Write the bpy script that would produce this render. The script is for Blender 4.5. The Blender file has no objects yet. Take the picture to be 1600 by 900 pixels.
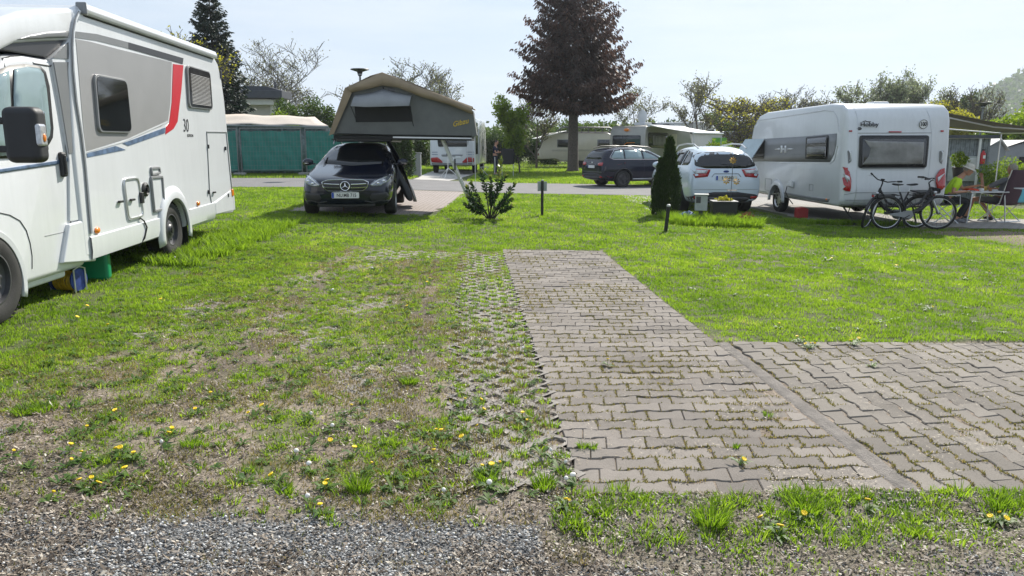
import bpy, bmesh, math, random
import numpy as np
from mathutils import Vector, Matrix
from mathutils.bvhtree import BVHTree

SC = bpy.context.scene
COL = SC.collection
rad = math.radians
# ---------------------------------------------------------------- camera, world, sun, exposure
FPX = 1170.0; EYE = 1.65; PITCH = math.atan(226 / FPX)
cam_d = bpy.data.cameras.new("camera"); cam = bpy.data.objects.new("camera", cam_d); COL.objects.link(cam)
cam_d.sensor_width = 36; cam_d.lens = 36 * FPX / 1600; cam_d.clip_start = .05; cam_d.clip_end = 6000
cam.location = (0, 0, EYE); cam.rotation_euler = (math.pi / 2 - PITCH, 0, 0)
SC.camera = cam
SUN_EL, SUN_AZ = rad(40), rad(27)           # azimuth from +Y towards +X
W = bpy.data.worlds.new("World"); SC.world = W; W.use_nodes = True
wn, wl = W.node_tree.nodes, W.node_tree.links
wn.clear()
wo = wn.new("ShaderNodeOutputWorld"); bg = wn.new("ShaderNodeBackground"); sky = wn.new("ShaderNodeTexSky")
sky.sky_type = 'NISHITA'; sky.sun_disc = False; sky.sun_elevation = SUN_EL; sky.sun_rotation = SUN_AZ
sky.altitude = 100; sky.air_density = 1.0; sky.dust_density = .8; sky.ozone_density = 1.6
tc = wn.new("ShaderNodeTexCoord"); mp = wn.new("ShaderNodeMapping"); mp.inputs['Scale'].default_value = (1.2, 2.2, 9)
mp.inputs['Rotation'].default_value = (0, 0, .5)
nz = wn.new("ShaderNodeTexNoise"); nz.inputs['Scale'].default_value = 1.6; nz.inputs['Detail'].default_value = 7; nz.inputs['Roughness'].default_value = .6
cr = wn.new("ShaderNodeValToRGB"); cr.color_ramp.elements[0].position = .42; cr.color_ramp.elements[1].position = .72
mxs = wn.new("ShaderNodeMix"); mxs.data_type = 'RGBA'
mxs.inputs['B'].default_value = (5.3, 5.6, 5.9, 1)
fm = wn.new("ShaderNodeMath"); fm.operation = 'MULTIPLY'; fm.inputs[1].default_value = .55
wl.new(tc.outputs['Generated'], mp.inputs['Vector']); wl.new(mp.outputs[0], nz.inputs['Vector'])
wl.new(nz.outputs['Fac'], cr.inputs[0]); wl.new(cr.outputs[0], fm.inputs[0]); wl.new(fm.outputs[0], mxs.inputs['Factor'])
sx = wn.new("ShaderNodeSeparateXYZ"); hr_ = wn.new("ShaderNodeMapRange"); hr_.inputs['From Min'].default_value = -.02; hr_.inputs['From Max'].default_value = .42; hr_.inputs['To Min'].default_value = .97; hr_.inputs['To Max'].default_value = .8
hr_.interpolation_type = 'SMOOTHSTEP'
mh = wn.new("ShaderNodeMix"); mh.data_type = 'RGBA'; mh.inputs['B'].default_value = (3.35, 4.1, 5.05, 1)
wl.new(tc.outputs['Generated'], sx.inputs[0]); wl.new(sx.outputs['Z'], hr_.inputs['Value']); wl.new(hr_.outputs[0], mh.inputs['Factor'])
wl.new(sky.outputs[0], mh.inputs['A']); wl.new(mh.outputs['Result'], mxs.inputs['A']); wl.new(mxs.outputs['Result'], bg.inputs['Color'])
bg.inputs['Strength'].default_value = .1
wl.new(bg.outputs[0], wo.inputs['Surface'])
sd = bpy.data.lights.new("sun", 'SUN'); so = bpy.data.objects.new("sun", sd); COL.objects.link(so)
sd.energy = 4.6; sd.angle = rad(.6); sd.color = (1, .95, .86)
SUNV = Vector((math.sin(SUN_AZ) * math.cos(SUN_EL), math.cos(SUN_AZ) * math.cos(SUN_EL), math.sin(SUN_EL)))
so.rotation_euler = SUNV.to_track_quat('Z', 'Y').to_euler()
vs = SC.view_settings; SC.display_settings.display_device = 'sRGB'
vs.view_transform = 'Standard'; vs.look = 'None'; vs.exposure = .76; vs.gamma = 1; vs.use_curve_mapping = False
SC.cycles.max_bounces = 8; SC.cycles.transparent_max_bounces = 12; SC.cycles.use_denoising = True

# ---------------------------------------------------------------- geometry of the photograph
F_ = np.array([0, math.cos(PITCH), -math.sin(PITCH)]); U_ = np.array([0, math.sin(PITCH), math.cos(PITCH)]); R_ = np.array([1., 0, 0])
def ray(px, py): return F_ + (px - 800) / FPX * R_ + (450 - py) / FPX * U_
def sstep(a, b, x): t = np.clip((x - a) / (b - a), 0, 1); return t * t * (3 - 2 * t)
def gz(x, y):
    """height of the terrain"""
    x = np.asarray(x, float); y = np.asarray(y, float)
    s = np.where(x < 0, -.035 * np.maximum(x, -6), -.015 * np.minimum(x, 9))
    return s + .12 * np.exp(-((x + 3.3) ** 2 + (y - 16) ** 2) / 18)
def G(x, y, dz=0): return Vector((x, y, float(gz(x, y)) + dz))
def gp(px, py):
    d = ray(px, py); z = 0.
    for _ in range(60):
        t = (z - EYE) / d[2]; p = np.array([0, 0, EYE]) + t * d; z = .5 * z + .5 * float(gz(p[0], p[1]))
    return float(p[0]), float(p[1])
def at(px, py, Y):
    d = ray(px, py); t = Y / d[1]; return Vector((d[0] * t, Y, EYE + d[2] * t))

# ---------------------------------------------------------------- helpers
class MB:
    def __init__(s): s.v = []; s.f = []
    def add(s, vs_, fs):
        o = len(s.v); s.v += [tuple(v) for v in vs_]; s.f += [tuple(i + o for i in f) for f in fs]; return s
    def box(s, c, d, rot=None, taper=1.0):
        vv = []
        for z in (-.5, .5):
            k = taper if z > 0 else 1
            for x, y in ((-.5, -.5), (.5, -.5), (.5, .5), (-.5, .5)): vv.append(Vector((x * d[0] * k, y * d[1] * k, z * d[2])))
        if rot is not None: vv = [rot @ v for v in vv]
        c = Vector(c)
        return s.add([v + c for v in vv], [(3, 2, 1, 0), (4, 5, 6, 7), (0, 1, 5, 4), (1, 2, 6, 5), (2, 3, 7, 6), (3, 0, 4, 7)])
    def tube(s, pts, r, n=6, caps=True, closed=False):
        pts = [Vector(p) for p in pts]; m = len(pts); rs = r if hasattr(r, '__len__') else [r] * m
        base = []; up0 = None
        for i, p in enumerate(pts):
            if closed: t = pts[(i + 1) % m] - pts[i - 1]
            else: t = pts[min(i + 1, m - 1)] - pts[max(i - 1, 0)]
            if t.length < 1e-9: t = Vector((0, 0, 1))
            t.normalize()
            if up0 is None: up0 = Vector((0, 0, 1)) if abs(t.z) < .9 else Vector((1, 0, 0))
            a = up0 - t * up0.dot(t)
            if a.length < 1e-6: a = t.orthogonal()
            a.normalize(); b = t.cross(a); up0 = a
            base += [p + (a * math.cos(2 * math.pi * k / n) + b * math.sin(2 * math.pi * k / n)) * rs[i] for k in range(n)]
        fs = []
        for i in range(m if closed else m - 1):
            j = (i + 1) % m
            for k in range(n): fs.append((i * n + k, i * n + (k + 1) % n, j * n + (k + 1) % n, j * n + k))
        if caps and not closed: fs += [tuple(range(n))[::-1], tuple(range((m - 1) * n, m * n))]
        return s.add(base, fs)
    def lathe(s, prof, c=(0, 0, 0), axis='z', n=20, cap=False):
        vv = []; c = Vector(c)
        for r, h in prof:
            for k in range(n):
                a = 2 * math.pi * k / n; p = (r * math.cos(a), r * math.sin(a), h)
                if axis == 'y': p = (p[0], p[2], p[1])
                if axis == 'x': p = (p[2], p[0], p[1])
                vv.append(Vector(p) + c)
        fs = []
        for i in range(len(prof) - 1):
            for k in range(n): fs.append((i * n + k, i * n + (k + 1) % n, (i + 1) * n + (k + 1) % n, (i + 1) * n + k))
        if cap: fs += [tuple(range(n))[::-1], tuple(range((len(prof) - 1) * n, len(prof) * n))]
        return s.add(vv, fs)
    def prism(s, pts, vec):
        """closed outline pts (3d) extruded by vec"""
        n = len(pts); v = Vector(vec); a = [Vector(p) for p in pts]
        return s.add(a + [p + v for p in a], [tuple(range(n))[::-1], tuple(range(n, 2 * n))] + [(i, (i + 1) % n, n + (i + 1) % n, n + i) for i in range(n)])
    def ell(s, c, d, nu=14, nv=9, rot=None, zmin=-1.0):
        vv = []; c = Vector(c)
        for j in range(nv + 1):
            t = -math.pi / 2 + math.pi * j / nv
            z = max(math.sin(t), zmin)
            for k in range(nu):
                a = 2 * math.pi * k / nu; v = Vector((math.cos(t) * math.cos(a) * d[0], math.cos(t) * math.sin(a) * d[1], z * d[2]))
                if rot is not None: v = rot @ v
                vv.append(v + c)
        return s.add(vv, [(j * nu + k, j * nu + (k + 1) % nu, (j + 1) * nu + (k + 1) % nu, (j + 1) * nu + k) for j in range(nv) for k in range(nu)])
    def grid(s, P):
        """P[i][j] points"""
        n, m = len(P), len(P[0])
        return s.add([p for r in P for p in r], [(i * m + j, i * m + j + 1, (i + 1) * m + j + 1, (i + 1) * m + j) for i in range(n - 1) for j in range(m - 1)])
    def build(s, name, mat, parent=None, smooth=40, bevel=0, seg=2, solid=0, sub=0):
        me = bpy.data.meshes.new(name); me.from_pydata(s.v, [], s.f); me.validate()
        bm = bmesh.new(); bm.from_mesh(me); bmesh.ops.remove_doubles(bm, verts=bm.verts, dist=1e-5)
        bmesh.ops.recalc_face_normals(bm, faces=bm.faces); bm.to_mesh(me); bm.free()
        return link(name, me, mat, parent, smooth, bevel, seg, solid, sub)
def link(name, me, mat, parent=None, smooth=40, bevel=0, seg=2, solid=0, sub=0):
    if mat is not None: me.materials.append(M(mat) if isinstance(mat, str) else mat)
    if smooth:
        me.shade_smooth(); me.set_sharp_from_angle(angle=rad(smooth))
    o = bpy.data.objects.new(name, me); COL.objects.link(o)
    if parent is not None: o.parent = parent
    if solid:
        m = o.modifiers.new("s", 'SOLIDIFY'); m.thickness = solid; m.offset = 1
    if bevel:
        m = o.modifiers.new("b", 'BEVEL'); m.width = bevel; m.segments = seg; m.limit_method = 'ANGLE'; m.angle_limit = rad(35); m.harden_normals = True
    if sub:
        m = o.modifiers.new("u", 'SUBSURF'); m.levels = sub; m.render_levels = sub
    return o
def bake(o, smooth=None):
    bpy.context.view_layer.update()
    dg = bpy.context.evaluated_depsgraph_get()
    me = bpy.data.meshes.new_from_object(o.evaluated_get(dg)); o.modifiers.clear(); o.data = me
    if smooth: me.shade_smooth(); me.set_sharp_from_angle(angle=rad(smooth))
    return o
def bvh(o):
    bm = bmesh.new(); bm.from_mesh(o.data); t = BVHTree.FromBMesh(bm); bm.free(); return t
def cut(o, cutters):
    """boolean-subtract meshes (list of MB) from o, baked"""
    for c in cutters:
        k = c.build("cutter", None, o.parent, 0)
        m = o.modifiers.new("c", 'BOOLEAN'); m.operation = 'DIFFERENCE'; m.object = k; m.solver = 'EXACT'
        bake(o); bpy.data.objects.remove(k)
    return o
def patch(b, outline, axis, name, mat, parent, off=.004, cuts=3, solid=.003, smooth=50, side=1):
    """flat outline projected on a body. axis 'x': outline is (y,z) seen from side*x; axis 'y': outline is (x,z)"""
    bm = bmesh.new(); ve = [bm.verts.new((p[0], p[1], 0)) for p in outline]
    bm.faces.new(ve); bmesh.ops.triangulate(bm, faces=bm.faces[:])
    if cuts: bmesh.ops.subdivide_edges(bm, edges=bm.edges[:], cuts=cuts, use_grid_fill=True)
    bmesh.ops.triangulate(bm, faces=bm.faces[:])
    D = Vector((side, 0, 0)) if axis == 'x' else Vector((0, side, 0))
    last = None
    for v in bm.verts:
        q = Vector((0, v.co.x, v.co.y)) if axis == 'x' else Vector((v.co.x, 0, v.co.y))
        h = b.ray_cast(q + D * 20, -D)
        if h[0] is None: h = b.find_nearest(q + D * 1.2)
        v.co = h[0] + D * off
    bmesh.ops.recalc_face_normals(bm, faces=bm.faces[:])
    if sum((f.normal.dot(D) * f.calc_area() for f in bm.faces)) < 0: bmesh.ops.reverse_faces(bm, faces=bm.faces[:])
    me = bpy.data.meshes.new(name); bm.to_mesh(me); bm.free()
    return link(name, me, mat, parent, smooth, 0, 2, solid)
def lineon(b, pts, axis, side=1, off=.001, step=.06):
    out = []
    D = Vector((side, 0, 0)) if axis == 'x' else Vector((0, side, 0))
    P = [Vector((p[0], p[1], 0)) for p in pts]; Q = []
    for a, c in zip(P[:-1], P[1:]):
        n = max(1, int((c - a).length / step)); Q += [a.lerp(c, i / n) for i in range(n)]
    Q.append(P[-1])
    for q in Q:
        q = Vector((0, q.x, q.y)) if axis == 'x' else Vector((q.x, 0, q.y))
        h = b.ray_cast(q + D * 20, -D)
        if h[0] is None: h = b.find_nearest(q + D * 1.2)
        out.append(h[0] + D * off)
    return out
def rrect(x0, z0, x1, z1, r, n=4):
    P = []
    for cx, cz, a0 in ((x1 - r, z1 - r, 0), (x0 + r, z1 - r, 90), (x0 + r, z0 + r, 180), (x1 - r, z0 + r, 270)):
        for i in range(n + 1): a = rad(a0 + 90 * i / n); P.append((cx + r * math.cos(a), cz + r * math.sin(a)))
    return P
def rpoly(P, r, n=4):
    """round the corners of an outline"""
    out = []; m = len(P)
    for i in range(m):
        p = Vector(P[i]); a = Vector(P[i - 1]); c = Vector(P[(i + 1) % m])
        ra = min(r, (a - p).length * .45); rc = min(r, (c - p).length * .45)
        s = p + (a - p).normalized() * ra; e = p + (c - p).normalized() * rc
        for k in range(n + 1): t = k / n; out.append(tuple(s * (1 - t) ** 2 + p * 2 * t * (1 - t) + e * t * t))
    return out
def tag(o, label, cat, group=None, kind=None):
    o['label'] = label; o['category'] = cat
    if group: o['group'] = group
    if kind: o['kind'] = kind
    return o
def thing(name, loc, label, cat, group=None, rz=0):
    o = bpy.data.objects.new(name, None); COL.objects.link(o); o.empty_display_size = .2
    o.location = loc; o.rotation_euler = (0, 0, rz); return tag(o, label, cat, group)
def copy_tree(o, parent=None):
    c = o.copy(); COL.objects.link(c); c.parent = parent
    for ch in [k for k in o.children]: copy_tree(ch, c)
    return c
def text(s, size, name, mat, parent, mtx, ext=.001, xs=1, bold=.0, shear=0, align='CENTER'):
    cu = bpy.data.curves.new("t", 'FONT'); cu.body = s; cu.size = size; cu.extrude = ext; cu.offset = bold; cu.shear = shear
    cu.align_x = align; cu.align_y = 'CENTER'; cu.resolution_u = 3
    t = bpy.data.objects.new("t", cu); COL.objects.link(t); bpy.context.view_layer.update()
    me = bpy.data.meshes.new_from_object(t.evaluated_get(bpy.context.evaluated_depsgraph_get()))
    bpy.data.objects.remove(t); me.transform(mtx @ Matrix.Diagonal((xs, 1, 1, 1))); me.materials.clear()
    return link(name, me, mat, parent, 0)
def face_mtx(loc, right, up):
    r = Vector(right).normalized(); u = Vector(up).normalized(); n = r.cross(u)
    m = Matrix((r, u, n)).transposed().to_4x4(); m.translation = Vector(loc); return m

# ---------------------------------------------------------------- value noise
def _h(ix, iy, s):
    n = (ix.astype(np.int64) * 374761393 + iy.astype(np.int64) * 668265263 + s * 1442695041) & 0x7fffffff
    n = ((n ^ (n >> 13)) * 1274126177) & 0x7fffffff
    return ((n ^ (n >> 16)) & 0xffff) / 65535.
def vn(x, y, s=0):
    x = np.asarray(x, float); y = np.asarray(y, float); ix = np.floor(x); iy = np.floor(y); fx = x - ix; fy = y - iy
    fx = fx * fx * (3 - 2 * fx); fy = fy * fy * (3 - 2 * fy)
    a = _h(ix, iy, s); b = _h(ix + 1, iy, s); c = _h(ix, iy + 1, s); d = _h(ix + 1, iy + 1, s)
    return a + (b - a) * fx + (c - a) * fy + (a - b - c + d) * fx * fy
def fbm(x, y, s=0, o=4):
    r = 0; a = .5; t = 0
    for k in range(o): r = r + a * vn(x * 2 ** k + 13.7 * k, y * 2 ** k + 5.1 * k, s + k); t += a; a *= .5
    return r / t

# ---------------------------------------------------------------- materials
MATS = {}
def M(n): return MATS[n]
def new_mat(name):
    m = bpy.data.materials.new(name); m.use_nodes = True; MATS[name] = m
    return m, m.node_tree.nodes, m.node_tree.links, m.node_tree.nodes['Principled BSDF']
def pm(name, col, rough=.5, metal=0, var=.12, vs=3, bump=0, bs=60, coat=0, spec=.5, col2=None, trans=0, emit=None, flat=False):
    m, n, l, b = new_mat(name)
    b.inputs['Roughness'].default_value = rough; b.inputs['Metallic'].default_value = metal
    b.inputs['Coat Weight'].default_value = coat; b.inputs['Coat Roughness'].default_value = .04
    b.inputs['Specular IOR Level'].default_value = spec
    if trans: b.inputs['Transmission Weight'].default_value = trans
    t = n.new("ShaderNodeTexCoord"); z = n.new("ShaderNodeTexNoise"); z.inputs['Scale'].default_value = vs
    z.inputs['Detail'].default_value = 6; z.inputs['Roughness'].default_value = .62
    l.new(t.outputs['Object'], z.inputs['Vector'])
    r = n.new("ShaderNodeValToRGB"); r.color_ramp.elements[0].position = .3; r.color_ramp.elements[1].position = .72
    c2 = col2 or tuple(min(1, c * (1 + var)) for c in col); c1 = tuple(c * (1 - var) for c in col) if not col2 else col
    r.color_ramp.elements[0].color = (*c1, 1); r.color_ramp.elements[1].color = (*c2, 1)
    l.new(z.outputs['Fac'], r.inputs[0]); l.new(r.outputs[0], b.inputs['Base Color'])
    if bump:
        z2 = n.new("ShaderNodeTexNoise"); z2.inputs['Scale'].default_value = bs; z2.inputs['Detail'].default_value = 4
        l.new(t.outputs['Object'], z2.inputs['Vector'])
        bp = n.new("ShaderNodeBump"); bp.inputs['Strength'].default_value = bump; bp.inputs['Distance'].default_value = .02
        l.new(z2.outputs['Fac'], bp.inputs['Height']); l.new(bp.outputs[0], b.inputs['Normal'])
    if emit: b.inputs['Emission Color'].default_value = (*emit, 1); b.inputs['Emission Strength'].default_value = 1
    return m
def leafmat(name, c1, c2, c3=None, trans=.45, rough=.55, tv=1.5):
    """foliage / grass: colour from the per-face attribute 'tint', light passes through"""
    m = bpy.data.materials.new(name); m.use_nodes = True; MATS[name] = m; n, l = m.node_tree.nodes, m.node_tree.links
    n.clear(); o = n.new("ShaderNodeOutputMaterial"); a = n.new("ShaderNodeAttribute"); a.attribute_name = 'tint'
    r = n.new("ShaderNodeValToRGB"); r.color_ramp.elements[0].color = (*c1, 1); r.color_ramp.elements[1].color = (*c2, 1)
    if c3: e = r.color_ramp.elements.new(.8); e.color = (*c2, 1); r.color_ramp.elements[2].color = (*c3, 1)
    l.new(a.outputs['Fac'], r.inputs[0])
    b = n.new("ShaderNodeBsdfPrincipled"); b.inputs['Roughness'].default_value = rough; b.inputs['Specular IOR Level'].default_value = .35
    t = n.new("ShaderNodeBsdfTranslucent"); x = n.new("ShaderNodeMixShader"); x.inputs[0].default_value = trans
    hs = n.new("ShaderNodeHueSaturation"); hs.inputs['Saturation'].default_value = 1.1; hs.inputs['Value'].default_value = tv
    l.new(r.outputs[0], b.inputs['Base Color']); l.new(r.outputs[0], hs.inputs['Color']); l.new(hs.outputs[0], t.inputs['Color'])
    l.new(b.outputs[0], x.inputs[1]); l.new(t.outputs[0], x.inputs[2]); l.new(x.outputs[0], o.inputs['Surface'])
    return m
pm('white_gel', (.65, .665, .68), .28, var=.03, vs=1.5, coat=.4)
pm('white_paint', (.64, .655, .67), .25, var=.03, coat=.6)
pm('silver_band', (.33, .325, .325), .35, .25, var=.05)
pm('grey_band', (.2, .205, .21), .4, .2, var=.06)
pm('dark_band', (.035, .035, .038), .35, var=.1)
pm('red_band', (.5, .02, .03), .3, var=.06)
pm('blue_band', (.10, .15, .24), .35, var=.6, vs=9)
pm('trim_grey', (.22, .225, .23), .45, var=.1)
pm('trim_black', (.015, .015, .016), .45, var=.2)
pm('plastic_black', (.02, .02, .022), .55, var=.2, bump=.1, bs=200)
pm('rubber', (.022, .021, .02), .8, var=.3, vs=14, bump=.15, bs=90)
pm('steel_dark', (.09, .09, .095), .5, .6, var=.2)
pm('alloy', (.55, .55, .56), .3, .85, var=.06)
pm('alu', (.6, .61, .62), .35, .8, var=.08)
pm('chrome', (.75, .75, .77), .08, 1, var=.03)
pm('black_paint', (.003, .006, .018), .12, 0, var=.1, coat=.35, spec=.4)
pm('navy_paint', (.004, .006, .02), .14, 0, var=.1, coat=.3, spec=.35)
pm('bluewhite_paint', (.6, .68, .76), .22, .1, var=.02, coat=.8)
pm('window_dark', (.008, .009, .01), .04, var=.3, spec=.75)
pm('window_acryl', (.03, .03, .032), .1, var=.4, vs=2, spec=.8)
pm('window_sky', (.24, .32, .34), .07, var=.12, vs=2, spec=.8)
pm('blind', (.2, .2, .205), .5, var=.15, vs=4)
pm('curtain', (.24, .235, .225), .75, var=.35, vs=3)
pm('orange_lens', (.75, .22, .02), .2, var=.1, coat=.5)
pm('red_lens', (.38, .008, .01), .15, var=.25, vs=30, coat=.7)
pm('clear_lens', (.55, .56, .58), .12, .3, var=.3, vs=30, coat=.7)
pm('headlamp', (.2, .22, .25), .08, .5, var=.6, vs=18, coat=1)
pm('plate_white', (.7, .71, .7), .4, var=.04)
pm('plate_blue', (.02, .07, .4), .4)
pm('ink', (.012, .012, .014), .5)
pm('green_plastic', (.0, .2, .085), .35, var=.12)
pm('yellow_plastic', (.55, .38, .03), .4)
pm('yellow_hose', (.6, .38, .02), .5, var=.3, vs=20)
pm('blue_bag', (.02, .045, .2), .6, var=.5, vs=12)
pm('canvas_grey', (.13, .135, .13), .85, var=.16, vs=2, bump=.7, bs=4)
pm('canvas_light', (.25, .26, .27), .8, var=.1, bump=.2, bs=14)
pm('canvas_ochre', (.27, .21, .14), .8, var=.14, vs=3, bump=.3, bs=12)
pm('canvas_dark', (.018, .018, .018), .85, var=.2)
pm('vinyl_black', (.016, .017, .02), .38, var=.25, bump=.5, bs=6)
pm('tarp_green', (.025, .2, .16), .7, var=.16, vs=3, bump=.5, bs=5, trans=0)
pm('galv', (.2, .21, .21), .5, .6, var=.2, vs=12)
pm('concrete', (.3, .29, .27), .85, var=.2, vs=6, bump=.4, bs=80)
pm('canopy', (.42, .37, .32), .75, var=.12, vs=1.2)
pm('roof_slate', (.05, .055, .07), .6, var=.2)
pm('render_beige', (.5, .47, .42), .8, var=.06)
pm('render_white', (.7, .69, .67), .8, var=.06)
pm('cream_gel', (.6, .56, .47), .35, var=.06, vs=2)
pm('beige_silver', (.34, .33, .3), .35, .3, var=.06)
pm('awning_grey', (.15, .14, .13), .8, var=.1, vs=2, bump=.2, bs=8)
pm('awning_white', (.72, .71, .68), .7, var=.05)
pm('wood_grey', (.2, .22, .23), .8, var=.45, vs=7)
pm('pillar_grey', (.25, .26, .26), .6, var=.1)
pm('red_paint', (.45, .02, .02), .35)
pm('brick_red', (.35, .03, .03), .6)
pm('pot_black', (.02, .02, .02), .5, var=.3)
pm('gold', (.62, .42, .1), .35, .6, var=.3, vs=25)
pm('rust', (.3, .13, .05), .6, .2, var=.4, vs=20)
pm('box_grey', (.36, .38, .36), .55, var=.15, vs=8)
pm('cloth_blue', (.04, .08, .25), .8, var=.4, vs=16)
pm('hivis', (.5, .75, .02), .7, var=.1, vs=8)
pm('cloth_black', (.014, .014, .016), .85, var=.2)
pm('cloth_navy', (.012, .014, .035), .85, var=.2)
pm('cloth_white', (.7, .7, .68), .8)
pm('cloth_grey', (.15, .15, .16), .85, var=.2)
pm('cap_beige', (.58, .55, .48), .85, var=.05)
pm('burgundy', (.045, .018, .03), .8, var=.2, bump=.2, bs=30)
pm('chair_green', (.05, .06, .055), .85, var=.2)
pm('skin', (.48, .25, .16), .55, var=.08)
pm('skin_tan', (.36, .17, .1), .55, var=.08)
pm('hair_grey', (.3, .27, .22), .8, var=.3, vs=40)
pm('hair_dark', (.05, .035, .03), .8, var=.3, vs=40)
pm('table_top', (.55, .56, .56), .4)
pm('red_cloth', (.6, .06, .02), .8, var=.3)
pm('teal_cloth', (.12, .4, .48), .8, var=.15)
pm('lime_cloth', (.12, .36, .04), .7)
pm('bark', (.11, .09, .075), .9, var=.4, vs=10, bump=.8, bs=24)
pm('bark_pale', (.12, .11, .098), .9, var=.3, vs=10, bump=.3)
pm('bark_dark', (.05, .04, .035), .9, var=.3, vs=8)
pm('hill_mat', (.025, .04, .02), .95, var=.3, vs=.02, col2=(.075, .08, .045), bump=1, bs=.08)
pm('brick_paving', (.33, .25, .21), .85, var=.15, vs=1.2, bump=.3)
pm('paver', (.235, .21, .195), .92, var=.22, vs=1.3, bump=.55, bs=150)
pm('paver_grey', (.25, .24, .225), .92, var=.22, vs=1.6, bump=.55, bs=150)
pm('kerb_strip', (.19, .17, .152), .95, var=.3, vs=9, bump=.8, bs=110)
pm('cell_paver', (.27, .245, .22), .92, var=.2, vs=6, bump=.5, bs=150)
pm('asphalt', (.15, .145, .145), .9, var=.12, vs=1.5, bump=.3, bs=80)
pm('slab', (.42, .4, .37), .85, var=.12, vs=2, bump=.2)
pm('yellow_petal', (.85, .58, .0), .6, var=.1)
pm('seed_white', (.75, .73, .68), .9)
pm('stem_green', (.12, .2, .04), .7)
leafmat('grass', (.07, .13, .016), (.20, .285, .04), (.36, .32, .12), .5, tv=2.1)
leafmat('grass_dry', (.11, .12, .03), (.24, .2, .07), (.34, .27, .13), .35)
leafmat('weed', (.045, .11, .018), (.12, .19, .03), None, .4)
leafmat('leaf_laurel', (.012, .035, .012), (.05, .09, .025), (.24, .26, .06), .25, .25)
leafmat('leaf_thuja', (.016, .035, .008), (.04, .07, .013), None, .2)
leafmat('leaf_spruce', (.01, .022, .013), (.024, .043, .022), None, .15)
leafmat('leaf_redfir', (.035, .026, .022), (.095, .054, .042), (.18, .10, .065), .35)
leafmat('leaf_bud', (.09, .10, .045), (.18, .18, .08), None, .4)
leafmat('leaf_fresh', (.1, .17, .02), (.22, .28, .04), None, .5)
leafmat('leaf_mid', (.04, .075, .015), (.09, .13, .025), None, .4)
leafmat('leaf_hedge', (.025, .05, .014), (.065, .1, .022), None, .35)
leafmat('leaf_yellow', (.2, .21, .03), (.36, .33, .05), None, .5)
leafmat('leaf_willow', (.13, .16, .09), (.24, .27, .15), None, .45)
leafmat('straw', (.16, .12, .08), (.33, .27, .18), (.5, .44, .34), .1)
leafmat('litter', (.08, .06, .045), (.25, .2, .15), (.5, .45, .37), .05)
leafmat('gravel', (.085, .083, .082), (.36, .355, .345), (.74, .73, .71), 0.0, .8)

for nm in ('white_gel', 'white_paint'):
    m = M(nm); n, l = m.node_tree.nodes, m.node_tree.links; b = n['Principled BSDF']; src = b.inputs['Base Color'].links[0].from_socket
    t = n.new("ShaderNodeTexCoord"); mp_ = n.new("ShaderNodeMapping"); mp_.inputs['Scale'].default_value = (7, 7, .55); z = n.new("ShaderNodeTexNoise"); z.inputs['Scale'].default_value = 2.2; z.inputs['Detail'].default_value = 7; z.inputs['Roughness'].default_value = .7
    r = n.new("ShaderNodeMapRange"); r.inputs['From Min'].default_value = .35; r.inputs['From Max'].default_value = .7; r.inputs['To Min'].default_value = 1.0; r.inputs['To Max'].default_value = .93
    x = n.new("ShaderNodeMix"); x.data_type = 'RGBA'; x.blend_type = 'MULTIPLY'; x.inputs['Factor'].default_value = 1
    l.new(t.outputs['Object'], mp_.inputs['Vector']); l.new(mp_.outputs[0], z.inputs['Vector']); l.new(z.outputs['Fac'], r.inputs['Value']); l.new(src, x.inputs['A']); l.new(r.outputs[0], x.inputs['B']); l.new(x.outputs['Result'], b.inputs['Base Color'])

# ================================================================ GROUND
def np_mesh(name, V, quads=None, tris=None, tint=None, mat=None, parent=None, smooth=False):
    """tint: one value per face group given per vertex"""
    me = bpy.data.meshes.new(name)
    V = np.asarray(V, np.float32); me.vertices.add(len(V)); me.vertices.foreach_set('co', V.ravel())
    q = np.zeros((0, 4), int) if quads is None else np.asarray(quads); t = np.zeros((0, 3), int) if tris is None else np.asarray(tris)
    idx = np.concatenate([q.ravel(), t.ravel()]).astype(np.int32)
    me.loops.add(len(idx)); me.loops.foreach_set('vertex_index', idx)
    tot = np.concatenate([np.full(len(q), 4), np.full(len(t), 3)]); st = np.concatenate([[0], np.cumsum(tot)[:-1]])
    me.polygons.add(len(tot)); me.polygons.foreach_set('loop_start', st.astype(np.int32))
    if smooth: me.polygons.foreach_set('use_smooth', np.ones(len(tot), bool))
    if tint is not None:
        a = me.attributes.new('tint', 'FLOAT', 'POINT'); a.data.foreach_set('value', np.asarray(tint, np.float32))
    me.update(calc_edges=True)
    o = bpy.data.objects.new(name, me); COL.objects.link(o)
    if mat: me.materials.append(M(mat))
    if parent is not None: o.parent = parent
    return o
rng = np.random.default_rng(7)

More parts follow.
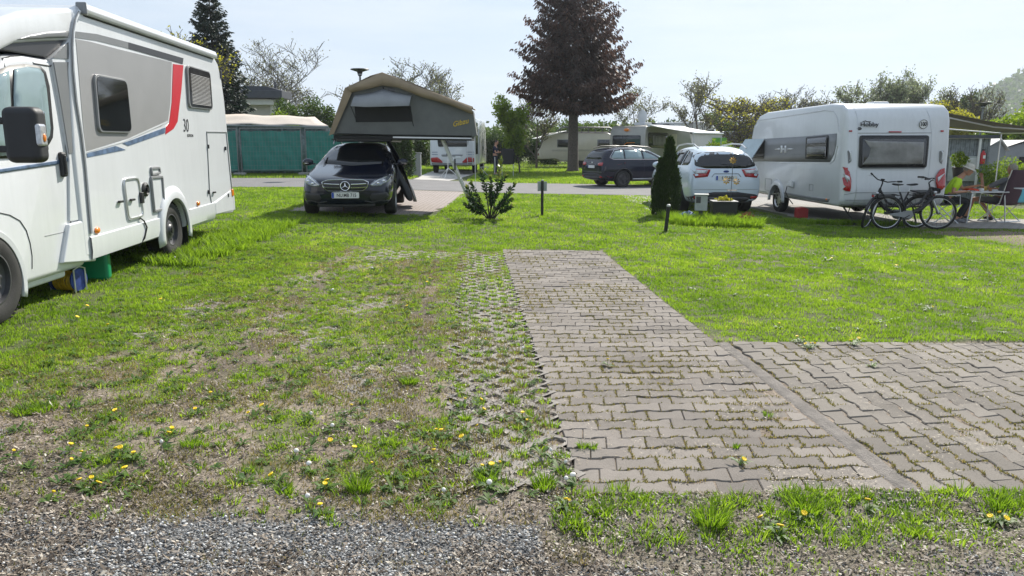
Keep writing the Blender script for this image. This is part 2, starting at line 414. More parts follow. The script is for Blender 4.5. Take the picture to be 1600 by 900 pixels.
# plot frame: s across, v along the pitch
def SV(x, y): return x + .06 * y, y - .06 * x
def XY(s, v): d = 1 + .0036; return (s - .06 * v) / d, (v + .06 * s) / d
def zone(x, y):
    s, v = SV(x, y)
    wob = (fbm(x * 1.3, y * 1.3, 11) - .5) * .7 + (fbm(x * 6, y * 6, 12) - .5) * .25
    bl = np.where(v > 4.6, -3.1 + (v - 4.6) * .2, -3.1 - (4.6 - v) * 1.6)
    inplot = sstep(-.25, .25, s - bl + wob) * sstep(-.25, .2, 11.3 - v + wob * .5) * (s < .54)
    paved = ((s > .54) & (s < 2.24) & (v > 3.32) & (v < 11.6)) | ((s >= 2.1) & (v > 3.32) & (v < 6.12))
    paved = paved & ~((s > 2.12) & (v > 6.12))
    # gravel drive in the foreground
    edge = np.where(s < .3, 3.12, np.where(s < 2.6, 2.62, 2.55)) + (fbm(x * 2.2, y * 2.2, 5) - .5) * .55
    gravel = sstep(-.12, .14, edge - v)
    # grass band in front of the paving
    band = sstep(.2, .5, s + wob * .3) * (v < 3.36) * sstep(-.1, .2, v - 2.78 - wob * .4)
    dirt_left = sstep(0, .5, -s - 1.9 + wob) * sstep(0, .4, 4.75 - v + wob * .7)
    return s, v, inplot, paved, gravel, band, dirt_left
def density(x, y):
    """how much of the ground the grass covers, 0..1"""
    s, v, ip, paved, gravel, band, dl = zone(x, y)
    n1 = fbm(s * 2.1, v * .8, 21); n2 = fbm(x * 5.5, y * 4.5, 22)
    far = sstep(5, 10.5, v)
    patch_ = sstep(.46 - .08 * far, .60 - .06 * far, .5 * n1 + .5 * n2 + .06 * (s < -.9))
    strip = (s > -.1) & (s < .54)
    track = .55 * sstep(.12, .0, np.abs(s + .42)) + .35 * sstep(.25, .0, np.abs(s + 1.75))
    plotd = np.clip(.06 + .56 * patch_ - 1.3 * track * sstep(3.6, 4.6, v), .03, 1)
    plotd = np.where(strip, .02, plotd)
    lawn = 1 - .45 * sstep(.6, .75, fbm(x * 1.1, y * 1.1, 31)) * (v < 12)
    d = lawn * (1 - ip) + plotd * ip
    d = np.where(v < 3.36, d * .25, d)
    d = d * (1 - dl * (.93 - .9 * sstep(.56, .64, fbm(x * 1.7, y * 3, 41))))
    d = np.maximum(d, band * sstep(.36, .6, fbm(x * 3.2, y * 3.2, 51)))
    d = d * (1 - gravel * .985)
    return np.where(paved, 0, d)
# road / drives are excluded too
DRIVE = (-4.6, -1.6, 15.5, 25.2)
def hardstand(x, y):
    road = (y > 25.0) & (y < 31.8)
    s, v = SV(x, y)
    drv = (x > DRIVE[0]) & (x < DRIVE[1]) & (y > DRIVE[2] + .15 * vn(x * 3, y * 3, 3)) & (y < 25.2)
    hob = ((s > 7.6) & (s < 10.7) & (y > 16.1 - (s - 7.6) * .12) & (y < 25.2)) | ((s > 10.6) & (s < 17) & (y > 15.7) & (y < 17.9))
    dirt = (s > 9.2) & (y > 12.2 + .6 * vn(x, y, 8)) & (y < 15.3) & (s > 9.2 + (15 - y) * .35)
    return road, drv, hob, dirt

def gn(x, y):
    x = np.asarray(x, float); y = np.asarray(y, float)
    return sstep(16, 10, y) * (np.abs(x) < 9) * ((fbm(x * 2.2, y * 2.2, 61, 2) - .5) * .035 + (fbm(x * 6.5, y * 6.5, 62, 2) - .5) * .022)
def gs(x, y):
    z = gz(x, y) + gn(x, y); s, v = SV(np.asarray(x, float), np.asarray(y, float))
    pv = ((s > .54) & (s < 2.24) & (v > 3.32) & (v < 11.6)) | ((s >= 2.1) & (v > 3.32) & (v < 6.12))
    return np.where(pv | ((s > -.14) & (s < .56) & (v > 3.4) & (v < 11.6)), gz(x, y), z)
xs = np.unique(np.concatenate([-np.geomspace(4.5, 1600, 46)[::-1], np.arange(-4.45, 4.45, .045), np.geomspace(4.5, 1600, 46)]))
ys = np.unique(np.concatenate([[-60, -20, -8, -3, -1, 0, 1], np.arange(1.6, 7, .035), np.arange(7, 14, .09), np.geomspace(14, 2500, 60)]))
X, Y = np.meshgrid(xs, ys, indexing='ij')
s, v, ip, paved, gravel, band, dl = zone(X, Y)
dens = density(X, Y)
near = sstep(16, 10, Y) * (Y < 16) * (np.abs(X) < 9)
Z = gz(X, Y) + gn(X, Y) * (1 - paved)
Z = Z - .011 * paved - (gn(X, Y) + .012 + .010 * fbm(X * 7, Y * 7, 66)) * ((s > -.14) & (s < .56) & (v > 3.25) & (v < 11.6)) 
Z = Z - np.where((Y > 32) | (np.abs(X) > 60), 0, 0)
road, drv, hob, dirtR = hardstand(X, Y)
n_ = len(xs); m_ = len(ys)
I = np.arange(n_ * m_).reshape(n_, m_)
Q = np.stack([I[:-1, :-1], I[1:, :-1], I[1:, 1:], I[:-1, 1:]], -1).reshape(-1, 4)
soil = np.array([.155, .12, .09]); soil2 = np.array([.27, .225, .18]); green = np.array([.06, .085, .02]); grv = np.array([.15, .15, .15])
k = fbm(X * 2.5, Y * 2.5, 71)[..., None]
C = soil * (1 - k) + soil2 * k
dn = np.clip(dens * 1.1, 0, 1)[..., None] * .85
trk = (.8 * sstep(.22, .05, np.abs(s + .45)) + .7 * sstep(.28, .08, np.abs(s + 1.75)))[..., None] * (np.clip(ip, 0, 1) * (v > 4) * sstep(.3, .55, fbm(X * 2, Y * 1.2, 77)))[..., None]
C = C * (1 - .55 * trk)
C = C * (1 - dn) + green * dn
gg = np.clip(gravel + .35 * (v < 3.4) * fbm(X * 4, Y * 4, 72), 0, 1)[..., None]
C = C * (1 - gg) + grv * gg
C = np.where(dirtR[..., None], np.array([.2, .15, .12]), C)
ground = np_mesh('ground', np.stack([X, Y, Z], -1).reshape(-1, 3), quads=Q, smooth=True)
ca = ground.data.color_attributes.new('base', 'FLOAT_COLOR', 'POINT')
ca.data.foreach_set('color', np.concatenate([C, np.ones((*C.shape[:2], 1))], -1).astype(np.float32).ravel())
gm, n, l, b = new_mat('ground_mat'); b.inputs['Roughness'].default_value = .95; b.inputs['Specular IOR Level'].default_value = .2
a = n.new("ShaderNodeAttribute"); a.attribute_name = 'base'; t = n.new("ShaderNodeTexCoord")
z1 = n.new("ShaderNodeTexNoise"); z1.inputs['Scale'].default_value = 28; z1.inputs['Detail'].default_value = 8; z1.inputs['Roughness'].default_value = .75
vo = n.new("ShaderNodeTexVoronoi"); vo.inputs['Scale'].default_value = 75
mr = n.new("ShaderNodeMapRange"); mr.inputs['From Min'].default_value = .3; mr.inputs['From Max'].default_value = .7; mr.inputs['To Min'].default_value = .55; mr.inputs['To Max'].default_value = 1.5
mx = n.new("ShaderNodeMix"); mx.data_type = 'RGBA'; mx.blend_type = 'MULTIPLY'; mx.inputs['Factor'].default_value = 1
mx2 = n.new("ShaderNodeMix"); mx2.data_type = 'RGBA'; mx2.blend_type = 'OVERLAY'; mx2.inputs['Factor'].default_value = .35
bw = n.new("ShaderNodeRGBToBW")
l.new(t.outputs['Object'], z1.inputs['Vector']); l.new(t.outputs['Object'], vo.inputs['Vector']); l.new(z1.outputs['Fac'], mr.inputs['Value'])
l.new(a.outputs['Color'], mx.inputs['A']); l.new(mr.outputs[0], mx.inputs['B']); l.new(vo.outputs['Color'], bw.inputs[0])
l.new(mx.outputs['Result'], mx2.inputs['A']); l.new(bw.outputs[0], mx2.inputs['B']); l.new(mx2.outputs['Result'], b.inputs['Base Color'])
bp = n.new("ShaderNodeBump"); bp.inputs['Strength'].default_value = .8; bp.inputs['Distance'].default_value = .012
l.new(z1.outputs['Fac'], bp.inputs['Height']); l.new(bp.outputs[0], b.inputs['Normal'])
ground.data.materials.append(gm); tag(ground, 'grassy camp ground with bare earthy pitch', 'ground', kind='structure')

def sheet(name, corners, mat, dz, nx=12, ny=12, kind='structure', ragged=0):
    """ground-hugging sheet between four corners (x,y)"""
    c = [np.array(p, float) for p in corners]; P = []
    for i in range(nx + 1):
        r = []
        for j in range(ny + 1):
            u, w = i / nx, j / ny; p = c[0] * (1 - u) * (1 - w) + c[1] * u * (1 - w) + c[2] * u * w + c[3] * (1 - u) * w
            if ragged and (i in (0, nx) or j in (0, ny)): p = p + (np.array([vn(p[0] * 2.3, p[1] * 2.3, 5), vn(p[0] * 2.3, p[1] * 2.3, 6)]) - .5) * ragged
            r.append((p[0], p[1], float(gz(p[0], p[1])) + dz))
        P.append(r)
    mb = MB(); mb.grid(P); o = mb.build(name, mat)
    if kind: o['kind'] = kind
    return o
road_o = sheet('road', [(-90, 25.05), (90, 25.5), (90, 32), (-90, 31.8)], 'asphalt', .008, 90, 6)
tag(road_o, 'grey asphalt lane crossing behind the parked cars', 'road')
# brick material for the drive
m, n, l, b = new_mat('brick_drive'); b.inputs['Roughness'].default_value = .9
t = n.new("ShaderNodeTexCoord"); bt = n.new("ShaderNodeTexBrick"); bt.inputs['Scale'].default_value = 1
bt.inputs['Brick Width'].default_value = .22; bt.inputs['Row Height'].default_value = .13; bt.inputs['Mortar Size'].default_value = .009
bt.inputs['Color1'].default_value = (.30, .255, .235, 1); bt.inputs['Color2'].default_value = (.27, .225, .205, 1); bt.inputs['Mortar'].default_value = (.1, .085, .05, 1)
l.new(t.outputs['Object'], bt.inputs['Vector']); l.new(bt.outputs['Color'], b.inputs['Base Color'])
m, n, l, b = new_mat('brick_grey'); b.inputs['Roughness'].default_value = .9
t = n.new("ShaderNodeTexCoord"); bt = n.new("ShaderNodeTexBrick"); bt.inputs['Scale'].default_value = 1
bt.inputs['Brick Width'].default_value = .22; bt.inputs['Row Height'].default_value = .14; bt.inputs['Mortar Size'].default_value = .009
bt.inputs['Color1'].default_value = (.29, .27, .25, 1); bt.inputs['Color2'].default_value = (.23, .22, .205, 1); bt.inputs['Mortar'].default_value = (.09, .08, .06, 1)
l.new(t.outputs['Object'], bt.inputs['Vector']); l.new(bt.outputs['Color'], b.inputs['Base Color'])
tag(sheet('driveway', [(-4.7, 15.6), (-1.75, 15.4), (-1.45, 25.1), (-4.8, 25.1)], 'brick_drive', .006, 14, 30, ragged=.35), 'reddish paved stand under the dark estate car', 'driveway')
hx = [XY(7.9, 16.1), XY(10.7, 15.5), XY(10.7, 25), XY(7.9, 25)]
tag(sheet('terrace', [XY(10.7, 15.3), XY(17, 14.8), XY(17, 17.0), XY(10.7, 17.3)], 'brick_grey', .006, 16, 8, ragged=.25), 'grey paved strip under the camp table and chairs', 'terrace')
tag(sheet('caravan_pitch', hx, 'brick_grey', .006, 12, 24, ragged=.3), 'grey paved pitch under the caravan and bicycles', 'pitch')
tag(sheet('kuga_drive'.replace('kuga', 'parking'), [(3.6, 17.4), (6.3, 17.4), (6.3, 25.2), (3.6, 25.2)], 'brick_grey', .005, 8, 12, ragged=.3), 'grey paved stand under the white car', 'parking')
tag(sheet('far_path', [(-4.2, 32), (-2.6, 32), (-1.6, 44), (-4.4, 44)], 'slab', .008, 4, 6, ragged=.3), 'pale slab path beyond the lane', 'path')
tag(sheet('far_terrace', [(-1.9, 36.6), (1.6, 36.8), (1.6, 37.9), (-1.9, 37.7)], 'slab', .009, 6, 3, ragged=.2), 'narrow pale terrace on the far lawn', 'path')

# ---- pavers: every stone modelled, wavy-edged
def wave(t):
    t = t % 1.0
    pts = [(0, -1), (.18, -1), (.32, 1), (.68, 1), (.82, -1), (1, -1)]
    for (a, p), (c, q) in zip(pts[:-1], pts[1:]):
        if a <= t <= c: return p + (q - p) * (t - a) / (c - a)
def pavers(name, s0, s1, v0, v1, along, mat, label, seed, L=.225, D=.14, amp=.0105):
    """rows of interlocking stones; along='s' rows run across the pitch"""
    r = random.Random(seed); mb = MB(); gap = .0022
    (a0, a1), (b0, b1) = ((s0, s1), (v0, v1)) if along == 's' else ((v0, v1), (s0, s1))
    row = 0; bb = b0
    while bb < b1 - .02:
        a = a0 - (row % 2) * L / 2
        ph = (row % 2) * .5
        while a < a1:
            lo, hi = max(a, a0), min(a + L, a1)
            if hi - lo > .03:
                N = 11; low = []; up = []
                for k in range(N):
                    q = lo + gap + (hi - lo - 2 * gap) * k / (N - 1)
                    skew = (.012 if lo == a else 0) * (1 - k / (N - 1)) + (.012 if hi == a + L else 0) * (k / (N - 1))
                    low.append((q - skew, bb + gap + amp * wave((q - a0) / L + ph)))
                    up.append((q + skew, bb + D - gap + amp * wave((q - a0) / L + ph + .5)))
                ring = low + up[::-1]
                if bb + D > b1: ring = [(x, min(y, b1)) for x, y in ring]
                cx = sum(p[0] for p in ring) / len(ring); cy = sum(p[1] for p in ring) / len(ring)
                h = r.uniform(-.0045, .0035); tx = r.uniform(-.02, .02); ty = r.uniform(-.03, .03)
                vv = []
                for kk, (inset, dz) in enumerate(((0, -.035), (0, -.006), (.0055, 0))):
                    for (x, y) in ring:
                        dx, dy = cx - x, cy - y; dd = math.hypot(dx, dy)
                        px, py = x + (dx / dd if abs(dx) > .0 else 0) * inset, y + math.copysign(inset, dy)
                        S, V_ = (px, py) if along == 's' else (py, px)
                        wx, wy = XY(S, V_)
                        sett = .02 * (float(fbm(wx * 1.1, wy * 1.1, 91, 2)) - .5)
                        vv.append((wx, wy, float(gz(wx, wy)) + dz + h + tx * (px - cx) + ty * (py - cy) + sett))
                n = len(ring); fs = [tuple(range(2 * n, 3 * n))]
                for k2 in (0, 1): fs += [(k2 * n + i, k2 * n + (i + 1) % n, (k2 + 1) * n + (i + 1) % n, (k2 + 1) * n + i) for i in range(n)]
                mb.add(vv, fs)
            a += L
        bb += D; row += 1
    me = bpy.data.meshes.new(name); me.from_pydata(mb.v, [], mb.f)
    bm = bmesh.new(); bm.from_mesh(me); bmesh.ops.recalc_face_normals(bm, faces=bm.faces)
    # per-stone tone
    bm.to_mesh(me); bm.free()
    o = bpy.data.objects.new(name, me); COL.objects.link(o)
    cnt = len(me.vertices); tint = np.zeros(cnt)
    # stones have 3*ring verts: tone by vertex run
    rr = np.random.default_rng(seed); co = np.zeros(cnt * 3); me.vertices.foreach_get('co', co); co = co.reshape(-1, 3)
    ss, vv_ = SV(co[:, 0], co[:, 1])
    stone = np.repeat(rr.random(cnt // 22 + 2), 22)[:cnt]
    n3 = 66
    stone = np.repeat(rr.random(cnt // n3 + 2), n3)[:cnt]
    at_ = me.attributes.new('tint', 'FLOAT', 'POINT'); at_.data.foreach_set('value', stone.astype(np.float32))
    me.materials.append(M(mat)); tag(o, label, 'paving', kind='structure'); return o
for nm, c_lo, c_hi in (('stone_warm', (.108, .094, .082), (.262, .232, .205)), ('stone_grey', (.106, .093, .08), (.258, .231, .2))):
    m, n, l, b = new_mat(nm); b.inputs['Roughness'].default_value = .9; b.inputs['Specular IOR Level'].default_value = .3
    a = n.new("ShaderNodeAttribute"); a.attribute_name = 'tint'; t = n.new("ShaderNodeTexCoord")
    z1 = n.new("ShaderNodeTexNoise"); z1.inputs['Scale'].default_value = 1.4; z1.inputs['Detail'].default_value = 9; z1.inputs['Roughness'].default_value = .72
    z2 = n.new("ShaderNodeTexNoise"); z2.inputs['Scale'].default_value = 160; z2.inputs['Detail'].default_value = 3
    r = n.new("ShaderNodeValToRGB"); r.color_ramp.elements[0].color = (*c_lo, 1); r.color_ramp.elements[1].color = (*c_hi, 1)
    r.color_ramp.elements[0].position = .36; r.color_ramp.elements[1].position = .86
    mm = n.new("ShaderNodeMath"); mm.operation = 'MULTIPLY_ADD'; mm.inputs[1].default_value = .24
    m2 = n.new("ShaderNodeMath"); m2.operation = 'MULTIPLY_ADD'; m2.inputs[1].default_value = .45
    m3 = n.new("ShaderNodeMath"); m3.operation = 'MULTIPLY'; m3.inputs[1].default_value = .55
    for z in (z1, z2): l.new(t.outputs['Object'], z.inputs['Vector'])
    l.new(z1.outputs['Fac'], m3.inputs[0]); l.new(z2.outputs['Fac'], m2.inputs[0]); l.new(m3.outputs[0], m2.inputs[2])
    l.new(a.outputs['Fac'], mm.inputs[0]); l.new(m2.outputs[0], mm.inputs[2])
    l.new(mm.outputs[0], r.inputs[0]); l.new(r.outputs[0], b.inputs['Base Color'])
    bp = n.new("ShaderNodeBump"); bp.inputs['Strength'].default_value = .6; bp.inputs['Distance'].default_value = .006
    l.new(z2.outputs['Fac'], bp.inputs['Height']); l.new(bp.outputs[0], b.inputs['Normal'])
pavers('paving_strip', .545, 2.115, 3.32, 11.6, 's', 'stone_warm', 'long strip of wavy interlocking pavers beside the earthy pitch', 3)
pavers('paving_side', 2.25, 8.2, 3.32, 6.12, 'v', 'stone_grey', 'grey wavy pavers turned crosswise at the right', 4)
mb = MB(); P = []
for i in range(61):
    vq = 3.3 + 2.85 * i / 60; row = []
    for j in range(7):
        sq = 2.119 + .127 * j / 6; x, y = XY(sq, vq); row.append((x, y, float(gz(x, y)) - .003 + .010 * (float(vn(x * 40, y * 40, 4)) - .5) - (.012 if j in (0, 6) else 0)))
    P.append(row)
mb.grid(P); tag(mb.build('concrete_joint', 'kerb_strip'), 'rough dark concrete strip between the two pavings', 'kerb', kind='structure')
# ---- grass-cell pavers: concrete lattice with diamond holes
mb = MB(); a_ = .107; cells = []
def cellz(x, y, d): return float(gz(x, y)) + d + (float(gn(x, y)) if SV(x, y)[0] < -.1 else 0)
for (sa, sb, va, vb, prob) in ((-.1, .545, 3.45, 11.5, 1.0), (-3.0, -.1, 3.9, 11.2, .45)):
    nI = int((sb - sa) / a_)
    for i in range(nI):
        for j in range(int((vb - va) / (2 * a_))):
            sc = sa + a_ * (i + .5); vc = va + 2 * a_ * j + (i % 2) * a_
            if prob < 1:
                if False: continue
            dz = .004 - .006 * float(vn(sc * 2.4, vc * 2.4, 29)) if prob == 1 else .024 * (float(fbm(sc * 1.5, vc * .8, 19, 2)) - .63) + .006 * (float(vn(sc * 9, vc * 9, 23)) - .5)
            outer = [(sc - a_, vc), (sc, vc - a_), (sc + a_, vc), (sc, vc + a_)]
            q = .66; inner = [(sc + (p[0] - sc) * q, vc + (p[1] - vc) * q) for p in outer]
            inner = rpoly(inner, .03, 2); m = len(inner) // 4
            oo = []
            for p, w in zip(outer, range(4)):
                for k in range(m): oo.append(p)
            vv = []
            for p in oo: x, y = XY(*p); vv.append((x, y, cellz(x, y, dz)))
            for p in inner: x, y = XY(*p); vv.append((x, y, cellz(x, y, dz - .001)))
            for p in inner: x, y = XY(*p); vv.append((x, y, cellz(x, y, dz - .035)))
            N = len(inner)
            mb.add(vv, [(k, (k + 1) % N, N + (k + 1) % N, N + k) for k in range(N)] + [(N + k, N + (k + 1) % N, 2 * N + (k + 1) % N, 2 * N + k) for k in range(N)])
            cells.append((sc, vc, prob))
tag(mb.build('grass_pavers', 'cell_paver', smooth=0), 'concrete lattice pavers with weeds in their cells', 'paving', kind='structure')

# ---- blades
def blades(name, x, y, h, w, mat, tint, label, lean=.5, dirv=None, zoff=0, kind='stuff', cat='grass', obj=True):
    N = len(x); a = rng.random(N) * 2 * np.pi; z = gs(x, y) + zoff
    wx, wy = np.cos(a) * w / 2, np.sin(a) * w / 2
    if dirv is None: la = rng.random(N) * 2 * np.pi; lm = rng.random(N) * lean * h; lx, ly = np.cos(la) * lm, np.sin(la) * lm
    else: lx, ly = dirv
    V = np.zeros((N, 5, 3)); 
    V[:, 0] = np.stack([x - wx, y - wy, z - .004], -1); V[:, 1] = np.stack([x + wx, y + wy, z - .004], -1)
    mx_, my_, mz_ = x + lx * .35, y + ly * .35, z + h * .6
    V[:, 2] = np.stack([mx_ + wx * .8, my_ + wy * .8, mz_], -1); V[:, 3] = np.stack([mx_ - wx * .8, my_ - wy * .8, mz_], -1)
    V[:, 4] = np.stack([x + lx, y + ly, z + h], -1)
    b = np.arange(N)[:, None] * 5
    o = np_mesh(name, V.reshape(-1, 3), quads=b + np.array([0, 1, 2, 3]), tris=b + np.array([3, 2, 4]), tint=np.repeat(tint, 5), mat=mat)
    tag(o, label, cat, kind=kind); return o
def sample_lawn(ya, yb, rho, half=.85):
    N = int(rho * half * (yb ** 2 - ya ** 2)); u = rng.random(N); y = np.sqrt(ya ** 2 + u * (yb ** 2 - ya ** 2)); x = (rng.random(N) * 2 - 1) * half * y
    return x, y
gx, gy, gh, gw = [], [], [], []
for ya, yb, rho in ((2.4, 4, 7500), (4, 6, 7000), (6, 8.5, 4800), (8.5, 12, 3100), (12, 16, 1700), (16, 21, 1000), (21, 25.2, 650)):
    x, y = sample_lawn(ya, yb, rho); d = density(x, y)
    rd, dv, hb, dt = hardstand(x, y)
    clump = .05 + 1.5 * sstep(.3, .7, fbm(x * 9, y * 9, 81))
    keep = (rng.random(len(x)) < d * clump * 1.25) & ~rd & ~dv & ~hb & ~(dt & (rng.random(len(x)) < .9)) & (x < 14)
    x, y = x[keep], y[keep]
    sc = max(1, ((ya + yb) / 2 / 5.5)) ** .75
    ht = (.018 + .034 * fbm(x * 4, y * 4, 82)) * (.6 + .8 * rng.random(len(x))) * (.8 + .3 * (sc - 1))
    gx.append(x); gy.append(y); s9, v9, ip9 = zone(x, y)[:3]; gh.append(ht * .84 * (1 - .55 * ip9) * (1 - .3 * (v9 < 3.4))); gw.append(np.full(len(x), .0052 * sc))
x, y, h, w = map(np.concatenate, (gx, gy, gh, gw))
s_, v_ = SV(x, y)
dryness = sstep(.5, .7, fbm(x * 1.7, y * 1.7, 83)) * .5 + 1.6 * zone(x, y)[2]
tint = np.clip(1.1 * (fbm(x * 2.3, y * 2.3, 84) - .3) + .3 * (fbm(x * 12, y * 12, 86) - .5) + .4 * rng.random(len(x)) + .22 * dryness * rng.random(len(x)), 0, .97)
blades('lawn_grass', x, y, h, w, 'grass', tint, 'short spring lawn grass around the pitches', .9)
# far lawn: longer strokes beyond the lane
fx, fy = [], []
for ya, yb, rho in ((31.9, 38, 220), (38, 50, 120), (50, 70, 50)):
    x, y = sample_lawn(ya, yb, rho, .75); fx.append(x); fy.append(y)
x, y = np.concatenate(fx), np.concatenate(fy)
keep = ~((x > -4.3) & (x < -1.9) & (y < 44)); x, y = x[keep], y[keep]
blades('far_grass', x, y, .06 + .05 * rng.random(len(x)), .022 + .0 * x, 'grass', np.clip(.2 + .7 * rng.random(len(x)), 0, 1), 'lawn grass beyond the asphalt lane', 1.0)
# tufts
tx, ty, th, tw, tlx, tly, tt = ([] for _ in range(7))
def tuft(cx, cy, R, n, h, w=.0055, tone=.4):
    a = rng.random(n) * 2 * np.pi; r = R * np.sqrt(rng.random(n)) * .55
    hh = h * (.45 + .65 * rng.random(n)); lm = hh * (.25 + .9 * rng.random(n))
    tx.append(cx + r * np.cos(a)); ty.append(cy + r * np.sin(a)); th.append(hh); tw.append(np.full(n, w)); tlx.append(np.cos(a) * lm); tly.append(np.sin(a) * lm)
    tt.append(np.clip(tone + .45 * (rng.random(n) - .5), 0, 1))
for sc, vc, pr in cells:
    if pr == 1 and rng.random() > .84: continue
    if pr < 1 and rng.random() > .30 + .35 * float(density(*XY(sc, vc))): continue
    x, y = XY(sc + rng.normal() * .01, vc + rng.normal() * .01)
    tuft(x, y, .072, int(18 + 22 * rng.random()), .02 + .032 * rng.random() ** 1.5, tone=.25 + .5 * rng.random())
N = 6200; s0 = -3.4 + 3.9 * rng.random(N); v0 = 3.05 + 8.2 * rng.random(N) ** 1.25
x, y = XY(s0, v0); d = density(x, y); kp = rng.random(N) < .17 + .8 * d
for cx, cy in zip(x[kp], y[kp]): tuft(cx, cy, .035 + .05 * rng.random() ** 2, int(10 + 24 * rng.random()), .014 + .03 * rng.random() ** 1.5, tone=.2 + .6 * rng.random())
N = 420; x = .2 + 4.4 * rng.random(N); y = 2.55 + .85 * rng.random(N); kp = zone(x, y)[5] > .3
for cx, cy in zip(x[kp], y[kp]): tuft(cx, cy, .09, 34, .022 + .04 * rng.random(), tone=.2 + .5 * rng.random())
for px, py, R, n, h in ((165, 650, .1, 60, .05), (560, 765, .09, 190, .085), (445, 770, .06, 80, .05), (640, 600, .1, 200, .05), (560, 300 + 260, .1, 100, .04), (300, 700, .1, 120, .05), (70, 640, .13, 160, .05), (40, 645, .13, 200, .05), (1110, 820, .12, 200, .1),
        (1260, 800, .12, 150, .08), (1200, 650, .05, 40, .04), (910, 700, .05, 60, .04), (1090, 360, .1, 50, .06), (925, 700, .05, 50, .03), (1150, 700, .03, 30, .03), (1560, 790, .1, 120, .07), (760, 750, .1, 120, .06), (850, 760, .1, 150, .06)):
    x, y = gp(px, py); tuft(x, y, R, n, h, tone=.3)
X1, Y1, H1, W1 = map(np.concatenate, (tx, ty, th, tw))
blades('weed_tufts', X1, Y1, H1, W1, 'grass', np.concatenate(tt) * .95, 'small tufts of grass scattered over the bare pitch', dirv=(np.concatenate(tlx), np.concatenate(tly)))
# dry yellowish grass
N = 120000; s0 = -3.3 + 3.8 * rng.random(N); v0 = 2.7 + 8.6 * rng.random(N) ** 1.4; x, y = XY(s0, v0)
kp = (rng.random(N) < (.15 + .75 * sstep(.42, .58, fbm(x * 2.6, y * 2.6, 85))) * (1 - .93 * zone(x, y)[4])); x, y = x[kp], y[kp]
blades('dry_grass', x, y, .012 + .02 * rng.random(len(x)), .005 + 0 * x, 'grass_dry', rng.random(len(x)), 'thin dry yellowish grass over the bare pitch', 1.6)
# joints of the pavers: moss and crumbs
jx, jy = [], []
r_ = np.random.default_rng(5)
for _ in range(60000):
    if r_.random() < .5:
        row = r_.integers(0, 59); vv = 3.32 + .14 * row; ss = .55 + 1.56 * r_.random(); k = (row % 2) * .5
        if r_.random() < .3: ss = .545 - (row % 2) * .1125 + .225 * r_.integers(1, 7); vv += .14 * r_.random()
        else: vv += .0105 * wave((ss - .545) / .225 + k)
        if vn(ss * 3, vv * 3, 6) < .42: continue
    else:
        row = r_.integers(0, 40); ss = 2.25 + .14 * row; vv = 3.33 + 2.78 * r_.random(); k = (row % 2) * .5
        if r_.random() < .3: vv = 3.32 - (row % 2) * .1125 + .225 * r_.integers(1, 12); ss += .14 * r_.random()
        else: ss += .0105 * wave((vv - 3.32) / .225 + k)
        if vn(ss * 3, vv * 3, 6) < .38: continue
    if ss < 8 and vv < 11.6: jx.append(ss + r_.normal() * .006); jy.append(vv + r_.normal() * .006)
x, y = XY(np.array(jx), np.array(jy))
blades('joint_moss', x, y, .005 + .011 * rng.random(len(x)) ** 2, .0065 + 0 * x, 'grass_dry', rng.random(len(x)), 'moss and dry stalks in the joints of the pavers', 1.6, zoff=-.002, cat='moss')
# flat flakes
def flakes(name, x, y, L, wd, mat, tint, label, cat, tilt=.35, zoff=.004):
    N = len(x); a = rng.random(N) * 2 * np.pi; z = gs(x, y) + zoff; t1 = rng.normal(size=N) * tilt; t2 = rng.normal(size=N) * tilt
    ux, uy, uz = np.cos(a) * L / 2, np.sin(a) * L / 2, t1 * L / 2; wx, wy, wz = -np.sin(a) * wd / 2, np.cos(a) * wd / 2, t2 * wd / 2
    z = z + np.abs(uz) + np.abs(wz) * .6
    c = np.stack([x, y, z], -1); u = np.stack([ux, uy, uz], -1); w = np.stack([wx, wy, wz], -1)
    V = np.stack([c - u, c - .1 * u - w, c + u, c + .2 * u + w], 1)
    o = np_mesh(name, V.reshape(-1, 3), quads=np.arange(N)[:, None] * 4 + np.arange(4), tint=np.repeat(tint, 4), mat=mat)
    return tag(o, label, cat, kind='stuff')
N = 190000; y = 2.45 + 6.5 * rng.random(N) ** 2.1; x = (rng.random(N) * 2 - 1.05) * (.8 * y)
s_, v_, ip, pv, gr, bd, dl = zone(x, y); d = density(x, y)
kp = (rng.random(N) < np.clip(ip * (1 - d) + dl + gr * .12 + bd * .3 + (v_ < 3.5) * .35, .02, 1) * (.2 + .8 * sstep(.4, .58, fbm(x * 2, y * 2, 87)))) & ~pv
x, y = x[kp], y[kp]
flakes('leaf_litter', x, y, .009 + .03 * rng.random(len(x)) ** 2.2, .004 + .009 * rng.random(len(x)), 'litter', rng.random(len(x)) ** 1.3, 'brown and pale chips of dead leaves on bare soil', 'leaf litter', zoff=.006)
N = 16000; s0 = .56 + 5.5 * rng.random(N); v0 = 3.3 + 5 * rng.random(N) ** 1.6; kp = (v0 < 6.1) | (s0 < 2.1); x, y = XY(s0[kp], v0[kp])
kp = fbm(x * 2, y * 2, 88) > .44; x, y = x[kp], y[kp]
flakes('straw_bits', x, y, .008 + .02 * rng.random(len(x)), .0025 + .003 * rng.random(len(x)), 'straw', rng.random(len(x)), 'straw coloured bits blown over the pavers', 'straw', .1, .009)
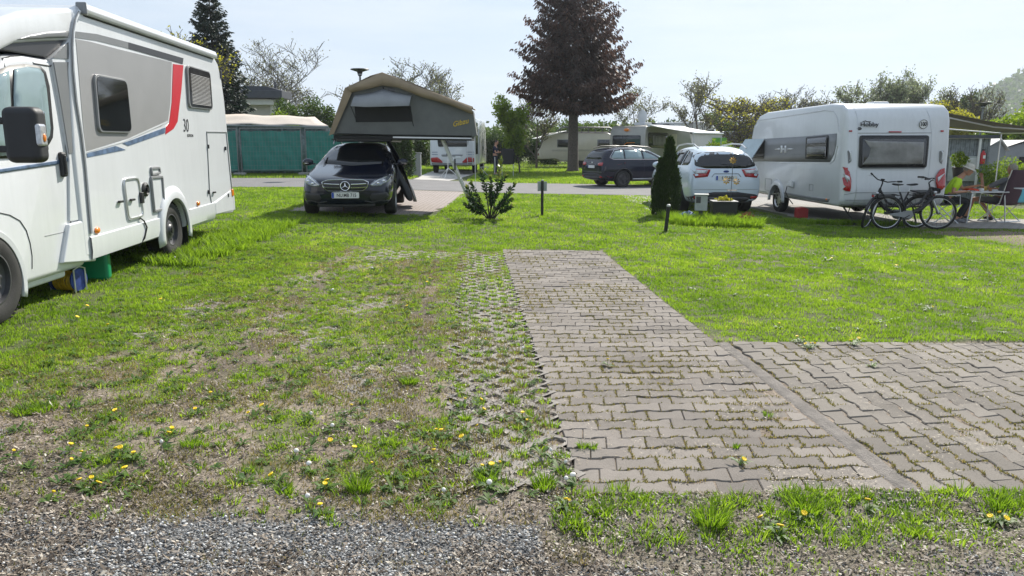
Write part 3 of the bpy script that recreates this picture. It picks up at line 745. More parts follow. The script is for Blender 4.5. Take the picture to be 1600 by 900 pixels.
# gravel stones
N = 90000; y = 2.3 + 1.25 * rng.random(N) ** 1.3; x = (rng.random(N) * 2 - 1) * .85 * y
g_ = zone(x, y)[4]; kp = rng.random(N) < np.clip(g_ * .95 + .09 * (zone(x, y)[1] < 3.3), 0, 1); x, y = x[kp], y[kp]; N = len(x)
r0 = .003 + .0085 * rng.random(N) ** 2.4
oc = np.array([[1, 0, 0], [0, 1, 0], [-1, 0, 0], [0, -1, 0], [0, 0, 1], [0, 0, -1]], float)
V = oc[None] * r0[:, None, None] * (.55 + .8 * rng.random((N, 6, 1))); a = rng.random(N) * 6.28
c_, s2 = np.cos(a)[:, None], np.sin(a)[:, None]
V = np.stack([V[..., 0] * c_ - V[..., 1] * s2, (V[..., 0] * s2 + V[..., 1] * c_) * .75, V[..., 2] * .6], -1)
V += np.stack([x, y, gs(x, y) + .003 + .004 * rng.random(N)], -1)[:, None]
tr = np.array([[0, 1, 4], [1, 2, 4], [2, 3, 4], [3, 0, 4], [1, 0, 5], [2, 1, 5], [3, 2, 5], [0, 3, 5]])
go = np_mesh('gravel', V.reshape(-1, 3), tris=(np.arange(N)[:, None, None] * 6 + tr).reshape(-1, 3), tint=np.repeat(rng.random(N) ** .85, 6), mat='gravel')
tag(go, 'fine grey gravel of the drive in the foreground', 'gravel', kind='stuff')
# broad weed rosettes
rx, ry, rl, rw, rdx, rdy, rh, rt = ([] for _ in range(8))
def rosette(cx, cy, n, L, w):
    a = rng.random(n) * 2 * np.pi; LL = L * (.6 + .6 * rng.random(n))
    rx.append(np.full(n, cx)); ry.append(np.full(n, cy)); rdx.append(np.cos(a) * LL); rdy.append(np.sin(a) * LL); rh.append(LL * (.15 + .45 * rng.random(n))); rw.append(np.full(n, w)); rt.append(rng.random(n))
def rosettes_build(name, label):
    x, y, dx, dy, h, w, t = map(np.concatenate, (rx, ry, rdx, rdy, rh, rw, rt)); N = len(x); z = gs(x, y)
    L = np.hypot(dx, dy); nx, ny = -dy / L * w / 2, dx / L * w / 2
    P = np.zeros((N, 6, 3))
    for i, (f, k, zz) in enumerate(((.0, .3, 0), (.55, 1, .8), (1, .0, .55))):
        for sgn in (0, 1):
            q = 1 if sgn else -1
            P[:, i * 2 + sgn] = np.stack([x + dx * f + q * nx * k, y + dy * f + q * ny * k, z + .004 + h * zz], -1)
    b = np.arange(N)[:, None] * 6
    o = np_mesh(name, P.reshape(-1, 3), quads=np.concatenate([b + np.array([0, 1, 3, 2]), b + np.array([2, 3, 5, 4])]), tint=np.repeat(t, 6), mat='weed')
    tag(o, label, 'weeds', kind='stuff')
for _ in range(800):
    s0 = -3.3 + 3.8 * rng.random(); v0 = 3.2 + 7.5 * rng.random() ** 1.15; x, y = XY(s0, v0)
    if rng.random() > .6 + float(density(x, y)): continue
    rosette(x, y, int(6 + 8 * rng.random()), .035 + .045 * rng.random(), .014)
for _ in range(260):
    x = .5 + 7 * rng.random(); y = 6.2 + 10 * rng.random()
    if density(np.array(x), np.array(y)) > .5: rosette(x, y, 8, .05, .018)
for _ in range(160):
    x = -4.6 + 3 * rng.random(); y = 4.6 + 9 * rng.random()
    if density(np.array(x), np.array(y)) > .5: rosette(x, y, 8, .06, .02)
# dandelions, one object each
DY = [(139.7,664.6),(174.5,638.5),(184.3,637.4),(307.8,633.3),(106.9,696),(129.2,708),(105,714.5),(213.4,705.4),(201.3,725),(191.8,693),(186.2,700.5),(145.4,733.7),(129.2,742.4),(144.3,746.6),(74.4,763.5),(259.4,676.3),(268.1,664.6),(435,737.1),(394.6,636.7),(416.5,626.8),(330.4,609.1),
 (723.6,621.2),(744.7,620.4),(747.7,634.8),(816.5,641.6),(822.9,653.7),(751.1,662),(727.7,675.2),(691.8,669.9),(684.3,666.9),(679,702),(780.2,720.1),(768.1,719.4),(750.4,725),(514.4,677.1),(552.1,694.4),(546.1,629.5),(505.7,745),(514.4,746.6),(502,782.8),(886,770.7),(885.2,779),(575.5,718.6),
 (1155.4,708.9),(1361.8,562.1),(1353.6,777.5),(1252.9,791.1),(1198.6,804.7),(1217.1,818.7),(1551,794.4),(1569.5,796.4),(1561,795),(1263,534),(1333,530),
 (1262.5,533.7),(1253.1,526.2),(1245.6,524.4),(1271.9,530.7),(1340.5,522.9),(1334.5,529.6),(1218.6,503.8),(1451.1,474.9),(1440.6,393.1),(1403.1,413),(1397.5,413.8),(1279.4,366.9),(1298.1,401.8),(1508.1,429.9),(1542.6,422),(1393,377),
 (639,476),(668,438),(670.3,432.5),(757.8,528.8),(117,493),(133,475),(255,465),(172,507),(20,700),(950,560)]
DW = [(256,689.5),(481.5,641.2),(487.2,720.5),(483.4,765.8),(458.9,705.4),(864.4,702.4),(873.9,716.7),(887.1,745),(900.3,739.4),(762.5,747),(702,762),(518.9,657.4),(243,397.5),(256.7,396),(270,400),(580,420),(1287,402),(525,450),(820,540)]
def dandelion(yellow):
    me = MB()
    h = .07
    me.tube([(0, 0, 0), (.004, 0, h * .5), (0, .003, h)], .0022, 5)
    ns = len(me.f)
    if yellow: me.lathe([(0, h - .002), (.008, h), (.015, h + .007), (.012, h + .012), (.006, h + .010), (0, h + .013)], n=9)
    else: me.ell((0, 0, h + .012), (.015, .015, .015), 8, 6)
    o = me.build('dandelion', 'stem_green'); o.data.materials.append(M('yellow_petal' if yellow else 'seed_white'))
    for p in o.data.polygons:
        c = p.center
        if c.z > h - .0005: p.material_index = 1
    return o
for lst, yel, lab, grp in ((DY, True, 'yellow dandelion in bloom among the grass and weeds', 'yellow dandelions in bloom'), (DW, False, 'white dandelion seed head among the weeds', 'white dandelion seed heads')):
    p0 = dandelion(yel)
    for i, (px, py) in enumerate(lst):
        o = p0 if i == 0 else p0.copy()
        if i: COL.objects.link(o)
        x, y = gp(px, py + 6); x, y = gp(px, py + min(26, .055 * FPX / y))
        o.location = (x, y, float(gs(x, y)) - .004); k = .5 + .65 * random.Random(i * 13 + 1).random(); k *= max(1, y / 6) ** .5
        o.scale = (k, k, .75); o.rotation_euler = (random.Random(i + 5).uniform(-.6, .6), random.Random(i + 9).uniform(-.6, .6), i)
        tag(o, lab, 'dandelion', grp); rosette(x, y, 9, .07, .018)
rosettes_build('weed_rosettes', 'flat leafy rosettes of weeds in the grass')

# ================================================================ VEHICLES
def wheel(parent, x, y, r, w, side, rim='alloy', spokes=5, rr=.64, steel=False, z=None):
    """side +1: outer face towards +y. local x forward"""
    z = r if z is None else z
    t = MB(); k = side; p = [(r * rr, -.5), (r * .9, -.5), (r * .985, -.36), (r, -.2), (r, .2), (r * .985, .36), (r * .9, .5), (r * (rr + .12), .52), (r * rr, .46), (r * rr, .3)]
    t.lathe([(a, b * w * k) for a, b in p], (x, y, z), 'y', 40)
    if r > .33 and steel:
        for i in range(54):
            a = 2 * math.pi * i / 54; q = Matrix.Rotation(a, 3, 'Y')
            for sy in (-.28, .28): t.box(Vector((x, y + sy * w, z)) + q @ Vector((0, 0, r + .001)), (.022, w * .3, .012), q)
    o = t.build('wheel', 'rubber', parent, 50)
    m = MB(); R = r * rr; f = k * w
    if steel:
        m.lathe([(R, .46 * f), (R * .93, .47 * f), (R * .9, .3 * f), (R * .72, .24 * f), (R * .5, .36 * f), (R * .38, .36 * f), (R * .3, .44 * f), (0, .44 * f)], (x, y, z), 'y', 32)
        for i in range(10):
            a = 2 * math.pi * i / 10; m.ell((x + math.cos(a) * R * .62, y + .31 * f, z + math.sin(a) * R * .62), (R * .07, .006, R * .1), 6, 4)
        o2 = m.build('rim', rim, o, 40)
        c = MB(); c.lathe([(R * .2, .44 * f), (R * .18, .5 * f), (0, .52 * f)], (x, y, z), 'y', 12); c.build('hub_cap', 'trim_black', o)
        return o
    m.lathe([(R, .46 * f), (R * .94, .47 * f), (R * .92, .25 * f)], (x, y, z), 'y', 32)
    m.lathe([(R * .2, .38 * f), (R * .16, .42 * f), (0, .42 * f)], (x, y, z), 'y', 14)
    for i in range(spokes):
        for dd in (-.16, .16):
            a = 2 * math.pi * i / spokes + .3; q = Matrix.Rotation(a + dd * .5, 3, 'Y')
            m.box(Vector((x, y + .38 * f, z)) + q @ Vector((0, 0, R * .56)), (R * .13, abs(f) * .1, R * .84), q)
    m.build('rim', rim, o, 40)
    d = MB(); d.lathe([(0, .16 * f), (R * .93, .16 * f), (R * .95, .1 * f)], (x, y, z), 'y', 24); d.lathe([(0, .22 * f), (R * .6, .22 * f), (R * .6, .16 * f)], (x, y, z), 'y', 20)
    d.build('brake_disc', 'steel_dark', o)
    return o
def carbody(st):
    """st: (x, halfwidth, z bottom, z belt, z top, halfwidth of roof)"""
    P = []
    for (x, w, zb, zl, zt, wt) in st:
        h = zl - zb; k = zt - zl
        half = [(0, zb), (w * .8, zb), (w * .96, zb + .12 * h), (w, zb + .4 * h), (w * .995, zb + .72 * h), (w * .95, zl), (wt + .28 * (w * .95 - wt), zl + .66 * k), (wt, zt - min(.07, k * .2)), (wt * .7, zt - .008 * min(1, k * 9)), (0, zt)]
        row = [(x, y, z) for y, z in half] + [(x, -y, z) for y, z in half[-2:0:-1]]
        P.append(row)
    mb = MB(); n = len(P); m = len(P[0])
    mb.add([p for r in P for p in r], [(i * m + j, i * m + (j + 1) % m, (i + 1) * m + (j + 1) % m, (i + 1) * m + j) for i in range(n - 1) for j in range(m)] + [tuple(range(m))[::-1], tuple(range((n - 1) * m, n * m))])
    return mb
def arches(xs_, r, half, depth=.34, z=None):
    out = []
    for x in xs_:
        for s_ in (1, -1):
            c = MB(); z_ = r * .93 if z is None else z
            c.lathe([(r * 1.16, -depth / 2), (r * 1.16, depth / 2)], (x, s_ * (half - depth / 2 + .06), z_), 'y', 36, cap=True)
            out.append(c)
    return out
def mirror_y(P): return [(-a, b) for a, b in P][::-1]
def plate(parent, mtx, txt, w=.52, h=.11, tsize=.095, name='number_plate', mat='plate_white', blue=True):
    mb = MB(); mb.prism([mtx @ Vector((a, b, 0)) for a, b in rrect(-w / 2, -h / 2, w / 2, h / 2, .012, 2)], mtx.to_3x3() @ Vector((0, 0, .008)))
    p = mb.build(name, mat, parent, 0)
    if blue:
        mb = MB(); mb.box((0, 0, 0), (.042, h * .92, .002)); me = mb.build('country_strip', 'plate_blue', p, 0); me.data.transform(mtx @ Matrix.Translation((-w / 2 + .024, 0, .0095)))
    if txt: text(txt, tsize, 'lettering', 'ink', p, mtx @ Matrix.Translation((.022, -.002, .0105)), .0006, .82, .0016)
    return p
def frame_of(face_x, sgn):
    """matrix for text on a face looking along local x; sgn=+1 the front, -1 the rear"""
    return face_mtx((0, 0, 0), (0, sgn, 0), (0, 0, 1))

# ---------------------------------------------------------------- dark estate car
def estate_car():
    x0, y0 = -3.30, 16.75
    fx, fy = .085, -1; yaw = math.atan2(fy, fx)
    root = thing('estate_car', G(x0 - .1, y0 + .05, -.005), 'dark blue black estate car with a star emblem carrying the big roof tent', 'car', rz=yaw)
    st = [(2.33, .50, .34, .60, .66, .36), (2.26, .74, .22, .66, .735, .55), (2.05, .86, .19, .74, .80, .66), (1.55, .895, .19, .84, .885, .70), (.95, .905, .19, .91, .975, .72),
          (.72, .905, .19, .93, 1.03, .71), (.10, .905, .19, .945, 1.31, .62), (-.25, .905, .19, .95, 1.42, .60), (-.9, .905, .19, .955, 1.455, .59), (-1.6, .90, .2, .96, 1.42, .58), (-2.1, .88, .24, .96, 1.31, .55), (-2.3, .83, .27, .93, 1.0, .58), (-2.36, .68, .34, .74, .8, .5)]
    body = carbody(st).build('body', 'black_paint', root, 180, sub=2); bake(body, 60); B = bvh(body)
    cut(body, arches((1.46, -1.38), .335, .905)); body.data.shade_smooth(); body.data.set_sharp_from_angle(angle=rad(50))
    ws = [(-.76, 1.01), (0, .965), (.76, 1.01), (.61, 1.34), (.42, 1.385), (0, 1.395), (-.42, 1.385), (-.61, 1.34)]
    w = patch(B, ws, 'x', 'windscreen', 'window_dark', root, .004, 3)
    mb = MB()
    for s_ in (-1, 1): mb.tube(lineon(B, [(s_ * .04, .985), (s_ * .35, 1.03), (s_ * .62, 1.04)], 'x', 1, .012), .007, 5)
    mb.build('wiper', 'trim_black', w)
    mb = MB(); mb.box((.1, -.28, 1.22), (.05, .4, .1)); mb.build('sun_visor', 'box_grey', w)
    # side glass
    for s_ in (1, -1):
        for P in ([(.62, .985), (.55, 1.04), (.0, 1.30), (-.35, 1.36), (-.4, .985)], [(-.47, .985), (-.43, 1.37), (-1.25, 1.365), (-1.3, .99)], [(-1.37, .99), (-1.32, 1.36), (-1.8, 1.30), (-2.0, 1.1), (-1.95, 1.03)]):
            patch(B, P, 'y', 'side_window', 'window_dark', root, .004, 2, side=s_)
        for xx in (-.4, -1.33):
            mb = MB(); mb.tube(lineon(B, [(xx + .03, 1.3), (xx, .95), (xx - .02, .6), (xx - .0, .3)], 'y', s_), .004, 4); mb.build('door_gap', 'trim_black', body)
        for xx in (.05 - .3, -1.05):
            mb = MB(); p = lineon(B, [(xx, .86), (xx - .18, .865)], 'y', s_, .018); mb.tube(p, .013, 6); mb.build('door_handle', 'chrome', root)
        mb = MB(); mb.tube(lineon(B, [(.66, .965), (0, .97), (-1.3, .975), (-2.0, 1.0)], 'y', s_, .003), .007, 5); mb.build('chrome_strip', 'chrome', root)
        mb = MB(); mb.ell((.52, s_ * 1.0, 1.03), (.07, .115, .075)); mb.box((.5, s_ * .91, .99), (.05, .12, .03))
        mr_ = mb.build('mirror', 'black_paint', root, 50); mb = MB(); mb.ell((.56, s_ * 1.02, 1.005), (.03, .07, .012)); mb.build('indicator', 'chrome', mr_)
        # headlamp
        P = [(.86, .79), (.80, .69), (.66, .61), (.50, .60), (.46, .635), (.56, .72), (.70, .78), (.80, .815)]
        if s_ < 0: P = mirror_y(P)
        hl = patch(B, P, 'x', 'headlight', 'headlamp', root, .008, 3)
        mb = MB(); q = [(.50, .63), (.62, .72), (.74, .765), (.84, .79)]; q = [(s_ * a, b) for a, b in q]; mb.tube(lineon(B, q, 'x', 1, .014), .012, 5); mb.build('light_strip', 'clear_lens', hl)
        mb = MB()
        for yy, zz in ((.62, .665), (.72, .705)):
            p = lineon(B, [(s_ * yy, zz), (s_ * yy + .001, zz)], 'x', 1, .01)[0]; mb.ell(p, (.02, .03, .026), 10, 6)
        mb.build('lamp_lens', 'chrome', hl)
        # lower air intakes
        P = [(.82, .40), (.78, .49), (.5, .47), (.46, .38), (.5, .315), (.7, .32)]
        if s_ < 0: P = mirror_y(P)
        patch(B, P, 'x', 'air_intake', 'trim_black', root, .004, 3)
        mb = MB(); q = [(.86, .31), (.66, .335), (.5, .30), (.36, .32)]; mb.tube(lineon(B, [(s_ * a, b) for a, b in q], 'x', 1, .006), .012, 5); mb.build('bumper_trim', 'chrome' if 0 else 'steel_dark', root)
    G_ = [(-.44, .69), (-.42, .60), (-.33, .525), (0, .51), (.33, .525), (.42, .60), (.44, .69), (.34, .725), (0, .735), (-.34, .725)]
    gr = patch(B, G_, 'x', 'grille', 'trim_black', root, .005, 4)
    for z_ in (.585, .645):
        mb = MB()
        for s_ in (1, -1): mb.tube(lineon(B, [(s_ * .11, z_), (s_ * .25, z_ + .003), (s_ * .40, z_ + .012)], 'x', 1, .016), .011, 5)
        mb.build('chrome_slat', 'chrome', gr)
    mb = MB(); mb.tube(lineon(B, G_ + G_[:1], 'x', 1, .008), .008, 5); mb.build('grille_frame', 'chrome', gr)
    hx_ = lineon(B, [(0, .615), (0.001, .615)], 'x', 1, .026)[0]
    mb = MB(); C_ = [hx_ + Vector((0, math.cos(a) * .085, math.sin(a) * .085)) for a in [2 * math.pi * i / 28 for i in range(28)]]
    mb.tube(C_, .010, 6, closed=True)
    for k in range(3):
        a = math.pi / 2 + 2 * math.pi * k / 3; d = Vector((0, math.cos(a), math.sin(a))); e = Vector((0, -math.sin(a), math.cos(a)))
        mb.add([hx_ + d * .084, hx_ + e * .013 + Vector((.002, 0, 0)), hx_ - e * .013 + Vector((.002, 0, 0)), hx_ + Vector((.012, 0, 0))], [(0, 1, 3), (0, 3, 2), (0, 2, 1)])
    mb.build('star_emblem', 'chrome', root)
    mb = MB(); mb.lathe([(.075, 0), (0, .004)], hx_ - Vector((.01, 0, 0)), 'x', 24); mb.build('emblem_disc', 'trim_black', root)
    px_ = lineon(B, [(0, .44), (.001, .44)], 'x', 1, .02)[0]
    plate(root, face_mtx(px_, (0, 1, 0), (0, 0, 1)), 'NU:MB 715')
    mb = MB(); mb.box((2.24, 0, .27), (.06, 1.1, .12)); mb.build('lower_grille', 'trim_black', root, bevel=.02)
    for s_ in (1, -1):
        for xx in (1.46, -1.38): wheel(root, xx, s_ * .79, .325, .225, s_, 'alloy', 5)
    # tail end
    for s_ in (1, -1):
        P = [(s_ * .5, .78), (s_ * .8, .76), (s_ * .82, .9), (s_ * .5, .9)]; patch(B, P if s_ > 0 else P[::-1], 'x', 'tail_light', 'red_lens', root, .006, 2, side=-1)
    # roof rails and cross bars
    for s_ in (1, -1):
        mb = MB(); mb.tube([(-.25, s_ * .56, 1.41), (-.4, s_ * .56, 1.475), (-1.5, s_ * .56, 1.47), (-1.75, s_ * .56, 1.37)], .014, 6); mb.build('roof_rail', 'alu', root)
    for xx in (-.45, -1.35):
        mb = MB(); mb.box((xx, 0, 1.51), (.06, 1.25, .03))
        for s_ in (1, -1): mb.box((xx, s_ * .56, 1.485), (.07, .06, .05))
        mb.build('cross_bar', 'trim_black', root, bevel=.006)
    return root
estate_car()

# ---------------------------------------------------------------- roof tent
def roof_tent():
    Yf, Yb = 16.55, 18.15
    cx = -2.2; root = thing('roof_tent', Vector((-3.1, 17.3, float(gz(-3.1, 17.3)) + 1.54)), 'grey and ochre roof tent folded out over the dark estate car', 'tent')
    off = -root.location
    T = lambda px, py, Y=Yf: at(px, py, Y) + off
    d = Vector((0, Yb - Yf, 0))
    # walls
    out = [T(517, 206), T(522, 196), T(549, 140), T(598, 119), T(736, 172), T(738, 214), T(640, 213), T(560, 211), T(520, 211)]
    wall = MB(); wall.prism(out, d); wall.build('wall', 'canvas_grey', root, 30, bevel=.02)
    # floor board
    fl = MB(); a, b = T(521, 211.5), T(736, 214.5); fl.add([a, b, b + Vector((0, 0, -.07)), a + Vector((0, 0, -.07)), a + d, b + d, b + d + Vector((0, 0, -.07)), a + d + Vector((0, 0, -.07))], [(0, 1, 2, 3), (7, 6, 5, 4), (0, 4, 5, 1), (1, 5, 6, 2), (2, 6, 7, 3), (3, 7, 4, 0)])
    fl.build('base_board', 'canvas_dark', root, bevel=.01); mb = MB(); mb.prism([T(614, 213.2), T(737, 215.2), T(737, 217.4), T(614, 215.6)], (0, .05, 0)); ed = mb.build('board_edge', 'alu', root, 0); ed.data.transform(Matrix.Translation((0, -.012, 0)))  # board coloured dark to stand in for the shade at its left
    mb = MB(); c0 = T(524, 218); c1 = T(612, 218); mb.box(((c0.x + c1.x) / 2, (Yf + Yb) / 2 + off.y, c0.z + .0), ((c1.x - c0.x), Yb - Yf - .1, .1)); mb.build('cover_roll', 'vinyl_black', root, bevel=.03)
    # fly sheet: over roof with front flap hanging
    fr = Vector((0, -.06, 0)); br = Vector((0, Yb - Yf + .06, 0)); up = Vector((0, 0, .02))
    ridge = [T(517, 212), T(529, 180), T(543, 138), T(560, 131), T(580, 122), T(598, 115), T(625, 125), T(660, 139), T(700, 154), T(738, 169)]
    n = len(ridge)
    P = []
    for i, p in enumerate(ridge):
        row = []
        for k in range(9):
            t = k / 8; sag = -.05 * math.sin(math.pi * t) * (1 if 0 < i < n - 1 else .3) + .014 * math.sin(i * 2.1 + k * 1.7)
            row.append(p + (fr - Vector((0, .03, 0))) * (1 - t) + (br + Vector((0, .03, 0))) * t + Vector((0, 0, .025 + sag)))
        P.append(row)
    mb = MB(); mb.grid(P); mb.build('fly_sheet', 'canvas_ochre', root, 40, solid=.006)
    # front hem of the fly
    top = [T(543, 138), T(570, 127), T(598, 115), T(625, 125), T(660, 139), T(700, 154), T(738, 169)]
    low = [T(550, 145), T(573, 140), T(598, 134), T(622, 137), T(657, 149.5), T(700, 163), T(739, 179)]
    low[4] = T(660, 152)
    mb = MB(); mb.grid([[p + Vector((0, -.09, .02)) for p in top], [(p + q) / 2 + Vector((0, -.11, 0)) for p, q in zip(top, low)], [p + Vector((0, -.075 - .015 * (i % 2), 0)) for i, p in enumerate(low)]])
    mb.build('fly_hem', 'canvas_ochre', root, 40, solid=.006)
    mb = MB(); mb.grid([[T(517, 212) + Vector((-.03, -.09, 0)), T(543, 138) + Vector((-.03, -.09, .02))], [T(523, 209) + Vector((0, -.08, 0)), T(551, 145) + Vector((0, -.08, 0))]]); mb.build('fly_side_hem', 'canvas_ochre', root, 0, solid=.006)
    # right end wall flap (slightly darker rim) and window
    mb = MB(); win = [T(554, 166), T(642, 166), T(645, 190), T(556, 191)]; mb.prism([p + Vector((0, -.004, 0)) for p in win], (0, -.004, 0)); w = mb.build('window', 'canvas_dark', root, 0)
    mb = MB(); a = [T(556, 148), T(580, 145), T(598, 139), T(615, 144), T(644, 149)]; b = [T(553.5, 167), T(575, 168.5), T(598, 168), T(620, 167.5), T(643, 166.5)]
    mb.grid([[p + Vector((0, -.02, 0)) for p in a], [(p + q) / 2 + Vector((0, -.17, .05)) for p, q in zip(a, b)], [p + Vector((0, -.36, 0)) for p in b]]); mb.build('window_awning', 'canvas_light', root, 50, solid=.004)
    mb = MB()
    for q in ((553.5, 167, 556, 186), (643, 166.5, 646, 197)):
        mb.tube([T(q[0], q[1]) + Vector((0, -.36, 0)), T(q[2], q[3])], .008, 5)
    mb.build('awning_rod', 'trim_black', w)
    mb = MB(); mb.tube([T(527, 209), T(560, 209.5), T(612, 211), T(660, 211.5), T(737, 213)], .012, 6); o = mb.build('seam', 'canvas_dark', root); o.data.transform(Matrix.Translation((0, -.01, 0)))
    # vertical pole pocket, vent and logo
    mb = MB(); mb.prism([p + Vector((0, -.004, 0)) for p in (T(598, 136), T(600, 136), T(600, 147), T(598, 147))], (0, -.01, 0)); mb.build('pole_sleeve', 'canvas_dark', root, 0)
    mb = MB(); mb.prism([p + Vector((0, -.004, 0)) for p in (T(606, 137), T(617, 139), T(617, 143), T(606, 143))], (0, -.006, 0)); mb.build('vent', 'steel_dark', root, 0)
    p = T(719, 192); text('Gibzu', .15, 'logo', 'yellow_plastic', root, face_mtx(p + Vector((0, -.012, 0)), (1, 0, .25), (-.25, 0, 1)), .001, 1.0, .002, .4)
    mb = MB(); mb.prism([q + Vector((0, -.006, 0)) for q in (T(732, 174), T(739, 173), T(745, 211), T(738, 215))], (.0, .5, 0)); mb.build('end_flap', 'canvas_grey', root, 0)
    mb = MB()
    for q in (T(740, 174), T(742, 212)): mb.tube([q + Vector((0, .1, 0)), T(743, 292)], .004, 4)
    mb.build('guy_line', 'cloth_white', root)
roof_tent()
# ladder
lx = thing('ladder', G(-.86, 17.3), 'aluminium telescopic ladder leaning on the fold-out end of the roof tent', 'ladder')
tp = at(690, 216, 17.2) - lx.location
for q in (-.19, .19):
    mb = MB(); mb.prism([Vector((-.03, q - .014, 0)), Vector((.03, q - .014, 0)), Vector((.03, q + .014, 0)), Vector((-.03, q + .014, 0))], tp + Vector((0, 0, .02))); mb.build('stile', 'alu', lx, bevel=.004)
for i in range(8):
    c = tp * ((i + .7) / 8.2); mb = MB(); mb.tube([c + Vector((0, -.19, 0)), c + Vector((0, .19, 0))], .016, 8); mb.build('rung', 'alu', lx)
mb = MB(); c = tp * .62; mb.box(c + Vector((.03, -.2, .05)), (.03, .05, .25)); mb.build('lock', 'trim_black', lx, bevel=.006)
# travel cover hanging down beside the car
tc_ = thing('tent_cover', G(-2.1, 17.6), 'black vinyl travel cover hanging from the roof tent beside the estate car', 'cover')
o_ = -tc_.location; prof = [(604, 216), (618, 240), (628, 262), (637, 283), (646, 300), (650, 316)]
P = []
for i, (px, py) in enumerate(prof):
    row = []
    for k in range(8):
        t = k / 7; w_ = [(-.12, .3), (-.10, .5), (-.05, .8), (0, 1.0), (0, 1.1), (.05, 1.1)][i]
        q = at(px - (14 + 2 * i if k == 0 else 0) * 0, py, 16.9 + w_[0] + w_[1] * t * 1.2) + o_
        q.x += .05 * math.sin(k * 1.9 + i) - .05 * t; row.append(q)
    P.append(row)
mb = MB(); mb.grid(P); mb.build('drape', 'vinyl_black', tc_, 60, solid=.02, sub=1)
P = [[at(600 + 3 * i, 216 + 14 * i, 16.9) + o_, at(604 + 6.5 * i, 216 + 14.3 * i, 16.8) + o_] for i in range(7)]
P = [[at(604, 216, 16.85) + o_, at(608, 222, 16.8) + o_, at(609, 228, 16.8) + o_], [at(622, 262, 16.8) + o_, at(617, 268, 16.75) + o_, at(614, 262, 16.8) + o_], [at(640, 292, 16.8) + o_, at(634, 296, 16.72) + o_, at(621, 285, 16.78) + o_], [at(649, 316, 16.8) + o_, at(636, 316, 16.75) + o_, at(629, 300, 16.8) + o_]]
mb = MB(); mb.grid(P); mb.build('front_fold', 'vinyl_black', tc_, 60, solid=.01, sub=2)
tc_l = tc_

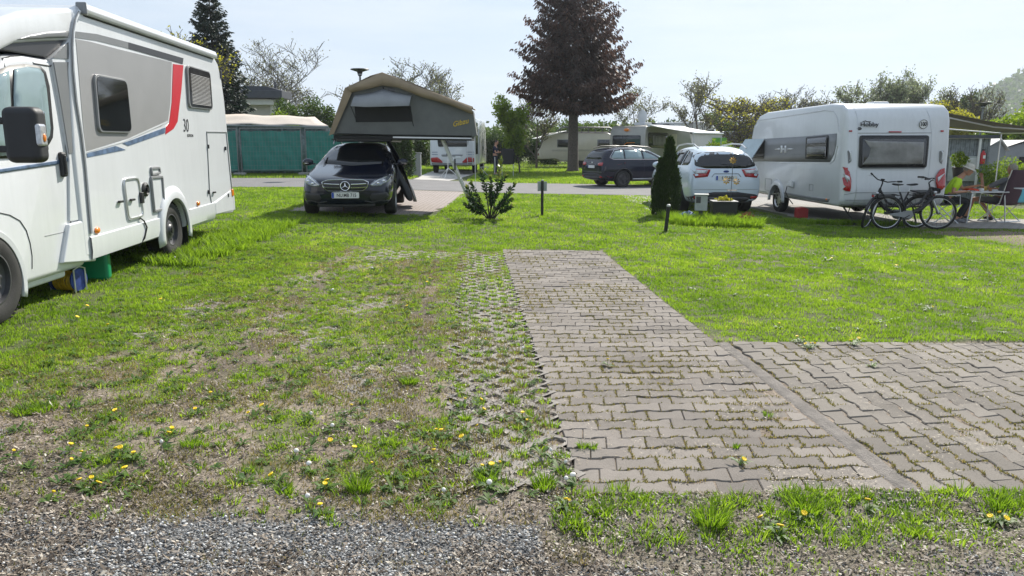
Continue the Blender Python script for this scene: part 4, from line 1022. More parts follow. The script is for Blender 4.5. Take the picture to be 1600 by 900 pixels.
# ---------------------------------------------------------------- big motorhome at the left
def motorhome():
    fw = Vector((.065, -1, 0)).normalized(); yaw = math.atan2(fw.y, fw.x)
    x0, y0 = -4.23, 6.02
    root = thing('motorhome', Vector((x0, y0, .14)), 'big white motorhome with silver panel and red swoosh at the left edge', 'motorhome', rz=yaw)
    lf = Vector((-fw.y, fw.x, 0)); O = root.location
    def S(px, py, yo=0.0):
        d = Vector(ray(px, py)); c = Vector((0, 0, EYE)); o = O + lf * yo; t = (o - c).dot(lf) / d.dot(lf); w = c + d * t - O
        return (w.dot(fw), w.z)
    Wd = 2.28
    # ---- living body
    prof = [(-1.50, .36), (-2.0, .33), (-3.4, .35), (-4.6, .38), (-6.50, .45), (-6.60, .56), (-6.57, 1.2), (-6.47, 2.2), (-6.40, 2.50), (-6.27, 2.74), (-6.05, 2.86), (-5.4, 2.9), (-1.95, 2.88), (-1.80, 2.80), (-1.70, 2.6), (-1.58, 2.2), (-1.50, 1.4)]
    mb = MB(); mb.prism([(x, 0, z) for x, z in prof], (0, -Wd, 0)); body = mb.build('living_body', 'white_gel', root, 30, bevel=.045, seg=3); bake(body); Bv = bvh(body)
    c1 = MB(); c1.lathe([(.43, -.3), (.43, .5)], (-3.92, -.2, .36), 'y', 40, cap=True); c2 = MB(); c2.lathe([(.43, -.5), (.43, .3)], (-3.92, -Wd + .2, .36), 'y', 40, cap=True)
    cut(body, [c1, c2])
    P3 = lambda pts, yo=0: [S(a, b, yo) for a, b in pts]
    def deco(pts, name, mat, h=.003, par=None, px=True, y=.001, rr_=0, bevel=0):
        q = P3(pts) if px else pts
        if rr_: q = rpoly(q, rr_)
        mb = MB(); mb.prism([(x, y, z) for x, z in q], (0, h, 0)); return mb.build(name, mat, par or body, 0, bevel=bevel)
    def line(pts, name, mat, r, par=None, px=True, y=.004, closed=False, n=6):
        q = P3(pts) if px else pts
        mb = MB(); mb.tube([(x, y, z) for x, z in q], r, n, closed=closed); return mb.build(name, mat, par or body, 60)
    # silver panel, dark band, red swoosh, blue stripe
    deco([(118, 61), (140, 65), (185, 77), (268, 97), (266, 160), (262, 188), (252, 197), (200, 216), (133, 237)], 'silver_panel', 'silver_band')
    deco([(117, 49), (150, 53), (200, 66), (286, 91), (285, 100), (200, 76), (150, 63.5), (117, 59)], 'roof_stripe', 'grey_band', .004)
    deco([(200, 66), (286, 91), (285, 100), (200, 76)], 'dark_stripe', 'dark_band', .005)
    deco([(270, 100), (286, 102), (283, 140), (277, 190), (271, 201), (258, 210), (259, 198), (264, 192), (268, 160)], 'red_swoosh', 'red_band', .004)
    deco([(135, 240), (180, 228), (196, 234), (136, 246)], 'blue_stripe', 'blue_band', .004)
    deco([(191, 224), (258, 199), (257, 208), (200, 228)], 'blue_stripe', 'blue_band', .004)
    deco([(131, 237.5), (133, 239), (192, 222.5), (262, 191), (261, 189), (191, 220.5)], 'white_line', 'white_gel', .005)
    x, z = S(290, 197); text('30', .26, 'number', 'ink', body, face_mtx((x, .004, z), (-1, 0, 0), (0, 0, 1)), .001, .85, -.002, .12)
    x, z = S(297, 212); text('EDITION', .055, 'edition_lettering', 'ink', body, face_mtx((x, .004, z), (-1, 0, 0), (0, 0, 1)), .001, 1.1)
    x, z = S(285, 211)
    # front piping
    line([(123, 17), (117, 30), (113.5, 50), (112.5, 75), (114, 110), (119, 160), (127, 210), (133, 260), (139, 330), (142, 365)], 'corner_piping', 'white_gel', .016, y=.006)
    line([(121, 17), (115, 30), (111.5, 50), (110.8, 75), (112, 110), (117, 160), (125, 210), (131, 260), (137, 330), (140, 365)], 'corner_seam', 'trim_grey', .006, y=.012)
    # windows
    def window(q, glass, extra=None):
        o = P3(q); a = rpoly(o, .09, 5); mb = MB(); mb.prism([(x, .002, z) for x, z in a], (0, .03, 0)); f = mb.build('window', 'trim_grey', root, 0, bevel=.008)
        cx = sum(p[0] for p in o) / 4; cz = sum(p[1] for p in o) / 4
        i = rpoly([(cx + (x - cx) * .93, cz + (z - cz) * .93) for x, z in o], .08, 5); mb = MB(); mb.prism([(x, .033, z) for x, z in i], (0, .004, 0)); g = mb.build('pane', glass, f, 0)
        return f, (cx, cz), o
    window([(143, 114.5), (194.5, 124.5), (203, 208), (151, 207)], 'window_dark')
    f, c, o = window([(289, 101), (325.5, 112), (330, 172), (293, 168)], 'window_acryl')
    mb = MB()
    for i in range(22):
        t = .2 + .7 * i / 21; a = [o[0][k] * (1 - t) + o[3][k] * t for k in (0, 1)]; b = [o[1][k] * (1 - t) + o[2][k] * t for k in (0, 1)]
        a2 = [a[k] * .9 + b[k] * .1 for k in (0, 1)]; b2 = [a[k] * .1 + b[k] * .9 for k in (0, 1)]
        mb.tube([(a2[0], .038, a2[1]), (b2[0], .038, b2[1])], .005, 4)
    mb.build('blind', 'blind', f)
    # garage door, hatches
    line([(322.5, 206), (353, 206.5), (358, 260), (365, 326), (362, 331), (333, 334), (327, 300)], 'garage_door_seam', 'trim_grey', .009, closed=True)
    for px, py in ((324, 229), (351, 232), (355, 305), (325, 300)):
        x, z = S(px, py); mb = MB(); mb.box((x, .012, z), (.03, .03, .06)); mb.build('latch', 'trim_black', root, bevel=.004)
    for q in (((x, z)) for x, z in (S(333, 300.5), S(186, 315))):
        mb = MB(); mb.box((q[0], .02, q[1]), (.09, .03, .025)); mb.build('latch', 'trim_black', root, bevel=.004)
    def hatch(q, mat, wdt, name, r=.07):
        o = rpoly(P3(q), r, 4); mb = MB(); mb.tube([(x, .008, z) for x, z in o], wdt, 6, closed=True); h = mb.build(name, mat, root, 60)
        mb = MB(); mb.prism([(x, .002, z) for x, z in o], (0, .008, 0)); mb.build('hatch_door', 'white_gel', h, 0)
        return h
    hatch([(191.5, 281), (214, 278), (222.5, 337), (199.5, 343)], 'alu', .017, 'service_hatch')
    hatch([(234, 277.5), (251.5, 276), (255.5, 326), (239.5, 330)], 'trim_grey', .022, 'cassette_hatch', .03)
    hatch([(234.5, 263), (247, 262), (248.5, 270), (236, 273)], 'trim_grey', .02, 'power_socket', .02)
    x, z = S(226, 296); mb = MB(); mb.lathe([(.085, 0), (.085, .02), (.06, .035), (.05, .02), (.025, .02), (.025, .045), (0, .045)], (x, 0, z), 'y', 24); mb.build('exhaust_port', 'trim_black', root, 40)
    x, z = S(218.5, 309); mb = MB(); mb.box((x, .02, z), (.07, .04, .13)); mb.build('latch', 'trim_black', root, bevel=.008)
    x, z = S(203, 312); mb = MB(); mb.box((x, .03, z), (.1, .03, .025)); mb.build('latch', 'trim_black', root, bevel=.006)
    mb = MB(); c = [(*S(214, 338),), (*S(221, 345),), (*S(225, 355),), (*S(222, 372),), (*S(219, 381),)]
    mb.tube([(c[0][0], .01, c[0][1]), (c[1][0], .03, c[1][1]), (c[2][0], .035, c[2][1]), (c[3][0], .03, c[3][1]), (c[4][0], -.02, c[4][1] - .03)], .009, 6); mb.build('power_cable', 'trim_black', root)
    x, z = S(226, 315); 
    # gas vent panel
    deco([(272, 318), (279, 316), (279, 322), (272, 323)], 'side_marker', 'orange_lens', .02, root, rr_=.02) if 0 else None
    for px, py in ((151, 360), (309, 318)):
        x, z = S(px, py); mb = MB(); mb.ell((x, .008, z), (.055, .02, .035), 12, 8); mb.build('side_marker', 'orange_lens', root)
    x, z = S(362, 301); mb = MB(); mb.box((x + .0, .0, z), (.1, .05, .11)); mb.build('side_marker', 'orange_lens', root, bevel=.01)
    # skirt: proud lower panel with ledge
    za, zb_ = S(149, 369)[1], S(259, 338)[1]; xa_, xb_ = S(149, 369)[0], S(259, 338)[0]
    for (xa, xb) in ((-1.62, -3.42), (-4.45, -5.55)):
        n = 10; P = []
        for i in range(n + 1):
            x = xa + (xb - xa) * i / n; zt = za + (zb_ - za) * (x - xa_) / (xb_ - xa_); P.append([(x, .002, zt + .012), (x, .022, zt), (x, .024, zt - .14), (x, .012, zt - .22), (x, -.03, .335)])
        mb = MB(); mb.grid(P); mb.build('side_skirt', 'white_gel', root, 30)
    # wheel-arch flare
    mb = MB(); P = []
    for i in range(25):
        a = math.pi * (-.08 + 1.16 * i / 24); ca, sa = math.cos(a), math.sin(a); P.append([(-3.92 + ca * .43, .02, .36 + sa * .43), (-3.92 + ca * .44, .04, .36 + sa * .445), (-3.92 + ca * .50, .042, .36 + sa * .51), (-3.92 + ca * .58, .002, .36 + sa * .60)])
    mb.grid(P); mb.build('wheel_arch', 'white_gel', root, 50, solid=.006)
    mb = MB(); mb.box((-4.42, -.17, .28), (.02, .3, .34)); mb.build('mud_flap', 'trim_black', root)
    # rear end
    mb = MB(); mb.prism([(-6.62, .01, .40), (-6.62, .01, .62), (-6.58, .01, .78), (-5.55, .025, .62), (-5.55, .025, .42)], (0, -Wd - .02, 0)); mb.build('rear_bumper', 'white_gel', root, 30, bevel=.03, seg=3)
    x, z = S(344, 116); mb = MB(); mb.box((x - .02, .006, z), (.07, .02, .12)); mb.build('marker_light', 'trim_black', root, bevel=.005)
    # awning case along the roof edge
    mb = MB(); mb.prism([(-1.95, 0.005, 2.79), (-1.95, .05, 2.80), (-1.95, .065, 2.84), (-1.95, .04, 2.90), (-1.95, -.04, 2.91), (-1.95, -.05, 2.82)], (-4.1, 0, 0)); aw = mb.build('awning_case', 'white_paint', root, 60, bevel=.012)
    mb = MB(); mb.box((-1.94, .01, 2.85), (.03, .11, .12)); mb.build('end_cap', 'trim_grey', aw, bevel=.02)
    mb = MB(); mb.tube([(-1.98, .006, 2.785), (-6.0, .006, 2.785)], .008, 5); mb.build('roof_seam', 'trim_black', body)
    # ---- overcab nose
    yc = -Wd / 2
    up = [S(a, b, -.03) for a, b in ((112, 12), (60, 14), (30, 17), (0, 27), (-40, 48), (-80, 80))]; lo = [S(a, b, -.03) for a, b in ((-80, 100), (-30, 92), (0, 79), (22, 68), (60, 65), (104, 63), (112, 63))]
    mb = MB(); mb.prism([(x, -.012, z) for x, z in up + lo], (0, -Wd + .024, 0)); cap = mb.build('overcab', 'white_gel', root, 30, bevel=.1, seg=6); bake(cap, 60); Bc = bvh(cap)
    q = [S(a, b, -.02) for a, b in ((24, 62), (45, 55), (70, 50), (112, 47.5), (112, 58.5), (70, 60), (45, 61))]; patch(Bc, q, 'y', 'roof_stripe', 'grey_band', cap, .003, 2)
    # dark cabin skylight on the nose
    mb = MB(); mb.prism([(-.72, yc + .62, 2.86), (.12, yc + .5, 2.62), (.12, yc - .5, 2.62), (-.72, yc - .62, 2.86)], (0.02, 0, .06)); mb.build('roof_window', 'grey_band', root, 0, bevel=.03)
    # ---- driver's cab
    cp = [(-1.62, .27), (.9, .27), (1.0, .4), (1.02, .75), (.93, .98), (.6, 1.16), (.2, 1.32), (-.02, 1.52), (-.5, 2.16), (-.62, 2.25), (-.9, 2.29), (-1.62, 2.30)]
    mb = MB(); mb.prism([(x, -.045, z) for x, z in cp], (0, -Wd + .09, 0)); cab = mb.build('cab', 'white_gel', root, 30, bevel=.07, seg=5); bake(cab, 60); Bk = bvh(cab)
    c1 = MB(); c1.lathe([(.455, -.4), (.455, .5)], (-.0, -.35, .33), 'y', 44, cap=True); c2 = MB(); c2.lathe([(.455, -.5), (.455, .4)], (0, -Wd + .35, .33), 'y', 44, cap=True); cut(cab, [c1, c2])
    ws = [(-.75, 1.36), (0, 1.33), (.75, 1.36), (.72, 2.05), (.5, 2.13), (-.5, 2.13), (-.72, 2.05)]
    patch(Bk, [(yc + a, b) for a, b in ws], 'x', 'windscreen', 'window_dark', root, .005, 3)
    Sk = lambda pts: [S(a, b, -.05) for a, b in pts]
    # door window (two panes in black rubber)
    q = Sk([(-60, 250), (-40, 150), (-10, 112), (12, 102), (35, 100), (60, 103), (69, 112), (75, 135), (81, 200), (80, 215), (74, 226), (60, 243), (20, 247)])
    dwn = patch(Bk, q, 'y', 'door_window', 'trim_black', root, .008, 3)
    patch(Bk, Sk([(20, 243), (17, 150), (18, 108), (40, 104), (58, 107), (64, 115), (69, 140), (75, 200), (74, 212), (66, 224), (55, 238)]), 'y', 'pane', 'window_sky', dwn, .016, 3)
    patch(Bk, Sk([(-48, 245), (-33, 160), (-8, 118), (10, 110), (12, 150), (16, 243)]), 'y', 'quarter_pane', 'window_sky', dwn, .016, 2)
    # door outline, grooves
    def kl(pts, r, mat='trim_black', name='door_gap', off=.002):
        mb = MB(); mb.tube(lineon(Bk, Sk(pts), 'y', 1, off), r, 5); return mb.build(name, mat, cab, 60)
    kl([(-30, 110), (0, 93), (20, 88), (50, 86), (76, 91), (84, 110), (92, 160), (97, 200), (103, 240), (109, 270), (110, 300), (110, 340), (104, 390), (99, 410)], .006)
    kl([(49, 420), (49, 400), (46, 380), (40, 360), (30, 345), (14, 336), (-4, 332)], .004)
    kl([(69, 369), (109, 360)], .003, 'trim_grey')
    patch(Bk, Sk([(-20, 266), (0, 263), (88, 250), (105, 246), (105, 252), (88, 257), (0, 270), (-20, 272)]), 'y', 'blue_stripe', 'blue_band', cab, .004, 2)
    0 and patch(Bk, Sk([(84, 95), (112, 95), (113, 110), (118, 170), (130, 238), (105, 243), (98, 180)]), 'y', 'grey_corner_panel', 'grey_band', cab, .006, 2)
    mb = MB(); q = Sk([(50, 410), (109, 393)]); 
    # shadow-gap corner moulding between cab and body
    mb = MB(); h = [S(a, b, .0) for a, b in ((110, 350), (139, 342), (147, 368), (152, 408), (100, 412))]; mb.prism([(x, -.1, z) for x, z in h], (0, .096, 0)); mb.build('lower_corner_panel', 'white_gel', root, 40, bevel=.02, seg=3)
    mb = MB(); h = [S(a, b, -.01) for a, b in ((84, 93), (112, 60), (113, 110), (118, 170), (130, 238), (136, 300), (139, 342), (112, 346), (111, 250), (98, 170))]; mb.prism([(x, -.16, z) for x, z in h], (0, .135, 0)); cpn = mb.build('upper_corner_panel', 'white_gel', root, 40, bevel=.008, seg=2)
    mb = MB(); h = [S(a, b, -.005) for a, b in ((86, 97), (111.5, 97), (113, 120), (118, 170), (129, 236), (110, 240), (99, 170))]; mb.prism([(x, -.022, z) for x, z in h], (0, .006, 0)); mb.build('grey_panel', 'grey_band', cpn, 0)
    mb = MB(); h = [S(a, b, -.005) for a, b in ((109, 66), (110, 92), (84, 90))]; mb.prism([(x, -.022, z) for x, z in h], (0, .006, 0)); mb.build('grey_panel', 'grey_band', cpn, 0)
    mb = MB(); h = [S(a, b, -.02) for a, b in ((2, 77), (22, 66), (106, 61.5), (98, 75), (80, 90))]; mb.prism([(x, -.35, z) for x, z in h], (0, .30, 0)); mb.build('overcab_recess', 'dark_band', root, 0, bevel=.01)
    # handle
    c = Sk([(95, 257)])[0]; p = lineon(Bk, [c, (c[0] + .001, c[1])], 'y', 1, .0)[0]
    mb = MB(); mb.box(p + Vector((0, .015, 0)), (.09, .05, .24)); hd = mb.build('door_handle', 'plastic_black', root, bevel=.025, seg=3)
    mb = MB(); mb.box(p + Vector((.01, .045, .0)), (.03, .02, .18)); mb.build('grip', 'trim_black', hd, bevel=.008)
    # mirror
    q0 = at(40, 211, 5.55) - O; R3 = Matrix.Rotation(-yaw, 3, 'Z'); q0 = R3 @ q0
    mb = MB(); mb.box(q0, (.17, .25, .40)); mr_ = mb.build('mirror', 'plastic_black', root, bevel=.055, seg=4)
    mb = MB(); mb.box(q0 + Vector((-.085, 0, .03)), (.02, .21, .28)); mb.build('mirror_glass', 'chrome', mr_, bevel=.008)
    mb = MB(); mb.box(q0 + Vector((.02, .115, -.0)), (.10, .05, .16)); ind = mb.build('indicator', 'clear_lens', mr_, bevel=.02, seg=3)
    mb = MB(); mb.ell(q0 + Vector((.02, .14, -.02)), (.02, .01, .03)); mb.build('bulb', 'orange_lens', mr_)
    mb = MB()
    for dz in (-.1, .1): mb.box(q0 + Vector((.03, -.24, dz)), (.08, .3, .05))
    mb.build('mirror_arm', 'plastic_black', mr_, bevel=.012)
    # front wheel-arch lip
    mb = MB(); P = []
    for i in range(31):
        a = math.pi * (-.12 + 1.22 * i / 30); ca, sa = math.cos(a), math.sin(a); y_ = -.045
        P.append([(ca * .455, y_ - .04, .33 + sa * .455), (ca * .46, y_ + .012, .33 + sa * .46), (ca * .50, y_ + .016, .33 + sa * .50), (ca * .525, y_ - .012, .33 + sa * .525)])
    mb.grid(P); mb.build('wheel_arch', 'white_gel', root, 50, solid=.004)
    mb = MB(); mb.box((-.85, -.16, .26), (.9, .12, .1)); mb.build('sill', 'white_gel', root, bevel=.03)
    for sy in (1, -1):
        yy = yc + sy * .985
        wheel(root, -.09, yy, .40, .235, sy, 'steel_dark', steel=True, rr=.56)
        wheel(root, -3.92, yy + sy * .01, .38, .235, sy, 'steel_dark', steel=True, rr=.56)
    for sy in (1, -1):
        P = [(yc + sy * .55, .92), (yc + sy * .9, .88), (yc + sy * .92, 1.08), (yc + sy * .66, 1.1)]; patch(Bk, P if sy > 0 else P[::-1], 'x', 'headlight', 'headlamp', root, .01, 2)
    patch(Bk, [(yc - .6, .5), (yc + .6, .5), (yc + .55, .8), (yc - .55, .8)], 'x', 'grille', 'trim_black', root, .006, 3)
    # underbody
    mb = MB(); mb.box((-3.2, yc, .42), (6.0, 1.5, .1)); mb.box((-2.6, yc + .5, .33), (.9, .5, .2)); mb.build('chassis', 'trim_black', root)
    return root
motorhome()
# things under the motorhome
r_ = thing('jerry_can', G(*gp(178, 432)), 'green plastic canister with yellow cap under the white motorhome', 'canister', rz=.3)
r_.location = G(-4.62, 8.15)
mb = MB(); mb.box((0, 0, .155), (.34, .18, .31)); mb.build('can', 'green_plastic', r_, bevel=.045, seg=4)
mb = MB(); mb.box((-.03, 0, .32), (.14, .07, .04)); mb.build('handle', 'yellow_plastic', r_, bevel=.015)
mb = MB(); mb.lathe([(.035, 0), (.035, .035), (0, .035)], (.12, 0, .31), 'z', 14); mb.build('cap', 'yellow_plastic', r_)
r_ = thing('cable_reel', G(-4.55, 7.55), 'blue reel wound with yellow hose lying under the white motorhome', 'hose reel', rz=1.4)
mb = MB(); mb.lathe([(.02, -.15), (.09, -.15), (.09, .15), (.02, .15)], (0, 0, .14), 'y', 20); mb.build('drum', 'blue_bag', r_)
for s_ in (-1, 1):
    mb = MB(); mb.lathe([(.0, -.008), (.15, -.008), (.15, .008), (0, .008)], (0, s_ * .16, .155), 'y', 24); mb.build('flange', 'blue_bag', r_, 30)
mb = MB()
for k in range(7):
    for j in range(2):
        a0 = random.Random(k * 3 + j).random(); mb.tube([(math.cos(t) * (.10 + .02 * j), -.13 + .043 * k + .01 * math.sin(2 * t + a0 * 6), .14 + math.sin(t) * (.10 + .02 * j)) for t in np.linspace(0, 2 * math.pi, 16)[:-1]], .011, 6, closed=True)
mb.build('hose', 'yellow_hose', r_)
r_.scale = (.78,) * 3; mb = MB(); mb.tube([(-.1, -.18, .0), (-.1, -.18, .3), (.0, -.18, .33), (.1, -.18, .3), (.1, -.18, .0)], .01, 6); mb.build('stand', 'alu', r_); mb = MB(); mb.tube([(-.1, .18, .0), (-.1, .18, .25), (.1, .18, .25), (.1, .18, .0)], .01, 6); mb.build('stand', 'alu', r_)

# ---------------------------------------------------------------- two more cars
def suv(name, loc, fwd, label, paint, dims, rear, chrome=False, ptxt='', rails=True, lenses='clear_lens', cladding=True):
    L, Wh, Ht = dims; yaw = math.atan2(fwd[1], fwd[0])
    root = thing(name, loc, label, 'car', rz=yaw); k = Ht / 1.68; h = Wh
    st = [(2.26, .6, .36, .70, .78, .45), (2.16, .82, .25, .86, .95, .62), (1.75, .97 * h, .22, 1.0, 1.08, .68), (1.0, h, .22, 1.07, 1.15, .70), (.75, h, .22, 1.09, 1.2, .70), (.15, h, .22, 1.11, 1.56, .62), (-.3, h, .22, 1.12, 1.655, .61), (-1.2, h, .22, 1.14, 1.67, .60),
          (-1.85, .99 * h, .24, 1.16, 1.61, .59), (-2.06, .975 * h, .27, 1.15, 1.5, .61), (-2.19, .955 * h, .3, 1.08, 1.2, .68), (-2.27, .92 * h, .33, .92, 1.0, .70), (-2.3, .8 * h, .40, .76, .86, .62)]
    q = L / 4.56
    st = [(a * q, b, c, d * k, e * k, f) for a, b, c, d, e, f in st]
    body = carbody(st).build('body', paint, root, 180, sub=2); bake(body, 60); B = bvh(body)
    ax = (1.38 * q, -1.32 * q); cut(body, arches(ax, .345, h)); body.data.shade_smooth(); body.data.set_sharp_from_angle(angle=rad(50))
    ws = [(-.68, 1.2), (0, 1.17), (.68, 1.2), (.55, 1.55), (0, 1.6), (-.55, 1.55)]
    patch(B, [(a, b * k) for a, b in ws], 'x', 'windscreen', 'window_dark', root, .004, 3)
    for s_ in (1, -1):
        for P in ([(.72, 1.17), (.1, 1.49), (-.3, 1.54), (-.3, 1.17)], [(-.38, 1.17), (-.38, 1.55), (-1.15, 1.55), (-1.2, 1.18)], [(-1.27, 1.18), (-1.22, 1.54), (-1.6, 1.50), (-1.85, 1.26), (-1.8, 1.2)]):
            patch(B, [(a * q, b * k) for a, b in P], 'y', 'side_window', 'window_sky' if chrome else 'window_dark', root, .004, 2, side=s_)
        if chrome:
            mb = MB(); mb.tube(lineon(B, [(a * q, b * k) for a, b in ((.8, 1.15), (-1.78, 1.165), (-1.92, 1.25), (-1.62, 1.54), (-1.15, 1.59), (-.3, 1.58), (.1, 1.53), (.8, 1.15))], 'y', s_, .004), .011, 5); mb.build('chrome_frame', 'chrome', root)
        for xx in (-.34, -1.24):
            mb = MB(); mb.tube(lineon(B, [(xx * q, 1.13 * k), (xx * q, .8 * k), (xx * q - .02, .45)], 'y', s_), .004, 4); mb.build('door_gap', 'trim_black', body)
            mb = MB(); mb.tube(lineon(B, [((xx + .02) * q - .05, .99 * k), ((xx) * q - .22, 1.0 * k)], 'y', s_, .016), .012, 6); mb.build('door_handle', paint, root)
        if cladding:
            for xx in ax:
                mb = MB(); pts = lineon(B, [(xx + math.cos(a) * .425, .325 + math.sin(a) * .425) for a in np.linspace(-.05, math.pi + .05, 22)], 'y', s_, .004); mb.tube(pts, .028, 6); mb.build('arch_cladding', 'plastic_black' if not chrome else 'plastic_black', root)
            patch(B, [(-.9 * q, .26), (.95 * q, .26), (.92 * q, .36), (-.88 * q, .36)], 'y', 'sill', 'plastic_black' if paint != 'navy_paint' else 'alu', root, .006, 2, side=s_)
        mb = MB(); mb.ell((.62 * q, s_ * (h + .1), 1.14 * k), (.08, .12, .085)); mb.build('mirror', paint, root, 50)
        if rails:
            mb = MB(); mb.tube([(.2 * q, s_ * .6, 1.58 * k), (.0, s_ * .6, 1.665 * k), (-.8, s_ * .6, 1.715 * k), (-1.5 * q, s_ * .6, 1.70 * k), (-1.85 * q, s_ * .6, 1.61 * k)], .018, 6); mb.build('roof_rail', 'alu' if not chrome else 'trim_black', root)
        for P in rear['light']:
            PP = [(s_ * a, b) for a, b in P['p']]; patch(B, PP if s_ > 0 else PP[::-1], 'x', 'tail_light', P['m'], root, P.get('o', .006), 2, side=-1)
        P = [(.45 * s_, .82), (.8 * s_, .8), (.84 * s_, .92), (.5 * s_, .9)]; patch(B, P if s_ > 0 else P[::-1], 'x', 'headlight', 'headlamp', root, .006, 2)
        P = [(.62 * s_, .40), (.86 * s_, .40), (.86 * s_, .46), (.62 * s_, .46)]; patch(B, P if s_ > 0 else P[::-1], 'x', 'reflector', 'red_lens', root, .013, 2, side=-1)
        for xx in ax: wheel(root, xx, s_ * (h - .12), .345, .23, s_, 'alloy' if not chrome else 'steel_dark', 5)
    rw = patch(B, rpoly(rear['win'], .05), 'x', 'rear_window', 'window_dark', root, .006, 3, side=-1)
    mb = MB(); mb.tube(lineon(B, [(-.35, rear['win'][0][1] + .0), (.1, rear['win'][0][1] + .04)], 'x', -1, .02), .008, 5); mb.build('rear_wiper', 'trim_black', rw)
    patch(B, [(-.84 * h, .27), (.84 * h, .27), (.95 * h, .44), (.80 * h, .50), (.3, .56), (-.3, .56), (-.8 * h, .50), (-.95 * h, .44)], 'x', 'rear_bumper', 'plastic_black', root, .008, 3, side=-1)
    patch(B, [(-.5, .30), (.5, .30), (.6, .40), (.5, .44), (-.5, .44), (-.6, .40)], 'x', 'skid_plate', 'steel_dark', root, .014, 2, side=-1)
    mb = MB()
    mb.tube(lineon(B, [(-.93 * h, .62), (-.5, .62), (.5, .62), (.93 * h, .62)], 'x', -1, .001), .005, 5); mb.build('tailgate_gap', 'trim_grey', body)
    pz = rear['plate']; p = lineon(B, [(0, pz), (.001, pz)], 'x', -1, .012)[0]; p.y = rear.get('py', 0)
    plate(root, face_mtx(p, (0, -1, 0), (0, 0, 1)), ptxt)
    mb = MB(); mb.tube(lineon(B, [(-.36, pz + .02), (-.3, pz + .1), (.3, pz + .1), (.36, pz + .02)], 'x', -1, .004), .009, 5); mb.build('plate_recess', 'trim_grey', body)
    mb = MB(); e = lineon(B, [(0, pz + .155), (.001, pz + .155)], 'x', -1, .012)[0]; mb.ell(e, (.012, .07, .028), 16, 8); mb.build('badge', 'blue_bag' if not chrome else 'chrome', root)
    return root
suv('suv', G(5.10, 20.65), (-.05, 1), 'pale blue white car with roof rails parked beside the caravan', 'bluewhite_paint', (4.52, .92, 1.68),
    dict(win=[(-.76, 1.19), (-.5, 1.13), (.5, 1.13), (.76, 1.19), (.70, 1.42), (.6, 1.5), (0, 1.54), (-.6, 1.5), (-.70, 1.42)], plate=.90, light=[dict(p=[(.90, 1.13), (.38, 1.10), (.46, .93), (.76, .90)], m='red_lens'), dict(p=[(.84, 1.11), (.45, 1.085), (.49, 1.01), (.78, 1.01)], m='clear_lens', o=.012)]), ptxt='S CF 300')
suv('dark_suv', G(5.22, 31.25), (math.cos(rad(24)), math.sin(rad(24))), 'dark navy car with chrome window frames parked across behind the thuja', 'navy_paint', (4.44, .91, 1.6),
    dict(win=[(-.62, 1.12), (.62, 1.12), (.56, 1.4), (.45, 1.45), (-.45, 1.45), (-.56, 1.4)], plate=.82, light=[dict(p=[(.90, 1.0), (.5, .98), (.45, .90), (.56, .86), (.88, .87)], m='red_lens')]), chrome=True, ptxt='')

